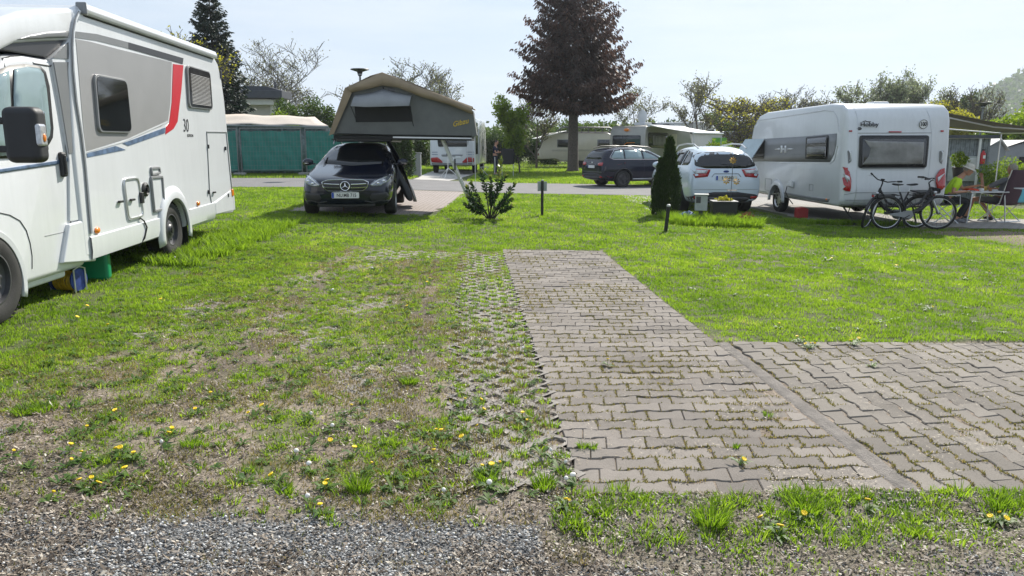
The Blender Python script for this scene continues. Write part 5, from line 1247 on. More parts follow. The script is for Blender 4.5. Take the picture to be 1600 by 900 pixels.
# ---------------------------------------------------------------- caravan on the right
CV = dict(x=7.12, y=16.3)
def caravan():
    ri = Vector((1, .075, 0)).normalized(); yaw = math.atan2(ri.y, ri.x); aw_ = Vector((-ri.y, ri.x, 0))
    root = thing('caravan', Vector((CV['x'], CV['y'], float(gz(7.5, 17)))), 'white caravan with grey side band and open window, bicycles leaning at its rear', 'caravan', rz=yaw)
    O = root.location; c = Vector((0, 0, EYE)); Wd = 2.36
    def hit(px, py, o, nrm):
        d = Vector(ray(px, py)); t = (o - c).dot(nrm) / d.dot(nrm); return c + d * t - O
    def R(px, py, dy=0.0): w = hit(px, py, O + aw_ * dy, aw_); return (w.dot(ri), w.z)
    def Lf(px, py): w = hit(px, py, O, ri); return (w.dot(aw_), w.z)
    prof = [(.12, .40), (-.02, .50), (-.05, .85), (-.01, 1.15), (.0, 1.7), (.05, 2.25), (.13, 2.46), (.30, 2.58), (.8, 2.63), (4.3, 2.58), (4.75, 2.5), (5.05, 2.28), (5.22, 1.85), (5.36, 1.3), (5.42, .9), (5.36, .55), (5.2, .40)]
    mb = MB(); mb.prism([(0, y, z) for y, z in prof], (Wd, 0, 0)); body = mb.build('body', 'white_gel', root, 35, bevel=.11, seg=5); bake(body, 45); B = bvh(body)
    wy = Lf(1212, 317)[0]
    cs = []
    for xx in (0, Wd):
        k = MB(); k.lathe([(.37, -.28), (.37, .28)], (xx, wy, .33), 'x', 36, cap=True); cs.append(k)
    cut(body, cs)
    def side(pts, name, mat, h=.004, par=None, r=0):
        q = [Lf(a, b) for a, b in pts]; q = rpoly(q, r, 4) if r else q
        return patch(B, q, 'x', name, mat, par or body, h, 2, solid=.002, side=-1)
    def sline(pts, name, mat, r, par=None, closed=False):
        q = [Lf(a, b) for a, b in pts]; q = q + q[:1] if closed else q
        mb = MB(); mb.tube(lineon(B, q, 'x', -1, .003), r, 5); return mb.build(name, mat, par or body, 60)
    def rear(pts, name, mat, h=.004, par=None, r=0, cuts=2):
        q = [R(a, b) for a, b in pts]; q = rpoly(q, r, 4) if r else q
        return patch(B, q, 'y', name, mat, par or body, h, cuts, solid=.003, side=-1)
    def rline(pts, name, mat, r, par=None, closed=False, off=.003):
        q = [R(a, b) for a, b in pts]; q = q + q[:1] if closed else q
        mb = MB(); mb.tube(lineon(B, q, 'y', -1, off), r, 5); return mb.build(name, mat, par or body, 60)
    side([(1164, 218.5), (1210, 216), (1259, 213), (1308, 208.5), (1307, 225), (1304, 240), (1297, 253.5), (1240, 253), (1164, 251.5), (1160, 236)], 'grey_band', 'grey_band')
    sline([(1162, 253.5), (1240, 255), (1297, 255.5), (1304, 250), (1309, 228)], 'band_edge', 'alu', .008)
    side([(1164, 256), (1176, 256), (1168, 262), (1163, 262)], 'band_tail', 'grey_band')
    sline([(1160, 201), (1180, 189), (1240, 180), (1290, 172), (1303, 174), (1309, 185), (1311, 205)], 'roof_moulding', 'alu', .012)
    side([(1165, 300), (1197, 303), (1197, 306), (1165, 303.5)], 'lower_band', 'grey_band'); side([(1223, 300), (1262, 306), (1297, 311), (1294, 316), (1262, 312), (1225, 306)], 'lower_band', 'grey_band')
    sline([(1160, 296.5), (1204, 302), (1222, 303.5), (1296, 318)], 'skirt_moulding', 'alu', .009)
    f = side([(1260, 214.5), (1296, 211), (1294, 249), (1258.5, 248)], 'window', 'trim_black', .012, root, .05)
    side([(1262, 217), (1294, 214), (1292, 246), (1261, 245.5)], 'pane', 'window_acryl', .03, f, .05)
    side([(1263, 229), (1290, 232), (1291, 238), (1263, 240)], 'pane_strip', 'curtain', .033, f, .05)  # last patch: grey strip laid across the pane
    f = side([(1165.5, 221), (1195.5, 218), (1194.5, 248), (1166, 247)], 'window', 'trim_black', .012, root, .05)
    a, b = Lf(1166, 220), Lf(1196, 217); z0 = (a[1] + b[1]) / 2
    P = [(-.03, a[0], z0), (-.03, b[0], z0), (-.34, b[0] - .02, z0 - .50), (-.34, a[0] + .02, z0 - .50)]
    mb = MB(); mb.prism(P, (.0, 0, .025)); pn = mb.build('open_pane', 'window_sky', f, 0, bevel=.006)
    mb = MB(); mb.tube(P, .014, 5, closed=True); mb.build('pane_frame', 'trim_grey', pn)
    mb = MB(); mb.tube([(-.02, b[0], z0 - .45), (-.31, b[0] - .02, z0 - .42)], .008, 5); mb.build('stay', 'trim_black', pn)
    for k, q in enumerate((((1211, 233), (1219, 231), (1219, 234), (1211, 234)), ((1230, 231), (1241, 232.5), (1230, 235)), ((1220, 227.5), (1223, 227.5), (1223, 239), (1220, 239)), ((1226, 227.5), (1229, 227.5), (1229, 239), (1226, 239)), ((1223, 232), (1226, 232), (1226, 234.5), (1223, 234.5)))):
        side(q, 'wing_emblem', 'alu', .008)
    sline([(1196, 279), (1206, 280), (1204, 298), (1195.5, 296.5)], 'hatch', 'trim_grey', .006, closed=True); sline([(1265, 288), (1270.5, 288.5), (1270, 298), (1264.5, 297.5)], 'vent_hatch', 'trim_grey', .006, closed=True)
    a = Lf(1238, 288); mb = MB(); mb.prism([(-.01, a[0] - .12, a[1] - .09), (-.01, a[0] + .12, a[1] - .09), (-.01, a[0] + .10, a[1] + .03), (-.01, a[0] - .12, a[1] + .07)], (-.06, 0, .04)); mb.build('power_socket', 'white_paint', root, bevel=.015)
    b = Lf(1233.5, 291); c_ = Lf(1233, 300); d_ = Lf(1239, 319); mb = MB(); mb.tube([(-.06, b[0], b[1]), (-.09, c_[0], c_[1]), (-.07, (c_[0] + d_[0]) / 2, (c_[1] + d_[1]) / 2), (-.0, d_[0], d_[1])], .012, 6); mb.build('power_cable', 'trim_black', root)
    mb = MB(); a = Lf(1295, 312); mb.ell((-.005, a[0] + .1, a[1]), (.012, .04, .022)); mb.build('side_marker', 'orange_lens', root)
    # arch and wheel
    mb = MB(); P = []
    for i in range(23):
        t = math.pi * (-.03 + 1.06 * i / 22); ca, sa = math.cos(t), math.sin(t)
        P.append([(.01, wy + ca * .37, .33 + sa * .37), (-.035, wy + ca * .375, .33 + sa * .38), (-.035, wy + ca * .44, .33 + sa * .46), (.0, wy + ca * .50, .33 + sa * .52)])
    mb.grid(P); mb.build('wheel_arch', 'white_gel', root, 50, solid=.004)
    for xx, s_ in ((.13, 1), (Wd - .13, -1)):
        h = MB(); r = .325; h.lathe([(r * .6, -.09 * s_), (r * .92, -.09 * s_), (r, -.05 * s_), (r, .05 * s_), (r * .92, .09 * s_)], (xx, wy, r), 'x', 32); w = h.build('wheel', 'rubber', root, 50)
        h = MB(); h.lathe([(r * .62, -.085 * s_), (r * .58, -.06 * s_), (r * .2, -.05 * s_), (0, -.07 * s_)], (xx, wy, r), 'x', 24); rim = h.build('rim', 'alloy', w, 50)
        for i in range(8):
            h = MB(); t = math.pi * i / 4 + .2; h.ell((xx - .064 * s_, wy + math.cos(t) * r * .42, r + math.sin(t) * r * .42), (.008, .03, .03), 8, 5); h.build('rim_hole', 'trim_black', w)
    # rear face
    rline([(1341, 169), (1342, 180), (1341, 210), (1339, 262), (1336, 300), (1333, 322)], 'corner_moulding', 'alu', .008); rline([(1453, 169), (1456, 182), (1457, 210), (1452, 262), (1448, 300), (1446, 322)], 'corner_moulding', 'alu', .008)
    rline([(1341, 208), (1457, 207.5)], 'trim_line', 'trim_grey', .006)
    f = rear([(1343, 211.5), (1452, 211.5), (1446.5, 262), (1340, 262.5)], 'window', 'trim_black', .02, root, .06)
    p = rear([(1347, 217), (1447, 217), (1443, 258), (1344.5, 258.5)], 'pane', 'window_acryl', .03, f, .05)
    rear([(1350, 219), (1357, 220), (1443, 222), (1440, 256), (1346, 257), (1356, 244), (1359, 232)], 'blind', 'curtain', .034, f, .02)
    rear([(1346, 262), (1443, 262), (1443, 263.5), (1346, 263.5)], 'window_sill', 'trim_grey', .03, f)
    lf = [(1312, 260), (1319, 261), (1326, 268), (1328, 282), (1326, 299), (1318, 298), (1311, 291), (1310.5, 275)]
    rg = [(1474.5, 262), (1467, 265), (1460, 275), (1459, 285), (1461, 296), (1467, 297.5), (1473, 292), (1475, 276)]
    for q, iv in ((lf, [(1313, 269), (1325, 276), (1325, 283), (1318, 276)]), (rg, [(1474, 270), (1462, 277), (1462, 284), (1468, 277)])):
        tl = rear(q, 'tail_light', 'red_lens', .03, root, .02); rear(iv, 'reversing_lamp', 'clear_lens', .045, tl)
    for q in ([(1324, 235), (1329.5, 236), (1330, 252), (1325, 256)], [(1474, 235), (1467.5, 236), (1467, 253), (1471, 257)]):
        gh_ = rear(q, 'grab_handle', 'trim_grey', .006, root, .02); mb = MB(); qq = [R((q[0][0] + q[1][0]) / 2, q[0][1] + 1), R((q[2][0] + q[3][0]) / 2, q[2][1] - 1)]; mb.tube([(qq[0][0], -.02, qq[0][1]), (qq[0][0], -.07, qq[0][1] - .04), (qq[1][0], -.07, qq[1][1] + .04), (qq[1][0], -.02, qq[1][1])], .014, 6); mb.build('bar', 'white_gel', gh_)
    rear([(1389, 205), (1409, 205), (1409, 207), (1389, 207)], 'brake_light', 'red_lens', .02, root)
    for x in (1329.5, 1472.5): rear([(x - 2.5, 203.5), (x + 2.5, 203.5), (x + 2.5, 206), (x - 2.5, 206)], 'marker_light', 'red_lens', .02, root)
    rear([(1338, 296), (1345, 288), (1435, 288), (1446, 294), (1449, 303), (1336, 303)], 'bumper_recess', 'silver_band', .004) if 0 else None
    rline([(1318, 304), (1334, 301), (1400, 300.5), (1450, 300), (1466, 302)], 'bumper_line', 'trim_grey', .006); rline([(1316, 320), (1400, 321), (1468, 319)], 'bumper_edge', 'trim_grey', .01)
    rear([(1312, 321), (1470, 320), (1469, 327), (1316, 328)], 'lower_bumper', 'silver_band', .006)
    x, z = R(1359, 194.5); p = B.ray_cast(Vector((x, -9, z)), Vector((0, 1, 0)))[0]
    text('Hobby', .125, 'maker_lettering', 'ink', root, face_mtx(p + Vector((0, -.03, 0)), (1, 0, 0), (0, .18, 1)), .006, 1.2, .001)
    rline([(1349, 190.5), (1354, 188.5), (1356, 190), (1362, 190)], 'wing_mark', 'ink', .008, root, off=.01)
    x, z = R(1344, 201); p = B.ray_cast(Vector((x, -9, z)), Vector((0, 1, 0)))[0]; mb = MB(); mb.ell(p, (.055, .012, .035), 16, 8); mb.build('badge', 'steel_dark', root)
    x, z = R(1444, 194); p = B.ray_cast(Vector((x, -9, z)), Vector((0, 1, 0)))[0]; mb = MB(); mb.lathe([(0, 0), (.1, 0), (.1, -.008), (0, -.009)], p + Vector((0, -.012, 0)), 'y', 28); sg = mb.build('speed_sticker', 'plate_white', root, 30)
    mb = MB(); mb.tube([p + Vector((math.cos(t) * .092, -.024, math.sin(t) * .092)) for t in np.linspace(0, 6.283, 29)[:-1]], .005, 5, closed=True); mb.build('ring', 'ink', sg)
    text('100', .12, 'lettering', 'ink', sg, face_mtx(p + Vector((0, -.026, 0)), (1, 0, 0), (0, .1, 1)), .003, .8, .002)
    # roof gear, feet, drawbar
    mb = MB(); mb.box((1.2, 3.0, 2.64), (.9, .7, .10), taper=.85); mb.build('roof_hatch', 'white_gel', root, bevel=.03); mb = MB(); mb.box((1.2, 1.0, 2.64), (.4, .4, .08), taper=.85); mb.build('roof_vent', 'white_gel', root, bevel=.02)
    for xx in (.35, Wd - .35):
        mb = MB(); mb.tube([(xx, .6, .42), (xx + (.12 if xx < 1 else -.12), .2, .03)], .02, 6); mb.tube([(xx, .2, .42), (xx + (.06 if xx < 1 else -.06), .4, .22)], .012, 5); mb.box((xx + (.12 if xx < 1 else -.12), .2, .02), (.14, .14, .03)); mb.build('corner_steady', 'steel_dark', root)
    mb = MB(); mb.tube([(.4, 5.2, .45), (1.18, 6.4, .42)], .035, 6); mb.tube([(Wd - .4, 5.2, .45), (1.18, 6.4, .42)], .035, 6); mb.box((1.18, 5.7, .5), (.5, .7, .3)); mb.build('drawbar', 'white_paint', root)
    mb = MB(); mb.box((1.18, 2.6, .39), (1.7, 4.6, .06)); mb.build('chassis', 'trim_black', root)
    # awning
    mb = MB(); mb.box((Wd + .04, 1.9, 2.40), (.12, 3.0, .13)); aw = mb.build('awning_case', 'white_paint', root, bevel=.02)
    W2 = lambda x, y, z: Vector(((Vector((x, y, z)) - O).dot(ri), (Vector((x, y, z)) - O).dot(aw_), z - O.z))
    A, Bq, Cq, D = W2(9.45, 16.95, 2.34), W2(12.5, 17.15, 1.93), W2(12.45, 19.45, 1.93), W2(9.3, 19.5, 2.40)
    P = [[A.lerp(Bq, i / 10).lerp(D.lerp(Cq, i / 10), j / 6) + Vector((0, 0, -.06 * math.sin(math.pi * i / 10))) for j in range(7)] for i in range(11)]
    mb = MB(); mb.grid(P); mb.build('awning_fabric', 'awning_grey', aw, 60, solid=.005)
    mb = MB(); mb.tube([Bq + Vector((0, -.05, -.02)), Cq + Vector((0, .05, -.02))], .035, 8); mb.build('lead_rail', 'alu', aw)
    for (a, b) in ((A, Bq), (D, Cq)):
        mb = MB(); m_ = a.lerp(b, .5) + Vector((0, .35, -.12)); mb.tube([a + Vector((0, .1, -.08)), m_, b + Vector((0, .05, -.03))], .02, 6); mb.build('awning_arm', 'alu', aw)
    leg = MB(); q = Cq + Vector((0, 0, -.03)); leg.tube([q, (q.x, q.y, -0.02)], .016, 6); leg.build('awning_leg', 'alu', aw)
    return root
caravan()
r_ = thing('wheel_chock', G(7.0, 18.3), 'red block on the ground beside the wheel of the white caravan', 'wheel chock', rz=.1)
mb = MB(); mb.prism([(-.13, -.1, 0), (.13, -.1, 0), (.13, -.1, .22), (.03, -.1, .26), (-.13, -.1, .24)], (0, .2, 0)); mb.build('block', 'brick_red', r_, bevel=.015)
r_.location = G(6.93, 17.95)

# ---------------------------------------------------------------- bicycles
def bicycle(loc, yaw, label, lean=0, basket=False, steer=0.0, frame='plastic_black', pale=False):
    root = thing('bicycle', loc, label, 'bicycle', rz=yaw); root.rotation_euler = (lean, 0, yaw)
    r = .345; Wb = 1.1; fr = Vector((Wb, 0, r)); rr = Vector((0, 0, r))
    def bw(c, nm='wheel', par=root, M3=None):
        M3 = M3 or Matrix.Identity(3)
        mb = MB(); mb.tube([c + M3 @ Vector((math.cos(t) * (r - .018), 0, math.sin(t) * (r - .018))) for t in np.linspace(0, 6.2832, 37)[:-1]], .026, 7, closed=True); w = mb.build(nm, 'rubber', par)
        mb = MB(); mb.tube([c + M3 @ Vector((math.cos(t) * (r - .043), 0, math.sin(t) * (r - .043))) for t in np.linspace(0, 6.2832, 37)[:-1]], .0095, 5, closed=True); mb.build('rim', 'alu', w)
        mb = MB()
        for i in range(20):
            t = 6.2832 * i / 20; s_ = .03 if i % 2 else -.03; mb.tube([c + M3 @ Vector((0, s_, 0)), c + M3 @ Vector((math.cos(t) * (r - .045), 0, math.sin(t) * (r - .045)))], .0022, 3, caps=False)
        mb.tube([c + M3 @ Vector((0, -.05, 0)), c + M3 @ Vector((0, .05, 0))], .03, 10); mb.build('spokes', 'steel_dark', w)
        mb = MB(); P = []
        for t in np.linspace(.35, 2.9, 18): P.append([c + M3 @ Vector((math.cos(t) * (r + .025), s2 * .026, math.sin(t) * (r + .025 - abs(s2) * .012))) for s2 in (-1, 0, 1)])
        mb.grid(P); mb.build('mudguard', 'plastic_black', w, 60, solid=.002)
        return w
    bw(rr)
    hd_b = Vector((Wb - .13, 0, .62)); hd_t = Vector((Wb - .19, 0, .83)); ax_ = (hd_t - hd_b).normalized(); S3 = Matrix.Rotation(steer, 3, ax_)
    pv = hd_b
    st_ = lambda p: pv + S3 @ (Vector(p) - pv)
    bw(st_(fr), M3=S3)
    bb = Vector((.44, 0, .30)); st = Vector((.26, 0, .78))
    f = MB(); f.tube([hd_b + Vector((0, 0, .03)), Vector((.75, 0, .44)), bb], [.036, .042, .044], 10); f.tube([hd_t, Vector((.72, 0, .56)), Vector((.40, 0, .45))], .026, 8); f.tube([bb, st], .018, 8)
    for s_ in (1, -1): f.tube([bb + Vector((0, s_ * .03, 0)), rr + Vector((0, s_ * .065, 0))], .011, 6); f.tube([rr + Vector((0, s_ * .065, 0)), Vector((.29, s_ * .02, .66))], .009, 6)
    f.tube([hd_b, hd_t + ax_ * .03], .024, 10); f.build('frame', frame, root)
    k = MB()
    for s_ in (1, -1): k.tube([st_(fr + Vector((0, s_ * .055, 0))), st_(hd_b + Vector((.01, s_ * .055, -.02))), st_(hd_b + Vector((0, 0, .0)))], .014, 7)
    k.build('fork', 'alu', root)
    m = MB(); m.lathe([(0, -.06), (.09, -.06), (.1, -.03), (.1, .03), (.09, .06), (0, .06)], bb, 'y', 20); m.build('motor', 'trim_grey', root, 40)
    m = MB(); m.prism([bb + Vector(p) for p in ((-.42, -.075, .03), (.05, -.075, .10), (.1, -.075, -.02), (0, -.075, -.07), (-.42, -.075, -.0))], (0, -.02, 0)); m.build('chain_guard', 'trim_grey' if not pale else 'plastic_black', root, bevel=.008)
    c = MB()
    for s_, t in ((1, .5), (-1, .5 + math.pi)):
        e = bb + Vector((math.cos(t) * .17, s_ * .09, math.sin(t) * .17)); c.tube([bb + Vector((0, s_ * .09, 0)), e], .012, 6); c.box(e + Vector((0, s_ * .05, 0)), (.09, .09, .02))
    c.build('crank', 'trim_black', root)
    s = MB(); s.tube([st, st + Vector((-.04, 0, .14))], .014, 8); s.build('seat_post', 'alu', root)
    s = MB(); q = st + Vector((-.05, 0, .17)); s.add([q + Vector(p) for p in ((-.13, -.085, .02), (-.13, .085, .02), (-.02, .06, .0), (.14, .018, -.005), (.14, -.018, -.005), (-.02, -.06, 0), (-.13, -.085, -.03), (-.13, .085, -.03), (.0, .03, -.05), (.14, .012, -.03), (.14, -.012, -.03), (0, -.03, -.05))], [(0, 1, 2, 5), (2, 3, 4, 5), (1, 7, 8, 2), (2, 8, 9, 3), (3, 9, 10, 4), (4, 10, 11, 5), (5, 11, 6, 0), (0, 6, 7, 1), (6, 11, 8, 7), (11, 10, 9, 8)]); s.build('saddle', 'plastic_black', root, 60, sub=2)
    h = MB(); t0 = hd_t + ax_ * .14; h.tube([st_(hd_t), st_(t0), st_(t0 + Vector((.04, 0, .05)))], .015, 8)
    h.tube([st_(t0 + Vector(p)) for p in ((-.14, -.31, .10), (-.03, -.24, .10), (.05, -.1, .06), (.05, .1, .06), (-.03, .24, .10), (-.14, .31, .10))], .013, 8); hb = h.build('handlebar', 'trim_black', root)
    for s_ in (1, -1):
        g = MB(); g.tube([st_(t0 + Vector((-.15, s_ * .315, .10))), st_(t0 + Vector((-.05, s_ * .255, .10)))], .019, 8); g.build('grip', 'rubber', hb)
        g = MB(); g.tube([st_(t0 + Vector((.0, s_ * .24, .10))), st_(t0 + Vector((-.08, s_ * .33, .06)))], .007, 6); g.build('brake_lever', 'alu', hb)
    g = MB(); g.box(st_(t0 + Vector((.06, 0, .09))), (.05, .08, .03)); g.build('display', 'trim_black', hb, bevel=.008)
    g = MB(); g.ell(st_(hd_t + Vector((.1, 0, -.06))), (.035, .03, .03)); g.build('headlight', 'clear_lens', root)
    rk = MB()
    for s_ in (1, -1): rk.tube([(.26, s_ * .04, .70), (.1, s_ * .065, .735), (-.3, s_ * .065, .735)], .008, 6); rk.tube([(0, s_ * .07, r), (-.12, s_ * .066, .73)], .006, 5)
    for xx in (-.3, -.15, .0, .12): rk.tube([(xx, -.065, .735), (xx, .065, .735)], .006, 5)
    rk.box((-.05, 0, .69), (.36, .11, .06)); rk.build('carrier', 'trim_black', root)
    g = MB(); g.box((-.31, 0, .70), (.02, .07, .04)); g.build('tail_light', 'red_lens', root)
    if basket:
        g = MB(); g.box((-.1, 0, .78), (.46, .34, .03)); g.box((-.33, 0, .82), (.02, .34, .09)); g.build('carrier_box', 'trim_black', root, bevel=.01)
    g = MB(); g.tube([(.36, .05, .27), (.33, .16, .01)], .009, 6); g.build('kickstand', 'trim_black', root)
    return root
p = gp(1399, 357); bx = (1399 - 800) / 75.2
bicycle(G((1387 - 800) / 75.4, 15.55), .06, 'black bicycle with grey motor standing nearest, facing the breakfast table', lean=-.07, steer=-.35)
bicycle(G((1442 - 800) / 74.6, 15.95), math.pi + .10, 'black bicycle with flat carrier box standing behind the nearer one, facing left', lean=-.08, steer=.75, basket=True, pale=True)

# ---------------------------------------------------------------- people
def skinned(name, pts, edges, mat, parent, root=None, sub=2):
    names = list(pts); me = bpy.data.meshes.new(name); me.from_pydata([Vector(pts[n][:3]) for n in names], [(names.index(a), names.index(b)) for a, b in edges], [])
    o = bpy.data.objects.new(name, me); COL.objects.link(o)
    m = o.modifiers.new("s", 'SKIN'); m.use_smooth_shade = True
    if not me.skin_vertices: 
        bm = bmesh.new(); bm.from_mesh(me); bm.verts.layers.skin.verify(); bm.to_mesh(me); bm.free()
    for n_, v in zip(names, me.skin_vertices[0].data): r = pts[n_][3]; v.radius = (r, r) if not hasattr(r, '__len__') else r; v.use_root = (n_ == (root or names[0]))
    s = o.modifiers.new("u", 'SUBSURF'); s.levels = sub; s.render_levels = sub
    bake(o); o.data.materials.clear(); o.data.materials.append(M(mat)); o.data.shade_smooth(); o.parent = parent
    return o
def limb(P, pre, a, b, c, ra, rb, rc): P[pre + '1'] = (*a, ra); P[pre + '2'] = (*b, rb); P[pre + '3'] = (*c, rc)
def add_hand(P, E, pre, wrist, d, up, s=1.0, curl=.5, side=1):
    d = Vector(d).normalized(); up = (Vector(up) - d * Vector(up).dot(d)).normalized(); sd = d.cross(up) * side; w = Vector(wrist)
    P[pre + 'palm'] = (*(w + d * .055 * s), .024 * s); E.append((pre + '3', pre + 'palm'))
    for i, (o, l) in enumerate(((-.03, .062), (-.01, .075), (.01, .07), (.028, .055))):
        a = w + d * .09 * s + sd * o * s; b = a + (d - up * curl * .5).normalized() * l * .55 * s; c = b + (d * (1 - curl) - up * curl).normalized() * l * .5 * s
        for q, v in enumerate((a, b, c)): P[f'{pre}f{i}{q}'] = (*v, .0095 * s - .001 * q)
        E += [(pre + 'palm', f'{pre}f{i}0'), (f'{pre}f{i}0', f'{pre}f{i}1'), (f'{pre}f{i}1', f'{pre}f{i}2')]
    a = w + d * .04 * s - sd * .03 * s; b = a + (d - sd * .7).normalized() * .045 * s; P[pre + 't0'] = (*a, .011 * s); P[pre + 't1'] = (*b, .009 * s); E += [(pre + 'palm', pre + 't0'), (pre + 't0', pre + 't1')]
def person(loc, yaw, label, J, skin='skin', shirt='hivis', trousers='cloth_black', shoes='cloth_grey', hair='hair_grey', long_trousers=True, sleeves=False, hat=None, scale=1.0):
    """J: joint positions, x forward, y left"""
    root = thing('person', loc, label, 'person', rz=yaw); root.scale = (scale,) * 3
    V = {k: Vector(v) for k, v in J.items()}
    P = {'pelvis': (*V['pelvis'], .115)}; E = []
    P['waist'] = (*V['pelvis'].lerp(V['chest'], .5), .105); P['chest'] = (*V['chest'], (.14, .12)); P['neck'] = (*V['neck'], .055); P['head'] = (*V['neck'].lerp(V['head'], .55), .06)
    E += [('pelvis', 'waist'), ('waist', 'chest'), ('chest', 'neck'), ('neck', 'head')]
    for s in 'lr':
        limb(P, 'a' + s, V['sh' + s], V['el' + s], V['wr' + s], .058, .042, .029); P['c' + s] = (*V['chest'].lerp(V['sh' + s], .6), .07)
        E += [('chest', 'c' + s), ('c' + s, 'a' + s + '1'), ('a' + s + '1', 'a' + s + '2'), ('a' + s + '2', 'a' + s + '3')]
        add_hand(P, E, 'a' + s, V['wr' + s], V['wr' + s] - V['el' + s], (0, 0, 1), 1.0, .55, 1 if s == 'l' else -1)
        limb(P, 'g' + s, V['hp' + s], V['kn' + s], V['an' + s], .088, .06, .042); P['t' + s] = (*V['an' + s].lerp(V['toe' + s], .5), .038); P['u' + s] = (*V['toe' + s], .03)
        E += [('pelvis', 'g' + s + '1'), ('g' + s + '1', 'g' + s + '2'), ('g' + s + '2', 'g' + s + '3'), ('g' + s + '3', 't' + s), ('t' + s, 'u' + s)]
    b = skinned('body', P, E, skin, root, 'pelvis')
    # head joined to the body mesh
    hd = V['head']; up = (hd - V['neck']).normalized(); fwd = Vector(J.get('look', (1, 0, -.1))).normalized(); lf = up.cross(fwd).normalized(); up = fwd.cross(lf); R3 = Matrix((fwd, lf, up)).transposed()
    m = MB(); m.ell(hd, (.095, .075, .118), 18, 14, rot=R3); m.ell(hd + R3 @ Vector((.025, 0, -.06)), (.062, .055, .055), 12, 9, rot=R3)
    m.add([hd + R3 @ Vector(p) for p in ((.088, 0, .015), (.088, .013, -.03), (.088, -.013, -.03), (.118, 0, -.022))], [(0, 1, 3), (0, 3, 2), (1, 2, 3)])
    for s_ in (1, -1): m.ell(hd + R3 @ Vector((-.005, s_ * .077, -.005)), (.022, .012, .033), 8, 6, rot=R3)
    m.ell(hd + R3 @ Vector((.078, 0, -.058)), (.012, .024, .006), 8, 5, rot=R3)
    t = m.build('t', skin, None, 60); bm = bmesh.new(); bm.from_mesh(b.data); bm.from_mesh(t.data); bm.to_mesh(b.data); bm.free(); bpy.data.objects.remove(t); b.data.shade_smooth()
    m = MB()
    for s_ in (1, -1): m.ell(hd + R3 @ Vector((.083, s_ * .032, .012)), (.009, .013, .008), 8, 6, rot=R3)
    m.build('eyes', 'ink', root)
    m = MB(); m.ell(hd + R3 @ Vector((-.018, 0, .022)), (.098, .084, .108), 18, 12, rot=R3); hr = m.build('hair', hair, root)
    bm = bmesh.new(); bm.from_mesh(hr.data); inv = R3.transposed(); bmesh.ops.delete(bm, geom=[v for v in bm.verts if (inv @ (v.co - hd)).x > .045 and (inv @ (v.co - hd)).z < .07 or (inv @ (v.co - hd)).z < -.05], context='VERTS'); bm.to_mesh(hr.data); bm.free()
    if hat:
        m = MB(); m.lathe([(.15, -.012), (.135, .0), (.1, .012), (.098, .05), (.085, .085), (.05, .105), (0, .11)], (0, 0, 0), 'z', 24); h = m.build('hat', hat, root, 60, solid=.004)
        T = R3.to_4x4(); T.translation = hd + R3 @ Vector((-.01, 0, .045)); h.data.transform(T)
    # clothes: a wider skin over the same bones
    Q = {k: P[k] for k in ('waist', 'chest', 'pelvis', 'cl', 'cr')}; Q['waist'] = (*P['waist'][:3], .13); Q['chest'] = (*P['chest'][:3], (.158, .138)); Q['pelvis'] = (*V['pelvis'].lerp(V['chest'], .1), .132); Q['nk'] = (*V['chest'].lerp(V['neck'], .7), .075)
    QE = [('chest', 'waist'), ('waist', 'pelvis'), ('chest', 'nk'), ('chest', 'cl'), ('chest', 'cr')]
    for s in 'lr':
        Q['c' + s] = (*P['c' + s][:3], .085); Q['s' + s] = (*V['sh' + s], .074); e = V['wr' + s] if sleeves else V['sh' + s].lerp(V['el' + s], .75); Q['m' + s] = (*V['sh' + s].lerp(V['el' + s], .75), .06); QE += [('c' + s, 's' + s), ('s' + s, 'm' + s)]
        if sleeves: Q['e' + s] = (*V['el' + s], .054); Q['w' + s] = (*V['el' + s].lerp(V['wr' + s], .92), .042); QE += [('m' + s, 'e' + s), ('e' + s, 'w' + s)]
    skinned('shirt', Q, QE, shirt, root, 'chest')
    Q = {'pelvis': (*V['pelvis'], .128), 'up': (*V['pelvis'].lerp(V['chest'], .25), .12)}; QE = [('pelvis', 'up')]
    for s in 'lr':
        Q['h' + s] = (*V['hp' + s], .102); Q['k' + s] = (*(V['kn' + s] if long_trousers else V['hp' + s].lerp(V['kn' + s], .8)), .076); QE += [('pelvis', 'h' + s), ('h' + s, 'k' + s)]
        if long_trousers: Q['n' + s] = (*V['kn' + s].lerp(V['an' + s], .92), .06); QE.append(('k' + s, 'n' + s))
    skinned('trousers', Q, QE, trousers, root, 'pelvis')
    for s in 'lr':
        a, b2 = V['an' + s], V['toe' + s]; skinned('shoe', {'a': (*(a + Vector((0, 0, -.02))), .05), 'h': (*(a + Vector((-.03, 0, -.045))), .045), 'm': (*a.lerp(b2, .55), .043), 't': (*b2.lerp(a, -.08), .034)}, [('a', 'h'), ('a', 'm'), ('m', 't')], shoes, root, 'a', 1)
    return root
# seated man in bright yellow shirt
SX, SY = (1468 - 800) / 67.5, 17.25
person(G(SX + .02, SY), -.35, 'person in a bright yellow shirt and pale hat leaning over the camp table', dict(pelvis=(0, 0, .52), chest=(.2, 0, .90), neck=(.31, 0, 1.07), head=(.42, -.02, 1.19), look=(1, -.1, -.45),
    shl=(.24, .19, 1.0), shr=(.22, -.19, .98), ell=(.38, .28, .76), elr=(.10, -.26, .70), wrl=(.62, .16, .83), wrr=(.34, -.20, .72), hpl=(.08, .1, .5), hpr=(.08, -.1, .5), knl=(.52, .13, .50), knr=(.44, -.12, .49), anl=(.38, .14, .09), anr=(.26, -.13, .09), toel=(.55, .15, .04), toer=(.43, -.15, .04)), hat='cap_beige')
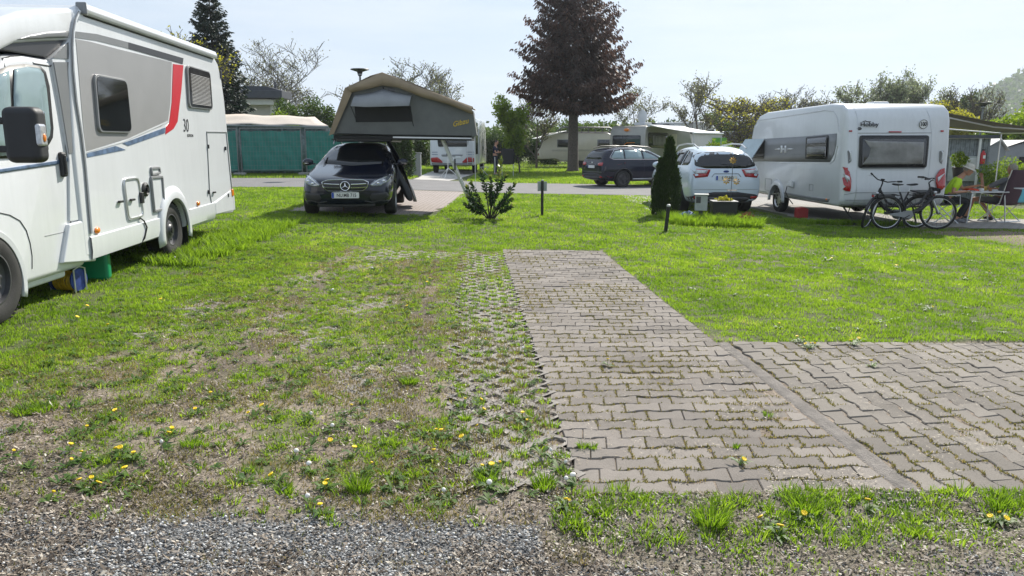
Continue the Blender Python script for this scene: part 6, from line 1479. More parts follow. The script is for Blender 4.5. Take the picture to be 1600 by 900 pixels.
# reclining person seen behind the burgundy chair
RX = (1558 - 800) / 67.5
person(G(RX + .10, 17.48), 2.2, 'person with tanned bare legs reclining in the burgundy camping chair', dict(pelvis=(0, 0, .50), chest=(-.14, 0, .86), neck=(-.20, 0, 1.06), head=(-.19, 0, 1.20), look=(1, 0, -.1),
    shl=(-.15, .19, .98), shr=(-.15, -.19, .98), ell=(.28, .24, .72), elr=(.1, -.25, .72), wrl=(.36, .16, .98), wrr=(.36, -.2, .74), hpl=(.08, .1, .48), hpr=(.08, -.1, .48), knl=(.52, .12, .50), knr=(.48, -.12, .47), anl=(.62, .12, .09), anr=(.18, -.13, .09), toel=(.78, .13, .04), toer=(.34, -.14, .04)), skin='skin_tan', shirt='cloth_grey', trousers='cloth_grey', shoes='cloth_black', long_trousers=False)
# standing man far away
person(G((775 - 800) / 29.2, 38.8), -.25, 'person in dark navy clothes with a white trouser stripe standing on the far lawn', dict(pelvis=(0, 0, .95), chest=(.0, 0, 1.30), neck=(.02, 0, 1.50), head=(.07, 0, 1.63), look=(1, 0, -.35),
    shl=(.01, .2, 1.42), shr=(.01, -.2, 1.42), ell=(.08, .25, 1.14), elr=(.08, -.25, 1.14), wrl=(.32, .15, 1.17), wrr=(.33, -.14, 1.16), hpl=(0, .1, .9), hpr=(0, -.1, .9), knl=(.02, .12, .5), knr=(.02, -.12, .5), anl=(-.02, .13, .09), anr=(.0, -.13, .09), toel=(.14, .15, .04), toer=(.16, -.15, .04)), shirt='cloth_navy', trousers='cloth_navy', hair='hair_dark', scale=1.02)
o = [c for c in SC.objects if c.get('label', '').startswith('person in dark navy')][0]
mb = MB(); mb.prism([(.055, -.202, .92), (.015, -.202, .92), (.02, -.187, .5), (.0, -.185, .12), (.035, -.185, .12), (.06, -.19, .5)], (0, -.006, 0)); mb.build('trouser_stripe', 'cloth_white', o, 0)

# camping chairs and table
def camp_chair(loc, yaw, label, fabric, high=True, tray=False, back=.25, w=.27):
    root = thing('camping_chair', loc, label, 'camping chair', rz=yaw)
    mb = MB(); P = []
    for i in range(7): P.append([(-.22 + .46 * i / 6, -w + 2 * w * j / 5, .42 - .035 * math.sin(math.pi * j / 5) - .02 * math.sin(math.pi * i / 6) + .03 * i / 6) for j in range(6)])
    mb.grid(P); mb.build('seat', fabric, root, 60, solid=.02)
    H = .78 if high else .45; mb = MB(); P = []
    for i in range(11):
        t = i / 10; ww = w * (1 - .18 * max(0, t - .7) / .3); P.append([(-.22 - back * t * H - .025 * math.sin(math.pi * j / 5), -ww + 2 * ww * j / 5, .42 + H * t) for j in range(6)])
    mb.grid(P); mb.build('backrest', fabric, root, 60, solid=.03)
    for s_ in (1, -1):
        y = s_ * (w + .02)
        for a, b in (((.26, y, .42), (-.26, y, .0)), ((-.22, y, .44), (.26, y, .0))):
            mb = MB(); mb.tube([a, b], .013, 7); mb.build('leg', 'alu', root)
        mb = MB(); mb.tube([(-.22, y, .42), (-.22 - back * H, y * .86, .42 + H)], .012, 7); mb.build('back_tube', 'alu', root)
        mb = MB(); mb.tube([(-.28, y, .62), (.24, y, .64), (.26, y, .42)], .012, 7); mb.build('armrest_tube', 'alu', root)
        mb = MB(); mb.box((-.02, y, .655), (.4, .05, .025)); mb.build('armrest', 'trim_black', root, bevel=.01)
    mb = MB(); mb.tube([(.26, -w - .02, .015), (.26, w + .02, .015)], .012, 7); mb.build('foot_rail', 'alu', root); mb = MB(); mb.tube([(-.26, -w - .02, .015), (-.26, w + .02, .015)], .012, 7); mb.build('foot_rail', 'alu', root)
    return root
camp_chair(G(SX + .0, SY), -.2, 'dark green high-backed camping chair under the person in yellow', 'chair_green', back=.1)
camp_chair(G(RX + .12, 17.45), 1.95, 'burgundy high-backed camping chair at the right edge, teal cloth beside it', 'burgundy', back=.22, w=.34)
t_ = thing('camping_table', G((1521 - 800) / 67.0, 17.3), 'light folding camp table with aluminium legs between the two chairs', 'camping table', rz=.08)
mb = MB(); mb.box((0, 0, .70), (.95, .6, .03)); mb.build('table_top', 'table_top', t_, bevel=.012)
for sx in (-1, 1):
    for sy in (-1, 1): mb = MB(); mb.tube([(sx * .38, sy * .26, .69), (sx * .42, sy * .28, .35), (sx * .46, sy * .28, 0)], .015, 7); mb.build('leg', 'alu', t_)
tz = t_.location + Vector((0, 0, .718))
o = thing('napkin', tz + Vector((-.3, -.12, 0)), 'red cloth lying on the camp table', 'cloth'); mb = MB(); mb.grid([[(x * .06 - .12, y * .06 - .12, .025 + .02 * math.sin(x * 1.3 + y)) for y in range(5)] for x in range(5)]); mb.build('cloth', 'red_cloth', o, 60, solid=.02)
for i, (dx, dy, m_, lab, r, h) in enumerate(((-.06, -.1, 'cloth_white', 'white paper bag on the camp table beside the red cloth', .06, .06), (.12, -.15, 'rust', 'brown jar on the middle of the camp table', .035, .08), (.26, -.05, 'table_top', 'pale plate stack near the right end of the camp table', .09, .03), (.2, .15, 'gold', 'yellow cup standing behind the brown jar', .035, .09))):
    o = thing(['bag', 'jar', 'plate', 'cup'][i], tz + Vector((dx, dy, 0)), lab, ['bag', 'jar', 'plate', 'cup'][i]); mb = MB(); mb.lathe([(0, 0), (r * .9, 0), (r, h * .2), (r * .95, h), (r * .8, h), (0, h * .9)], (0, 0, 0), 'z', 16); mb.build(['paper', 'glass', 'dish', 'shell'][i], m_, o, 40)
st_ = thing('side_tray', G((1592 - 800) / 69.5, 16.75), 'small side tray on a thin leg beside the burgundy chair', 'tray')
mb = MB(); mb.box((0, 0, .80), (.34, .26, .025)); mb.build('tray', 'table_top', st_, bevel=.01); mb = MB(); mb.tube([(.1, 0, .79), (.14, 0, 0)], .011, 6); mb.build('leg', 'alu', st_)
o = thing('towel', st_.location + Vector((-.08, -.14, .79)), 'teal cloth hanging from the side tray', 'towel'); mb = MB(); mb.grid([[(x * .05 - .08 + .04 * math.sin(z * .8), -.012 * (x % 2), -z * .055) for x in range(4 - (z > 4))] for z in range(1)] if 0 else [[(x * .05 - .08 - z * .012, -.01 - .015 * math.sin(x * 2 + z), -z * .06 + .012) for x in range(5)] for z in range(6)]); mb.build('cloth', 'teal_cloth', o, 60, solid=.006)

# ================================================================ PLANTS
def leaf_mesh(name, C, L, wd, mat, parent, tint, dirs=None, jit=1.0, up=None):
    """kite-shaped leaves at C (N,3); dirs (N,3) gives the direction each one points along"""
    N = len(C); r = rng.normal(size=(N, 3)); r /= np.linalg.norm(r, axis=1)[:, None] + 1e-9
    d = r if dirs is None else dirs + r * jit; d = d / (np.linalg.norm(d, axis=1)[:, None] + 1e-9)
    s = np.cross(d, rng.normal(size=(N, 3))); s /= np.linalg.norm(s, axis=1)[:, None] + 1e-9
    L = np.broadcast_to(L, (N,))[:, None]; wd = np.broadcast_to(wd, (N,))[:, None]
    V = np.stack([C, C + d * L * .45 + s * wd / 2, C + d * L, C + d * L * .45 - s * wd / 2], 1)
    return np_mesh(name, V.reshape(-1, 3), quads=np.arange(N)[:, None] * 4 + np.arange(4), tint=np.repeat(tint, 4), mat=mat, parent=parent)
def twig_tree(name, label, x, y, h, spread, seed, bark='bark_pale', leaf=None, nleaf=0, lsize=.12, group=None, tr=None, fork=.22, levels=4, trunks=1, up=.35, cat='tree', r_min=.008):
    rr = random.Random(seed); root = thing(name, G(x, y, -.05), label, cat, group); mb = MB(); tips = []
    tr = tr or h * .014
    def br(p, d, L, r, lv):
        pts = [p]; rs = [r]; n = 4 if lv < 3 else 3
        for i in range(n):
            d = (d + Vector((rr.gauss(0, .13), rr.gauss(0, .13), rr.gauss(0, .08) + up * .12))).normalized(); p = p + d * L / n; pts.append(p); rs.append(max(r_min, r * (1 - .55 * (i + 1) / n)))
        mb.tube(pts, rs, 6 if lv == 0 else (5 if lv == 1 else 3), caps=False)
        if lv >= levels:
            tips.extend((q, d) for q in pts[1:]); return
        k = rr.randint(4, 6) if lv < 2 else rr.randint(3, 5)
        for i in range(k):
            t = fork + (1 - fork) * (i + rr.random()) / k if lv == 0 else .25 + .75 * (i + rr.random() * .8) / k
            j = min(n - 1, int(t * n)); q = pts[j].lerp(pts[j + 1], t * n - j); a = rr.random() * 6.283
            side = Vector((math.cos(a), math.sin(a), 0)); nd = (d * .75 + side * spread * (1 if lv else 1.15) + Vector((0, 0, up))).normalized()
            br(q, nd, L * rr.uniform(.5, .72) * (1 if lv else .85), rs[j] * .6, lv + 1)
        if lv >= 1: tips.append((pts[-1], d))
    for t in range(trunks):
        a = rr.random() * 6.28; d0 = Vector((math.cos(a) * .3 * (trunks > 1), math.sin(a) * .3 * (trunks > 1), 1)).normalized()
        br(Vector((rr.gauss(0, .1) * (trunks > 1), rr.gauss(0, .1) * (trunks > 1), 0)), d0, h * .55, tr, 0)
    zm = max(v[2] for v in mb.v); k = h / zm
    mb.v = [(a * k, b * k, c * k) for a, b, c in mb.v]
    mb.build('trunk', bark, root, 60)
    if leaf and nleaf:
        T = np.array([tuple(t[0] * k) for t in tips]); i = rng.integers(0, len(T), nleaf); C = T[i] + rng.normal(size=(nleaf, 3)) * h * .022
        leaf_mesh('crown', C, lsize * (.6 + .8 * rng.random(nleaf)), lsize * .6, leaf, root, np.clip(.5 * rng.random(nleaf) + .5 * fbm(C[:, 0] * .8, C[:, 2] * .8, seed), 0, 1))
    return root
def blob_points(blobs, n, shell=.45):
    vol = np.array([b[3] * b[4] * b[5] for b in blobs]); vol = vol ** .75; ix = rng.choice(len(blobs), n, p=vol / vol.sum()); B = np.array(blobs)[ix]
    u = rng.normal(size=(n, 3)); u /= np.linalg.norm(u, axis=1)[:, None]; r = rng.random(n) ** shell
    P = B[:, :3] + u * r[:, None] * B[:, 3:6]; return P, u, ix
def bush(name, label, x, y, blobs, n, ls, mat, cat='bush', group=None, stems=5, bark='bark', rough=.12, wr=.55):
    root = thing(name, G(x, y, -.02), label, cat, group); rr = random.Random(int(abs(x * 37 + y * 11)))
    # break big blobs into clumps
    cl = []
    for b in blobs:
        k = 9
        for _ in range(k):
            u = np.array([rr.gauss(0, 1) for _ in range(3)]); u /= np.linalg.norm(u); s = rr.uniform(.25, .5)
            cl.append((b[0] + u[0] * b[3] * .72, b[1] + u[1] * b[4] * .72, max(.05, b[2] + u[2] * b[5] * .72), b[3] * s, b[4] * s, b[5] * s))
        cl.append(tuple(b[:3]) + (b[3] * .75, b[4] * .75, b[5] * .75))
    P, u, ix = blob_points(cl, n, .4); P = P[P[:, 2] > .01] if True else P; n = len(P)
    tone = np.array([rr.random() for _ in cl])[ix[:n]] if n == len(ix) else rng.random(n)
    leaf_mesh('foliage', P, ls * (.6 + .9 * rng.random(n)), ls * wr, mat, root, np.clip(.45 * tone + .55 * rng.random(n), 0, 1))
    mb = MB()
    zt = max(b[2] for b in blobs)
    for _ in range(stems):
        b = rr.choice(cl); mb.tube([(rr.gauss(0, .06), rr.gauss(0, .06), 0), (b[0] * .5 + rr.gauss(0, .1), b[1] * .5, b[2] * .55), (b[0], b[1], b[2])], [.03, .02, .008], 5, caps=False)
    mb.build('stem', bark, root)
    return root
def conifer(name, label, x, y, h, R, z0, seed, mat, nlev, nbr, spray, droop=.35, trunk_r=.2, bark='bark_dark', prof=None, wid=.35, hang=.6, lean=0):
    rr = random.Random(seed); g = np.random.default_rng(seed); root = thing(name, G(x, y, -.05), label, 'tree'); mb = MB()
    mb.tube([(0, 0, 0), (.02, 0, h * .02), (0, 0, h * .3), (0, .02, h * .65), (0, 0, h)], [trunk_r * 1.35, trunk_r, trunk_r * .8, trunk_r * .45, .02], 12)
    C, D, L, T = [], [], [], []
    for i in range(nlev):
        t = (i + rr.random() * .6) / nlev; z = z0 + (h - z0) * t ** .92
        rad_ = R * (prof(t) if prof else (1 - t) ** .85)
        for b in range(nbr):
            a = rr.random() * 6.283; Lb = rad_ * rr.uniform(.62, 1.08) + .12; d = Vector((math.cos(a), math.sin(a), 0)); pts = []
            dz = droop * (1 - t) - .25 * t
            for k in range(5):
                q = k / 4; pts.append(Vector((0, 0, z)) + d * Lb * q + Vector((0, 0, -dz * Lb * (q ** .8) + .28 * Lb * q ** 3)))
            mb.tube(pts, [.028 * (1 - t) + .012, .022 * (1 - t) + .008, .012, .007, .004], 3, caps=False)
            m = max(5, int(spray * Lb / R * 1.1)); tone = rr.random()
            q = g.random(m) ** .7 * .95 + .08; P = np.array([tuple(p) for p in pts]); qi = np.minimum((q * 4).astype(int), 3); f = (q * 4 - qi)[:, None]
            c = P[qi] * (1 - f) + P[qi + 1] * f; w = .12 * Lb * (1.15 - q)
            sd = np.array([-d.y, d.x, 0]); off = g.normal(size=m)[:, None] * sd * w[:, None] * 1.5; c = c + off + g.normal(size=(m, 3)) * .05 * Lb * .4
            C.append(c); D.append(np.array(tuple(d)) * .55 + sd * np.sign(off @ sd)[:, None] * .5 + np.array([0, 0, -hang])); L.append(np.full(m, 1.0) * (.55 + .45 * (1 - t))); T.append(np.full(m, tone))
    C, D, L, T = np.concatenate(C), np.concatenate(D), np.concatenate(L), np.concatenate(T); n = len(C)
    mb.build('trunk', bark, root, 60)
    leaf_mesh('crown', C, L * wid * (.6 + .8 * g.random(n)), L * wid * .42, mat, root, np.clip(.5 * T + .5 * g.random(n), 0, 1), D, .35)
    return root
# big reddish conifer in the middle
conifer('conifer_tree', 'big reddish brown conifer with a bare trunk in the middle of the camp', (893 - 800) / 25.2, 46.2, 12.1, 3.85, 3.9, 5, 'leaf_redfir', 46, 11, 125, droop=.30, trunk_r=.34, bark='bark', prof=lambda t: (.76 + 2.2 * t if t < .1 else max(0, 1.04 * (1 - t) ** .62)), wid=.27, hang=.8)
conifer('spruce_tree', 'tall dark green spruce behind the big white motorhome', (350 - 800) / 27.6, 42.5, 9.9, 2.0, .6, 9, 'leaf_spruce', 50, 12, 80, droop=.22, trunk_r=.16, wid=.27, hang=.35, prof=lambda t: (1 - t) ** .72)
# thuja: two upright tips
def thuja():
    root = thing('thuja', G((1034 - 800) / 64., 17.9, -.02), 'dark green clipped thuja shrub in front of the pale blue white car', 'shrub'); g = np.random.default_rng(3)
    C, D = [], []
    for (cx, cy, h, R, n) in ((.06, 0, 1.93, .26, 6500), (-.15, -.03, 1.40, .18, 3200)):
        t = g.random(n) ** .8; a = g.random(n) * 6.283; lump = .72 + .56 * fbm(a * 1.9 + cx, t * 9, 4); R_ = R * np.minimum(1, 1.28 * (1 - t) ** .62) * lump * (.72 + .28 * np.minimum(1, t * 6 + .4))
        r = R_ * (.68 + .34 * g.random(n)); z = .02 + t * h * .93
        C.append(np.stack([cx + np.cos(a) * r, cy + np.sin(a) * r, z], -1)); D.append(np.stack([np.cos(a) * .35, np.sin(a) * .35, np.full(n, 1.0)], -1))
    C, D = np.concatenate(C), np.concatenate(D); n = len(C)
    leaf_mesh('foliage', C, .085 * (.6 + .8 * g.random(n)), .032, 'leaf_thuja', root, np.clip(.4 * g.random(n) + .7 * fbm(C[:, 0] * 9, C[:, 2] * 7, 8), 0, 1), D, .35)
    mb = MB(); mb.tube([(.03, 0, 0), (.04, 0, 1.5)], [.05, .02], 6); mb.tube([(-.1, 0, 0), (-.2, 0, 1.1)], [.035, .015], 6); mb.build('stem', 'bark', root)
thuja()
# cherry-laurel bush
def laurel():
    bx_, by_ = gp(766, 343); root = thing('laurel_bush', G(bx_, by_, -.02), 'young cherry laurel bush with glossy leaves and a tall pale new shoot', 'bush'); g = np.random.default_rng(12); rr = random.Random(12); mb = MB(); C, D, T = [], [], []
    ppm = FPX / (by_ + .3)
    def L(px, py, dy): return Vector(((px - 766) / ppm, dy, (343 - py) / ppm))
    stems = [((775, 305, .0), (783, 250, .02), 1), ((752, 318, -.1), (738, 285, -.2), 0), ((745, 322, .1), (729, 292, .2), 0), ((785, 315, .1), (803, 288, .15), 0), ((780, 320, -.15), (797, 300, -.3), 0), ((768, 310, .2), (766, 278, .25), 0),
             ((755, 325, -.25), (733, 305, -.35), 0), ((775, 325, .25), (800, 312, .35), 0), ((760, 300, 0), (752, 268, .05), 0), ((776, 300, -.1), (790, 275, -.15), 0), ((748, 330, .0), (728, 318, -.05), 0), ((783, 328, 0), (798, 322, .1), 0), ((768, 315, -.25), (768, 290, -.35), 0)]
    for m_, e_, new in stems:
        a, b, c = Vector((rr.gauss(0, .04), rr.gauss(0, .04), 0)), L(*m_), L(*e_); mb.tube([a, a.lerp(b, .5) + Vector((0, 0, .02)), b, c], [.016, .013, .01, .004], 5)
        P = [a, a.lerp(b, .5), b, b.lerp(c, .5), c]; n = 110 if new else 92
        for i in range(n):
            t = .38 + .62 * (i / n); j = min(3, int(t * 4)); q = P[j].lerp(P[j + 1], t * 4 - j); an = i * 2.4 + rr.random(); ax = (P[j + 1] - P[j]).normalized(); s = ax.orthogonal().normalized(); s2 = ax.cross(s)
            d = (s * math.cos(an) + s2 * math.sin(an)) * .9 + ax * (.5 + .8 * (t > .9)); C.append(tuple(q)); D.append(tuple(d)); T.append((.75 + .25 * rr.random()) if (t > .93 or (new and t > .72)) else rr.random() * .6)
    C, D, T = np.array(C), np.array(D), np.array(T); n = len(C); leaf_mesh('foliage', C,   .095 * (.6 + .6 * g.random(n)), .04, 'leaf_laurel', root, T, D, .25); mb.build('stem', 'bark_dark', root)
laurel()
# ---------------------------------------------------------------- tall weeds round the electric box
wx, wy, wh, ww, wlx, wly, wt = ([] for _ in range(7))
for _ in range(150):
    cx = 3.45 + 1.75 * rng.random(); cy = 15.7 + 1.5 * rng.random() - .2 * (cx - 3.4); n = 55; a = rng.random(n) * 6.283; r = .10 * np.sqrt(rng.random(n)); hh = (.10 + .14 * rng.random()) * (.5 + .7 * rng.random(n)); lm = hh * (.2 + .6 * rng.random(n))
    wx.append(cx + r * np.cos(a)); wy.append(cy + r * np.sin(a)); wh.append(hh); ww.append(np.full(n, .014)); wlx.append(np.cos(a) * lm); wly.append(np.sin(a) * lm); wt.append(np.clip(.25 + .35 * rng.random(n), 0, 1))
for _ in range(130):
    s0 = 7.2 + 2.6 * rng.random(); v0 = 16.2 - (s0 - 7.6) * .12 + rng.normal() * .12; cx, cy = XY(s0, v0); n = 26; a = rng.random(n) * 6.283; r = .08 * np.sqrt(rng.random(n)); hh = .11 * (.5 + .7 * rng.random(n)); lm = hh * .6
    wx.append(cx + r * np.cos(a)); wy.append(cy + r * np.sin(a)); wh.append(hh); ww.append(np.full(n, .014)); wlx.append(np.cos(a) * lm); wly.append(np.sin(a) * lm); wt.append(.2 + .4 * rng.random(n))
for _ in range(260):
    cx = -4.75 + .9 * rng.random(); cy = 9.2 + 4.5 * rng.random(); n = 26; a = rng.random(n) * 6.283; r = .08 * np.sqrt(rng.random(n)); hh = .12 * (.5 + .7 * rng.random(n)); lm = hh * .6
    wx.append(cx + r * np.cos(a)); wy.append(cy + r * np.sin(a)); wh.append(hh); ww.append(np.full(n, .012)); wlx.append(np.cos(a) * lm); wly.append(np.sin(a) * lm); wt.append(.2 + .4 * rng.random(n))
blades('tall_weeds', np.concatenate(wx), np.concatenate(wy), np.concatenate(wh), np.concatenate(ww), 'grass', np.concatenate(wt), 'taller uncut grass round the thuja, the box and the pitch edges', dirv=(np.concatenate(wlx), np.concatenate(wly)))

# ---------------------------------------------------------------- posts, box, planter, ornament
o = thing('sign_post', G(*gp(847, 337.5)), 'thin black post carrying a small white panel seen from behind', 'sign', rz=.0)
mb = MB(); mb.tube([(0, 0, -.05), (0, 0, .79)], .031, 12); mb.build('post', 'trim_black', o); mb = MB(); mb.box((0, .045, .665), (.21, .012, .215)); pn = mb.build('panel', 'box_grey', o, bevel=.003)
mb = MB(); mb.lathe([(.034, 0), (.034, .02), (0, .03)], (0, 0, .785), 'z', 12); mb.build('cap', 'trim_grey', o)
o = thing('bollard', G(*gp(1040, 362)), 'short black post with a pale top leaning slightly in the right lawn', 'post'); o.rotation_euler = (.05, .07, 0)
mb = MB(); mb.tube([(0, 0, -.05), (0, 0, .50)], .036, 12); mb.build('post', 'trim_black', o); mb = MB(); mb.lathe([(.04, 0), (.04, .03), (.02, .045), (0, .045)], (0, 0, .49), 'z', 12); mb.build('cap', 'box_grey', o)
o = thing('marker_peg', G(*gp(537, 330)), 'small metal peg in the grass in front of the estate car', 'peg'); mb = MB(); mb.tube([(0, 0, -.03), (0, 0, .13)], .008, 6); mb.build('rod', 'rust', o); mb = MB(); mb.ell((0, 0, .14), (.018, .018, .012)); mb.build('head', 'alu', o)
bx_, by_ = 4.18, 16.6
o = thing('electric_box', G(bx_, by_), 'grey electric supply box on the grass beside the black planter', 'electric box', rz=-.25)
mb = MB(); mb.box((0, 0, .42), (.27, .22, .34)); mb.build('housing', 'box_grey', o, bevel=.012); mb = MB(); mb.box((0, 0, .60), (.31, .26, .025)); mb.build('lid', 'box_grey', o, bevel=.006)
mb = MB(); mb.box((-.06, -.112, .49), (.10, .012, .14)); mb.build('flap', 'steel_dark', o, bevel=.004); mb = MB(); mb.tube([(0, 0, 0), (0, 0, .3)], .045, 8); mb.build('foot', 'steel_dark', o)
o2 = thing('planter', G(4.72, 16.75), 'square black planter beside the grey electric box', 'planter', rz=-.08); mb = MB(); mb.box((0, 0, .22), (.5, .4, .44), taper=1.08); mb.build('pot', 'pot_black', o2, bevel=.012); mb = MB(); mb.box((0, 0, .45), (.56, .46, .03)); mb.build('rim', 'steel_dark', o2, bevel=.006)
mb = MB(); mb.box((0, 0, .445), (.46, .36, .03)); mb.build('soil', 'bark_dark', o2)
g_ = np.random.default_rng(31); P, u, ix = blob_points([(0, 0, 0, .2, .14, .10)], 260, .5); P[:, 2] = np.abs(P[:, 2]) + .46
po = thing('flowering_plant', o2.location, 'yellow flowering plant growing in the black planter', 'plant'); leaf_mesh('foliage', P, .05, .03, 'leaf_yellow', po, rng.random(len(P)))
o = thing('wind_spinner', G(4.83, 16.62), 'thin stake with golden wind wheels standing in the black planter', 'garden ornament'); mb = MB(); mb.tube([(0, 0, .44), (.01, 0, 1.42)], .007, 6); mb.build('stake', 'steel_dark', o)
for zc, xc, Rw in ((1.36, .0, .085), (.92, -.12, .09), (.90, .1, .085)):
    mb = MB()
    for i in range(8):
        t = 6.283 * i / 8; d = Vector((math.cos(t), 0, math.sin(t))); e = Vector((-math.sin(t), 0, math.cos(t))); c0 = Vector((xc, -.03, zc)); mb.add([c0 + d * .015, c0 + d * Rw * .7 + e * .016 + Vector((0, -.02, 0)), c0 + d * Rw, c0 + d * Rw * .7 - e * .02 + Vector((0, .02, 0))], [(0, 1, 2, 3)])
    mb.ell((xc, -.04, zc), (.010, .01, .010), 8, 6); mb.build('wind_wheel', 'gold', o)
mb = MB(); mb.tube([(-.12, -.03, .92), (.1, -.03, .9)], .005, 5); mb.tube([(-.1, -.03, .70), (.12, -.03, .70)], .012, 6); mb.build('cross_wire', 'steel_dark', o)
o = thing('blue_rag', G(3.88, 16.55), 'crumpled blue bag lying left of the electric box', 'bag'); mb = MB(); mb.ell((0, 0, .14), (.17, .1, .07), 14, 9); r_ = mb.build('cloth', 'cloth_blue', o)
for v in r_.data.vertices: v.co += Vector((random.Random(v.index).gauss(0, .02), random.Random(v.index + 7).gauss(0, .02), random.Random(v.index + 3).gauss(0, .02)))
o = thing('rusty_ornament', G(5.0, 15.9), 'rusty golden leaf ornament in the tall grass before the planter', 'garden ornament'); mb = MB()
for i in range(14):
    rr_ = random.Random(i); c0 = Vector((rr_.gauss(0, .07), rr_.gauss(0, .03), .16 + abs(rr_.gauss(0, .09)))); d = Vector((rr_.gauss(0, 1), rr_.gauss(0, .4), rr_.gauss(0, .6))).normalized() * .09; e = Vector((0, 0, .03)); mb.add([c0, c0 + d * .5 + e, c0 + d, c0 + d * .5 - e], [(0, 1, 2, 3)])
mb.build('metal_leaf', 'rust', o); mb = MB(); mb.tube([(0, 0, 0), (0, 0, .24)], .008, 5); mb.build('stake', 'rust', o)

# ---------------------------------------------------------------- fence with green screening, canopy, house
def fence_panel(xa, ya, xb, yb, label, group):
    root = thing('fence_panel', G(xa, ya), label, 'fence panel', group, rz=math.atan2(yb - ya, xb - xa)); L = math.hypot(xb - xa, yb - ya); h = 2.1
    mb = MB(); mb.tube([(0, 0, 0), (0, 0, h), (L, 0, h), (L, 0, 0)], .026, 8); mb.tube([(0, 0, .25), (L, 0, .25)], .02, 6); mb.build('frame', 'galv', root)
    P = [[(.03 + (L - .06) * i / 30, .03 + .03 * math.sin(i * 1.1 + j) + .02 * math.sin(i * .4 + 2 * j), .20 + 1.78 * j / 10 + .02 * math.sin(i * .9) * (j == 10)) for j in range(11)] for i in range(31)]
    mb = MB(); mb.grid(P); mb.build('screen', 'tarp_green', root, 60)
    mb = MB()
    for i in range(1, int(L / .14)): mb.tube([(i * .14, -.012, .25), (i * .14, -.012, h)], .004, 3, caps=False)
    for j in range(1, 9): mb.tube([(0, -.02, .25 + j * .21), (L, -.02, .25 + j * .21)], .004, 3, caps=False)
    mb.build('wire_mesh', 'galv', root)
    for x in (0,):
        mb = MB(); mb.box((x - .1, 0, .07), (.55, .22, .14)); mb.build('foot', 'concrete', root, bevel=.03)
    return root
fy = 34.3
xa = lambda px, Y=34.3: (px - 800) * (Y * .982 + .27) / FPX
fence_panel(xa(285), fy + .2, xa(373.5), fy, 'fence panel with teal screening right behind the rear of the big white motorhome', 'screened fence panels'); fence_panel(xa(379), fy, xa(472), fy + .1, 'middle fence panel with teal screening, left of the dark estate car', 'screened fence panels'); fence_panel(xa(479), fy + .1, xa(560), fy + .3, 'fence panel with teal screening half hidden by the dark estate car', 'screened fence panels')
o = thing('canopy_tent', G(xa(420, 37), 37.5), 'canopy with pale beige roof behind the screened fence', 'canopy'); O_ = o.location
q = [at(300, 177, 39.3) - O_, at(492, 183, 39.3) - O_, at(513, 197, 35.6) - O_, at(300, 193.5, 35.6) - O_]
mb = MB(); P = [[q[0].lerp(q[1], i / 14).lerp(q[3].lerp(q[2], i / 14), j / 5) + Vector((0, 0, .03 * math.sin(i * 1.35) - .05 * math.sin(math.pi * j / 5))) for j in range(6)] for i in range(15)]; mb.grid(P); mb.build('roof', 'canopy', o, 60, solid=.02)
mb = MB(); mb.tube([q[3] - Vector((0, .02, .05)), q[2] - Vector((0, .02, .05))], .05, 6); mb.build('eaves_tube', 'galv', o)
for a in (q[2], q[3].lerp(q[2], .33), q[3].lerp(q[2], .66), q[1]): mb = MB(); mb.tube([a - Vector((0, 0, .05)), Vector((a.x, a.y, 0))], .04, 6); mb.build('pole', 'galv', o)
mb = MB(); P = [[q[3].lerp(q[2], i / 20) + Vector((0, .3 + .05 * math.sin(i * 1.7), -.1 if j else -2.4)) for j in range(2)] for i in range(21)]; mb.grid(P); mb.build('wall', 'wood_grey', o, 60, solid=.02)
# house
hY = 58.; o = thing('house', G(at(400, 200, hY).x, hY), 'low pale house with a dark projecting roof behind the canopy', 'house'); O_ = o.location
T = lambda px, py, dy=0: at(px, py, hY + dy) - O_
def slab(nm, mat, px0, py0, px1, py1, d0, dep, bev=.02, par=None):
    a, b = T(px0, py1, 0), T(px1, py0, 0); mb = MB(); mb.box(((a.x + b.x) / 2, d0 + dep / 2, (a.z + b.z) / 2), (b.x - a.x, dep, b.z - a.z)); return mb.build(nm, mat, par or o, bevel=bev)
rf = slab('roof', 'roof_slate', 330, 141, 440, 153, 0, 2.6); mb = MB(); a, b = T(335, 141), T(438, 141); c = T(400, 134); mb.prism([(a.x, .3, a.z), (b.x, .3, a.z), (c.x + .6, .3, c.z), (c.x - 2, .3, c.z)], (0, 2.2, 0)); mb.build('roof_top', 'roof_slate', o, 0)
mb = MB(); p = T(417, 133); mb.tube([(p.x, 2, p.z - .3), (p.x, 2, p.z + .4)], .1, 8); mb.build('chimney', 'steel_dark', rf)
slab('wall', 'render_beige', 300, 165, 420, 276, 1.5, 2.5); slab('upper_wall', 'render_white', 421, 153, 434, 276, 1.2, 1.6); slab('shutter_box', 'awning_white', 370, 155, 424, 163, .5, 1.2); slab('shutter', 'render_beige', 370, 163, 420, 200, 1.3, .15)
slab('downpipe', 'galv', 427, 154, 429, 190, 1.05, .12)
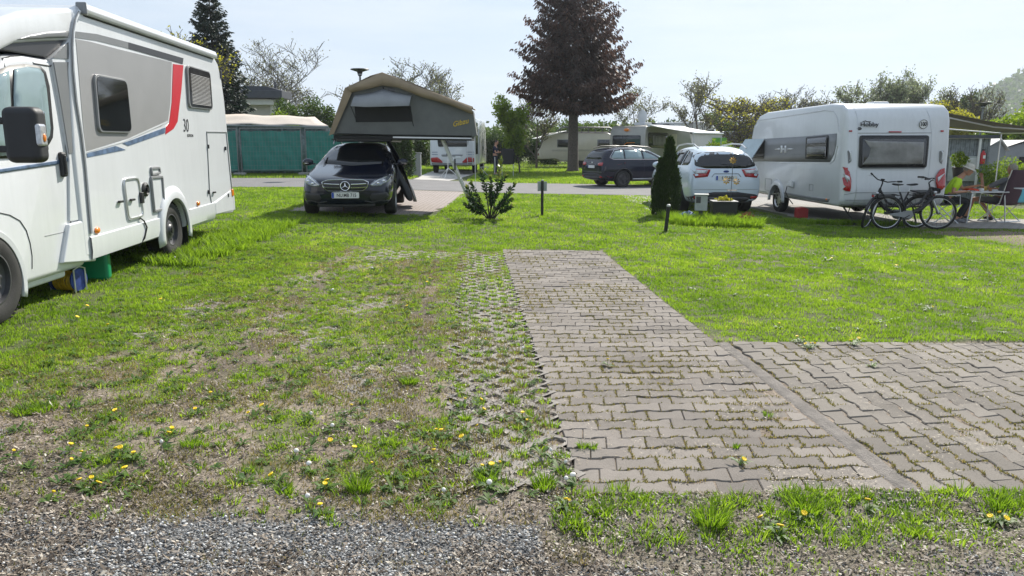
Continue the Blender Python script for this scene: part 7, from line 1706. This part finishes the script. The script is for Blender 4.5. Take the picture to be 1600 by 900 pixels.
# lamps
for px, Y, top, lab in ((562, 33.0, 107, 'street lamp with flat black hood rising behind the roof tent'), (1537, 40., 160, 'street lamp with flat black hood rising above the grey awning')):
    p = at(px, top, Y); o = thing('street_lamp', G(p.x, Y), lab, 'street lamp', 'street lamps with flat hoods'); h = p.z - o.location.z
    mb = MB(); mb.tube([(0, 0, 0), (0, 0, h - .25)], [.06, .045], 8); mb.build('pole', 'galv', o); mb = MB(); mb.lathe([(0, 0), (.38, -.02), (.40, -.05), (.12, -.14), (.08, -.3), (0, -.3)], (0, 0, h), 'z', 20); mb.build('hood', 'trim_black', o); mb = MB(); mb.lathe([(.09, 0), (.1, -.12), (.05, -.16)], (0, 0, h - .13), 'z', 14); mb.build('lamp_glass', 'clear_lens', o)
# utility pillar
o = thing('utility_pillar', G(at(650, 250, 35).x, 35), 'grey utility pillar on the far lawn left of the distant motorhome', 'pillar'); mb = MB(); mb.box((0, 0, .52), (.46, .3, 1.04)); mb.build('housing', 'pillar_grey', o, bevel=.03); mb = MB(); mb.box((0, 0, 1.05), (.5, .34, .05)); mb.build('cap', 'pillar_grey', o, bevel=.01); mb = MB(); mb.box((0, -.155, .55), (.36, .01, .8)); mb.build('door', 'pillar_grey', o)
# ---------------------------------------------------------------- far motorhome seen from behind
def far_motorhome():
    Y0 = 38.6; p = at(706.5, 240, Y0); root = thing('motorhome', G(p.x, Y0), 'white motorhome seen from the rear behind the overhanging roof tent', 'motorhome', rz=-.05); w = 1.14; k = FPX / (Y0 * .982 + .28)
    mb = MB(); mb.prism([(-w, 0, .42), (-w, -.05, .8), (-w, 0, 1.3), (-w, .05, 2.6), (-w, .2, 2.82), (-w, 6.2, 2.82), (-w, 6.8, 2.3), (-w, 7.2, 1.3), (-w, 7.2, .4)], (2 * w, 0, 0)); b = mb.build('body', 'white_paint', root, 35, bevel=.09, seg=4); bake(b, 45); B = bvh(b)
    zz = lambda py: (224 - py) / k + EYE - root.location.z; xx = lambda px: (px - 706.5) / k
    def rp(pts, nm, mt, h=.01, par=None, r=.06): return patch(B, rpoly([(xx(a), zz(c)) for a, c in pts], r, 3), 'y', nm, mt, par or root, h, 2, side=-1)
    f = rp([(683, 211), (733, 211), (731, 229), (685, 229)], 'window', 'window_acryl', .02)
    for q in ([(673, 246), (684, 245), (692, 252), (691, 254), (674, 253)], [(741, 246), (730, 245), (722, 252), (723, 254), (740, 253)]): rp(q, 'tail_light', 'red_lens', .02)
    rp([(674, 257), (740, 257), (739, 261), (675, 261)], 'bumper', 'trim_black', .02); rp([(689, 241), (724, 241), (722, 244), (691, 244)], 'plate_recess', 'trim_grey', .01)
    rp([(712, 243.5), (720, 243.5), (720, 246.5), (712, 246.5)], 'number_plate', 'plate_white', .03, r=.005)
    for py in (237, 240.5): rp([(675, py), (684, py), (684, py + .8), (675, py + .8)], 'trim_strip', 'blue_band', .01, r=.005); rp([(729, py), (740, py), (740, py + .8), (729, py + .8)], 'trim_strip', 'blue_band', .01, r=.005)
    mb = MB(); mb.tube(lineon(B, [(xx(676), zz(206)), (xx(738), zz(206))], 'y', -1, .01), .012, 5); mb.build('trim_line', 'trim_grey', root)
    for s_ in (1, -1):
        for y_ in (1.2, 5.4): m = MB(); m.lathe([(.2, -.1 * s_), (.31, -.11 * s_), (.34, -.06 * s_), (.34, .08 * s_), (.28, .11 * s_), (.2, .1 * s_), (0, .08 * s_)], (s_ * (w - .12), y_, .34), 'x', 24); m.build('wheel', 'rubber', root, 50)
    m = MB(); m.prism([(w + .004, .5, 1.0), (w + .004, 1.6, 1.0), (w + .004, 1.6, 2.6), (w + .004, .5, 2.6)], (.02, 0, 0)); m.build('side_window', 'window_dark', root, 0)
    m = MB(); m.prism([(w + .004, 2.2, .5), (w + .004, 2.85, .5), (w + .004, 2.85, 2.3), (w + .004, 2.2, 2.3)], (.02, 0, 0)); m.build('door', 'white_gel', root, 0)
    m = MB(); m.tube([(w - .1, -.12, .5), (w - .1, -.12, 2.75), (w - .1, .1, 2.9)], .018, 6); m.tube([(w + .15 - .5, -.12, .5), (w - .35, -.12, 2.75), (w - .35, .1, 2.9)], .018, 6)
    for i in range(8): m.tube([(w - .35, -.12, .6 + .28 * i), (w - .1, -.12, .6 + .28 * i)], .012, 5)
    m.build('rear_ladder', 'alu', root)
    return root
far_motorhome()
o = thing('dish_tripod', G(at(700, 264, 34.5).x, 34.5), 'white folding tripod standing on the grass behind the distant motorhome', 'tripod')
for a in (.3, 2.4, 4.5): mb = MB(); mb.tube([(0, 0, .45), (math.cos(a) * .55, math.sin(a) * .55, 0)], .018, 6); mb.build('leg', 'cloth_white', o)
mb = MB(); mb.tube([(0, 0, .35), (0, 0, 1.1)], .02, 6); mb.build('mast', 'cloth_white', o); mb = MB(); mb.box((0, 0, 1.05), (.12, .06, .1)); mb.build('bracket', 'steel_dark', o)
o = thing('grill', G(at(790, 240, 38.).x + .1, 38.0), 'black covered grill on thin legs in front of the man in navy', 'grill'); mb = MB(); mb.box((0, 0, 1.0), (.66, .4, .75)); mb.build('cover', 'cloth_black', o, bevel=.05)
for sx in (-.28, .28): mb = MB(); mb.tube([(sx, 0, 0), (sx, 0, .65)], .018, 6); mb.build('leg', 'alu', o)
o = thing('folding_stool', G(at(757, 262, 37.5).x, 37.5), 'small folding stool beside the distant motorhome', 'stool'); mb = MB(); mb.box((0, 0, .45), (.42, .3, .03)); mb.build('seat', 'canvas_light', o)
for a, b in ((-.2, .2), (.2, -.2)):
    for sy in (-.13, .13): mb = MB(); mb.tube([(a, sy, 0), (b, sy, .44)], .012, 5); mb.build('leg', 'alu', o)

# ---------------------------------------------------------------- old cream caravan
def old_caravan():
    Y0 = 54.; k = FPX / (Y0 * .982 + .3); p = at(843, 240, Y0); root = thing('caravan', G(p.x, Y0), 'old cream caravan with bare awning rails on its roof behind the big conifer', 'caravan', rz=.10); W_ = 5.5
    pr = [(.1, .55), (0, .8), (.02, 1.3), (.28, 2.1), (.5, 2.32), (1.0, 2.42), (4.9, 2.42), (5.2, 2.3), (5.45, 1.7), (5.5, .9), (5.3, .5), (1.6, .42), (1.1, .6)]
    mb = MB(); mb.prism([(x, 0, z) for x, z in pr], (0, 2.15, 0)); b = mb.build('body', 'cream_gel', root, 35, bevel=.07, seg=3); bake(b, 45); B = bvh(b)
    def sp(q, nm, mt, h=.008, par=None, r=.05): return patch(B, rpoly(q, r, 3), 'y', nm, mt, par or root, h, 1, side=-1)
    for xa_, xb_ in ((1.25, 2.35), (4.15, 5.1)): f = sp([(xa_, 1.4), (xb_, 1.4), (xb_, 1.95), (xa_, 1.95)], 'window', 'trim_grey', .01); sp([(xa_ + .07, 1.46), (xb_ - .07, 1.46), (xb_ - .07, 1.89), (xa_ + .07, 1.89)], 'pane', 'window_acryl', .02, f)
    for z_ in (1.22, 1.15): mb = MB(); mb.tube(lineon(B, [(.9, z_), (5.4, z_)], 'y', -1, .004), .012, 5); mb.build('trim_line', 'trim_grey', root)
    rw = patch(B, rpoly([(.2, 1.35), (1.95, 1.35), (1.85, 2.0), (.3, 2.0)], .06, 3), 'x', 'rear_window', 'window_dark', root, .02, 2, side=-1)
    patch(B, [(.25, .82), (.75, .82), (.75, .98), (.25, .98)], 'x', 'tail_light', 'red_lens', root, .02, 1, side=-1); patch(B, [(1.4, .82), (1.9, .82), (1.9, .98), (1.4, .98)], 'x', 'tail_light', 'red_lens', root, .02, 1, side=-1)
    m = MB(); m.lathe([(.18, -.09), (.3, -.09), (.33, -.04), (.33, .08), (.0, .08)], (3.0, .14, .33), 'y', 22); m.build('wheel', 'rubber', root, 50)
    m = MB(); m.prism([(-.25, -.35, 2.0), (1.9, -.35, 2.52), (1.9, 2.3, 2.52), (-.25, 2.3, 2.0)], (0, 0, .04)); m.build('roof_cover', 'awning_white', root, 0)
    m = MB(); m.tube([(1.2, -.02, 2.48), (1.6, -.02, 2.80), (5.0, -.02, 2.78), (5.6, -.02, 2.45)], .05, 6); m.tube([(1.3, -.03, 2.44), (5.5, -.03, 2.44)], .04, 6)
    for i in range(8): m.tube([(1.5 + i * .5, -.02, 2.44), (1.5 + i * .5, -.02, 2.78)], .03, 5)
    m.build('roof_rail', 'steel_dark', root)
    m = MB(); m.box((5.0, .05, .5), (.9, .1, .3)); m.build('skirt', 'trim_black', root)
old_caravan()
# ---------------------------------------------------------------- beige motorhome with white awning
def beige_motorhome():
    Y0 = 42.; p = at(1007, 240, Y0); yaw = rad(54); root = thing('motorhome', G(p.x, Y0), 'beige silver motorhome with satellite dish and white awning behind the navy car', 'motorhome', rz=yaw)
    # local x along the body (away), y left; corner at the origin; rear face at x=0 spans y 0..2.2
    pr = [(.1, .45), (0, .7), (0, 2.2), (.12, 2.6), (.3, 2.72), (5.6, 2.78), (6.2, 2.5), (6.6, 1.8), (7.2, 1.2), (7.2, .5)]
    mb = MB(); mb.prism([(x, 0, z) for x, z in pr], (0, 2.2, 0)); b = mb.build('body', 'beige_silver', root, 35, bevel=.1, seg=4); bake(b, 45); B = bvh(b)
    f = patch(B, rpoly([(.25, 1.55), (2.0, 1.55), (2.0, 2.2), (.25, 2.2)], .08, 3), 'x', 'rear_window', 'window_acryl', root, .02, 2, side=-1)
    e = MB(); e.tube([(-.05, 1.25, 1.66), (-.05, 1.1, 1.78), (-.05, .6, 1.80)], .02, 5); e.build('swoosh', 'orange_lens', f)
    mb = MB(); mb.ell((-.0, 1.15, 2.5), (.03, .16, .09)); mb.build('badge', 'orange_lens', root)
    f = patch(B, rpoly([(.45, 1.55), (3.0, 1.45), (3.0, 2.35), (.3, 2.35)], .15, 3), 'y', 'side_window', 'window_acryl', root, .02, 2, side=-1)
    patch(B, rpoly([(1.0, 1.65), (2.6, 1.6), (2.6, 2.2), (.9, 2.2)], .1, 3), 'y', 'pane', 'curtain', f, .03, 1, side=-1)
    mb = MB(); mb.prism([(3.5, -.004, .5), (4.2, -.004, .5), (4.2, -.004, 2.3), (3.5, -.004, 2.3)], (0, -.03, 0)); mb.build('door', 'cream_gel', root, 0)
    for x_ in (1.5, 5.6): m = MB(); m.lathe([(.2, -.1), (.3, -.1), (.34, -.05), (.34, .08), (0, .08)], (x_, .12, .34), 'y', 22); m.build('wheel', 'rubber', root, 50)
    m = MB(); m.ell((1.6, 1.0, 3.25), (.06, .30, .40), 16, 10); dd = m.build('satellite_dish', 'white_paint', root); m = MB(); m.box((1.7, 1.0, 2.85), (.9, .7, .16)); m.build('dish_mount', 'white_paint', root, bevel=.03)
    for x_, l_ in ((3.2, .9), (4.9, .8)): m = MB(); m.box((x_, 1.0, 2.86), (l_, .8, .13), taper=.85); m.build('roof_hatch', 'window_acryl', root, bevel=.02)
    m = MB(); P = [[(.3 + 4.4 * i / 10, -.05 - 2.6 * j / 5, 2.74 - .42 * j / 5 - .03 * math.sin(math.pi * j / 5)) for j in range(6)] for i in range(11)]; m.grid(P); a = m.build('awning_fabric', 'awning_white', root, 60, solid=.02)
    m = MB(); m.box((2.5, -.07, 2.72), (4.6, .14, .14)); m.build('awning_case', 'white_paint', a, bevel=.02); m = MB(); m.tube([(.3, -2.65, 2.3), (4.7, -2.65, 2.3)], .05, 6); m.build('lead_rail', 'white_paint', a)
    for x_ in (.5, 4.5): m = MB(); m.tube([(x_, -2.62, 2.28), (x_, -2.62, 0)], .025, 6); m.build('awning_leg', 'alu', a)
beige_motorhome()
# two rounded white vans and a small white stall behind
for i, (px, Y, top, Ln, lab, mt) in enumerate(((1115, 62., 205, 6.5, 'white caravan with rounded roof far behind the beige motorhome', 'white_paint'), (1068, 70., 190, 6.2, 'white motorhome roof rising behind the beige motorhome', 'white_paint'))):
    p = at(px, top, Y); root = thing('caravan', G(p.x, Y), lab, 'caravan', rz=.15 - .5 * i); h = p.z - root.location.z
    mb = MB(); mb.prism([(-Ln / 2, 0, .4), (-Ln / 2 - .1, 0, 1.2), (-Ln / 2 + .2, 0, h - .5), (-Ln / 2 + .7, 0, h - .05), (Ln / 2 - 1.4, 0, h), (Ln / 2 - .6, 0, h - .3), (Ln / 2 - .1, 0, h - 1.1), (Ln / 2, 0, .4)], (0, 2.2, 0)); b = mb.build('body', mt, root, 35, bevel=.15, seg=4); bake(b, 45); B = bvh(b)
    for a_ in (-1.8, .4): patch(B, rpoly([(a_, 1.3), (a_ + 1.2, 1.3), (a_ + 1.2, 1.9), (a_, 1.9)], .08, 3), 'y', 'window', 'window_dark', root, .02, 1, side=-1)
    m = MB(); m.box((0, 1.1, h + .05), (.8, .7, .12), taper=.85); m.build('roof_hatch', 'window_acryl', root, bevel=.02)
o = thing('stall', G(at(1085, 222, 50.).x, 50), 'small white kiosk with a lime green side panel behind the white car', 'kiosk'); mb = MB(); mb.box((0, 1, 1.2), (3.6, 2, 2.4)); mb.build('wall', 'render_white', o, bevel=.03); mb = MB(); mb.box((1.62, -.03, 1.6), (.95, .04, 1.1)); mb.build('panel', 'lime_cloth', o); mb = MB(); mb.box((-.5, -.02, 1.6), (.5, .05, .8)); mb.build('window', 'window_dark', o)
mb = MB(); mb.box((0, 1, 2.45), (3.9, 2.3, .1)); mb.build('roof', 'roof_slate', o)

# ---------------------------------------------------------------- shed, tents behind the breakfast table
sY = 24.5; o = thing('shed', G(at(1508, 240, sY).x, sY), 'weathered grey board shed with louvre panel behind the breakfast table', 'shed'); O_ = o.location; T = lambda px, py, dy=0: at(px, py, sY + dy) - O_
a, b = T(1455, 216), T(1548, 216)
zt = a.z; mb = MB(); mb.box(((a.x + b.x) / 2, 1.2, zt / 2), (b.x - a.x, 2.4, zt)); w = mb.build('wall', 'wood_grey', o)
n_b = 26
for i in range(n_b):
    x0_, x1_ = a.x + (b.x - a.x) * i / n_b, a.x + (b.x - a.x) * (i + 1) / n_b; mb = MB(); mb.box(((x0_ + x1_) / 2, -.012 - .008 * (i % 2), zt / 2), (x1_ - x0_ - .012, .02, zt)); 
    if i == 0: bm_all = MB()
    bm_all.add(mb.v, mb.f)
bm_all.build('boarding', 'wood_grey', w)
mb = MB(); mb.box(((a.x + b.x) / 2, 1.2, zt + .05), (b.x - a.x + .3, 2.8, .1)); mb.build('roof', 'roof_slate', o); mb = MB(); mb.box(((a.x + b.x) / 2, -.1, zt + .02), (b.x - a.x + .2, .06, .07)); mb.build('gutter', 'cloth_white', o)
p, q = T(1482, 244), T(1523, 283); mb = MB(); mb.box(((p.x + q.x) / 2, -.06, (p.z + q.z) / 2), (q.x - p.x, .06, p.z - q.z)); pn = mb.build('door_panel', 'box_grey', o, bevel=.01)
mb = MB()
for j in range(2):
    for i in range(9): mb.box((p.x + (q.x - p.x) * (.28 + .44 * j), -.10, p.z - .08 - i * .035), ((q.x - p.x) * .38, .02, .02), Matrix.Rotation(.5, 3, 'X'))
mb.build('louvre', 'cloth_white', pn)
p = T(1525, 250); mb = MB(); mb.tube([(p.x, -.12, 0), (p.x, -.12, zt)], .04, 8); mb.build('downpipe', 'cloth_white', o)
p = T(1531.5, 245); e = thing('fire_extinguisher', O_ + Vector((p.x, -.14, p.z)), 'red fire extinguisher hanging on the grey shed wall', 'fire extinguisher'); mb = MB(); mb.lathe([(0, -.22), (.07, -.22), (.075, -.18), (.075, .1), (.03, .17), (.03, .2), (0, .2)], (0, 0, 0), 'z', 16); mb.build('cylinder', 'red_paint', e)
mb = MB(); mb.box((0, 0, .22), (.05, .09, .04)); mb.tube([(.0, 0, .2), (.09, -.02, .1), (.09, -.02, -.1)], .01, 5); mb.build('valve', 'trim_black', e); mb = MB(); mb.box((0, -.077, .0), (.08, .004, .1)); mb.build('label_plate', 'cloth_white', e)
for i, (px0, px1, py, Y, lab) in enumerate(((1548, 1574, 220, 27., 'grey ridge tent with pale roof right of the board shed'), (1574, 1625, 222, 29., 'grey tent with dark doorway at the right edge'))):
    a, b = at(px0, py, Y), at(px1, py, Y); root = thing('storage_tent', G((a.x + b.x) / 2, Y), lab, 'tent'); w2 = (b.x - a.x) / 2; h = a.z - root.location.z
    mb = MB(); mb.prism([(-w2, 0, 0), (w2, 0, 0), (w2, 0, h - .35), (w2 * .1, 0, h), (-w2, 0, h - .2)], (0, 3, 0)); mb.build('wall', 'canvas_light', root, 0, bevel=.03); mb = MB(); mb.prism([(-w2 - .08, -.1, h - .18), (w2 * .1, -.1, h + .03), (w2 + .08, -.1, h - .34), (w2 * .1, -.1, h + .08), ], (0, 3.2, 0)); mb.build('roof', 'roof_slate' if i else 'awning_white', root, 0)
    if i: mb = MB(); mb.prism([(-w2 * .35, -.02, 0), (w2 * .3, -.02, 0), (.1, -.02, h * .7), (-.1, -.02, h * .7)], (0, -.01, 0)); mb.build('doorway', 'canvas_dark', root, 0)
pp = thing('potted_plant', G((1483 - 800) / 62., 18.7), 'potted green plant on a tall black stand behind the person in yellow', 'potted plant'); mb = MB(); mb.lathe([(.1, 0), (.14, .26), (.12, .26), (0, .24)], (0, 0, .95), 'z', 16); mb.build('pot', 'pot_black', pp); mb = MB(); mb.tube([(0, 0, 0), (0, 0, .95)], .03, 8); mb.build('stand', 'trim_black', pp)
P, u, ix = blob_points([(0, 0, 1.38, .2, .2, .2)], 500, .5); leaf_mesh('foliage', P, .07, .04, 'leaf_fresh', pp, rng.random(500))

# ---------------------------------------------------------------- background planting
def X_(px, Y): return (px - 800) * (Y * .982 + .3) / FPX
twig_tree('bare_tree', 'wide bare budding tree behind the dark roofed house', X_(455, 72), 72, 11.2, 1.0, 3, leaf='leaf_bud', nleaf=4420, lsize=.17, up=.2, levels=4, fork=.12, trunks=3, r_min=.02)
twig_tree('bare_tree', 'bare tree half hidden behind the peak of the roof tent', X_(598, 66), 66, 9.0, .95, 8, leaf='leaf_bud', nleaf=2210, lsize=.16, up=.25, fork=.15, trunks=2, r_min=.02)
twig_tree('bare_tree', 'slim bare tree above the low end of the roof tent', X_(706, 64), 64, 7.9, .8, 12, leaf='leaf_bud', nleaf=2550, lsize=.16, up=.35, fork=.2, trunks=2, r_min=.018)
twig_tree('bare_tree', 'bare tree with pale twigs just right of the big conifer', X_(1003, 70), 70, 7.2, .9, 21, leaf='leaf_bud', nleaf=1530, lsize=.16, up=.3, r_min=.016)
twig_tree('bare_tree', 'upright bare tree above the white awning and kiosk', X_(1090, 66), 66, 7.9, .75, 25, bark='bark', leaf='leaf_bud', nleaf=2380, lsize=.17, up=.4, fork=.25, r_min=.02)
twig_tree('bare_tree', 'spreading bare tree left of the big caravan front', X_(1150, 62), 62, 5.6, 1.1, 31, bark='bark', leaf='leaf_yellow', nleaf=4420, lsize=.17, up=.12, fork=.1, trunks=3, r_min=.02)
twig_tree('bare_tree', 'low bare tree behind the caravan roof, left of the roof hatch', X_(1235, 70), 70, 6.7, .95, 36, leaf='leaf_bud', nleaf=2550, lsize=.17, up=.25, trunks=3, r_min=.02)
twig_tree('bare_tree', 'low bare tree behind the middle of the caravan roof', X_(1283, 74), 74, 7.3, .9, 39, leaf='leaf_bud', nleaf=2550, lsize=.17, up=.25, trunks=3, r_min=.02)
twig_tree('bare_tree', 'bare brownish tree before the wooded hill', X_(1529, 58), 58, 6.3, .6, 44, bark='bark', leaf='leaf_bud', nleaf=1700, lsize=.15, up=.4, trunks=2, r_min=.018)
twig_tree('willow_tree', 'tall grey green willow behind the caravan, left of the pair', X_(1372, 70), 70, 8.1, .75, 51, leaf='leaf_willow', nleaf=8840, lsize=.2, up=.45, trunks=3, r_min=.02)
twig_tree('willow_tree', 'tall grey green willow behind the caravan, right of the pair', X_(1414, 72), 72, 8.7, .7, 57, leaf='leaf_willow', nleaf=9520, lsize=.2, up=.45, trunks=3, r_min=.02)
twig_tree('young_tree', 'young tree with bright fresh leaves standing on the far lawn', X_(812, 42), 42, 4.3, .7, 61, bark='bark_dark', leaf='leaf_fresh', nleaf=6120, lsize=.15, up=.45, fork=.3, r_min=.01)
twig_tree('young_tree', 'bare young tree with thin dark trunk left of the big conifer', X_(838, 50), 50, 5.0, .8, 64, bark='bark', leaf='leaf_bud', nleaf=1530, lsize=.12, up=.3, fork=.25, r_min=.012)
twig_tree('birch_top', 'yellow green birch top above the roof of the big white motorhome', X_(292, 40), 40, 7.2, .8, 71, leaf='leaf_yellow', nleaf=850, lsize=.15, up=.45, fork=.4, r_min=.012)
bush('green_bush', 'fresh green bush between the house and the roof tent', X_(480, 44), 44, [(0, 0, 2.3, 1.8, 1.2, 1.9), (1.0, .3, 2.0, 1.3, 1, 1.7), (-1.1, 0, 2.0, 1.2, 1, 1.7)], 16000, .15, 'leaf_mid')
bush('green_bush', 'bright low bush in front of the house wall', X_(440, 41), 41, [(0, 0, 1.9, 1.2, .9, 1.6), (-1.1, 0, 1.4, .8, .7, 1.3)], 8000, .15, 'leaf_fresh')
bush('trunk_shrub', 'dark leafy shrub right beside the dark estate car on the far side of the lane', X_(632, 33), 33, [(0, 0, 1.5, .55, .5, 1.5)], 6000, .12, 'leaf_hedge')
bush('hedge', 'green hedge left of the distant white motorhome', X_(655, 50), 50, [(0, 0, 1.2, 1.8, .9, 1.3), (2.6, 0, 1.2, 1.8, .9, 1.3), (-2.6, 0, 1.2, 1.8, .9, 1.4)], 14000, .16, 'leaf_mid', 'hedge', 'hedges of the far lawn')
bush('hedge', 'dark green hedge behind the man in navy', X_(790, 60), 60, [(-2.2, 0, 1.2, 2, .9, 1.5), (.4, 0, 1.3, 2, .9, 1.4), (2.8, 0, 1.3, 1.8, .9, 1.6)], 22000, .16, 'leaf_hedge', 'hedge', 'hedges of the far lawn')
bush('hedge', 'green hedge behind the old cream caravan', X_(900, 66), 66, [(x, 0, 1.9, 2.2, 1, 2.0 + .3 * math.sin(x)) for x in (-6, -3, 0, 3, 6)], 16000, .2, 'leaf_mid', 'hedge', 'hedges of the far lawn')
bush('hedge', 'yellow green clipped hedge at the front of the big caravan', X_(1142, 45), 45, [(-1, 0, .9, 1.4, .7, 1.1), (1, 0, .9, 1.4, .7, 1.1)], 10000, .13, 'leaf_fresh', 'hedge', 'hedges of the far lawn')
bush('round_bush', 'pale fresh bush right of the board shed behind the camp table', X_(1578, 23.5), 23.5, [(-.2, 0, .85, .75, .6, .75), (.75, 0, .8, .8, .6, .75)], 9000, .075, 'leaf_fresh')
for px, Y, h, w, mt, lab, n in ((1345, 80, 4.6, 3.4, 'leaf_yellow', 'yellow green tree just above the caravan roof', 9000), (1455, 60, 5.6, 2.6, 'leaf_yellow', 'bright yellow green tree above the right end of the caravan', 9000), (1490, 56, 4.2, 2.2, 'leaf_yellow', 'low bright yellow green tree above the awning', 7000), (1504, 82, 7.6, 1.5, 'leaf_hedge', 'dark round pine between the yellow trees and the hill', 7000), (1481, 90, 7.6, 1.2, 'leaf_hedge', 'dark narrow pine left of the round pine', 5000),
                            (1577, 44, 3.7, 1.9, 'leaf_fresh', 'light green tree above the right end of the awning', 9000), (1610, 40, 4.4, 1.3, 'leaf_fresh', 'light green tree cut by the right edge', 8000), (1555, 50, 3.2, 2.0, 'leaf_mid', 'mid green tree behind the lamp at the awning', 7000), (1120, 80, 5.0, 3.2, 'leaf_mid', 'green tree behind the bare upright tree', 8000), (1060, 95, 4.6, 3.4, 'leaf_hedge', 'dark tree beyond the satellite dish motorhome', 6000), (1190, 85, 5.4, 3.2, 'leaf_yellow', 'yellow green tree left of the big caravan roof', 8000)):
    bush('leafy_tree', lab, X_(px, Y), Y, [(0, 0, h * .66, w * .8, w * .7, h * .34), (w * .45, 0, h * .5, w * .55, w * .5, h * .32), (-w * .5, 0, h * .48, w * .55, w * .5, h * .33), (0, 0, h * .33, w * .7, w * .5, h * .33)], n, .11 + Y * .0022, mt, 'tree', None, 6)
# far woods along the horizon and the wooded hill
n = 26000; x = -190 + 520 * rng.random(n); y = 120 + 40 * rng.random(n); hz_ = 2.6 + 2.6 * fbm(x * .06, y * .02, 201) + 1.3 * fbm(x * .3, y * .1, 202)
z = gz(x, y) + hz_ * np.sqrt(rng.random(n)); o = leaf_mesh('distant_woods', np.stack([x, y, z], -1), .9 + .5 * rng.random(n), .7, 'leaf_mid', None, np.clip(.5 * rng.random(n) + .5 * fbm(x * .1, y * .1, 203), 0, 1)); tag(o, 'low band of distant trees along the horizon', 'woods', kind='stuff')
hxs = np.linspace(180, 900, 70); hys = np.linspace(420, 1100, 50); HX, HY = np.meshgrid(hxs, hys, indexing='ij')
def hillz(x, y): return 72 * sstep(.46, .78, x / y) * sstep(430, 640, y) * (.9 + .2 * fbm(x * .01, y * .01, 211))
HZ = hillz(HX, HY) - 1; I = np.arange(HX.size).reshape(HX.shape); Q = np.stack([I[:-1, :-1], I[1:, :-1], I[1:, 1:], I[:-1, 1:]], -1).reshape(-1, 4)
o = np_mesh('hill', np.stack([HX, HY, HZ], -1).reshape(-1, 3), quads=Q, mat='hill_mat', smooth=True); tag(o, 'wooded hill at the right', 'hill', kind='structure')
n = 42000; x = 200 + 600 * rng.random(n); y = 440 + 450 * rng.random(n); cl_ = fbm(x * .07, y * .05, 221); z = hillz(x, y); k_ = z > 1.5; x, y, z, cl_ = x[k_], y[k_], z[k_], cl_[k_]
z = z + (6 + 9 * cl_) * rng.random(len(x)) ** .6; o = leaf_mesh('hill_forest', np.stack([x, y, z], -1), 4.2, 3.0, 'leaf_mid', None, np.clip(.35 * rng.random(len(x)) + .75 * cl_ - .1, 0, 1)); tag(o, 'forest covering the hill at the right', 'forest', kind='stuff')
# ---------------------------------------------------------------- thin morning haze
mb = MB(); mb.box((0, 560, 52), (2600, 1300, 110)); hz = mb.build('haze', None, None, 0); m = bpy.data.materials.new('haze_air'); m.use_nodes = True; nn = m.node_tree.nodes; nn.clear(); oo = nn.new("ShaderNodeOutputMaterial"); pv = nn.new("ShaderNodeVolumePrincipled")
pv.inputs['Density'].default_value = .00034; pv.inputs['Color'].default_value = (.86, .92, 1, 1); pv.inputs['Anisotropy'].default_value = .35; m.node_tree.links.new(pv.outputs[0], oo.inputs['Volume']); hz.data.materials.append(m); tag(hz, 'thin morning haze over the camp', 'haze', kind='stuff')
for v in hz.data.vertices: v.co.z = -3.4 if v.co.z < 0 else 115
for v in hz.data.vertices: v.co.y = -70 if v.co.y < 0 else 1210
ground.data.update()
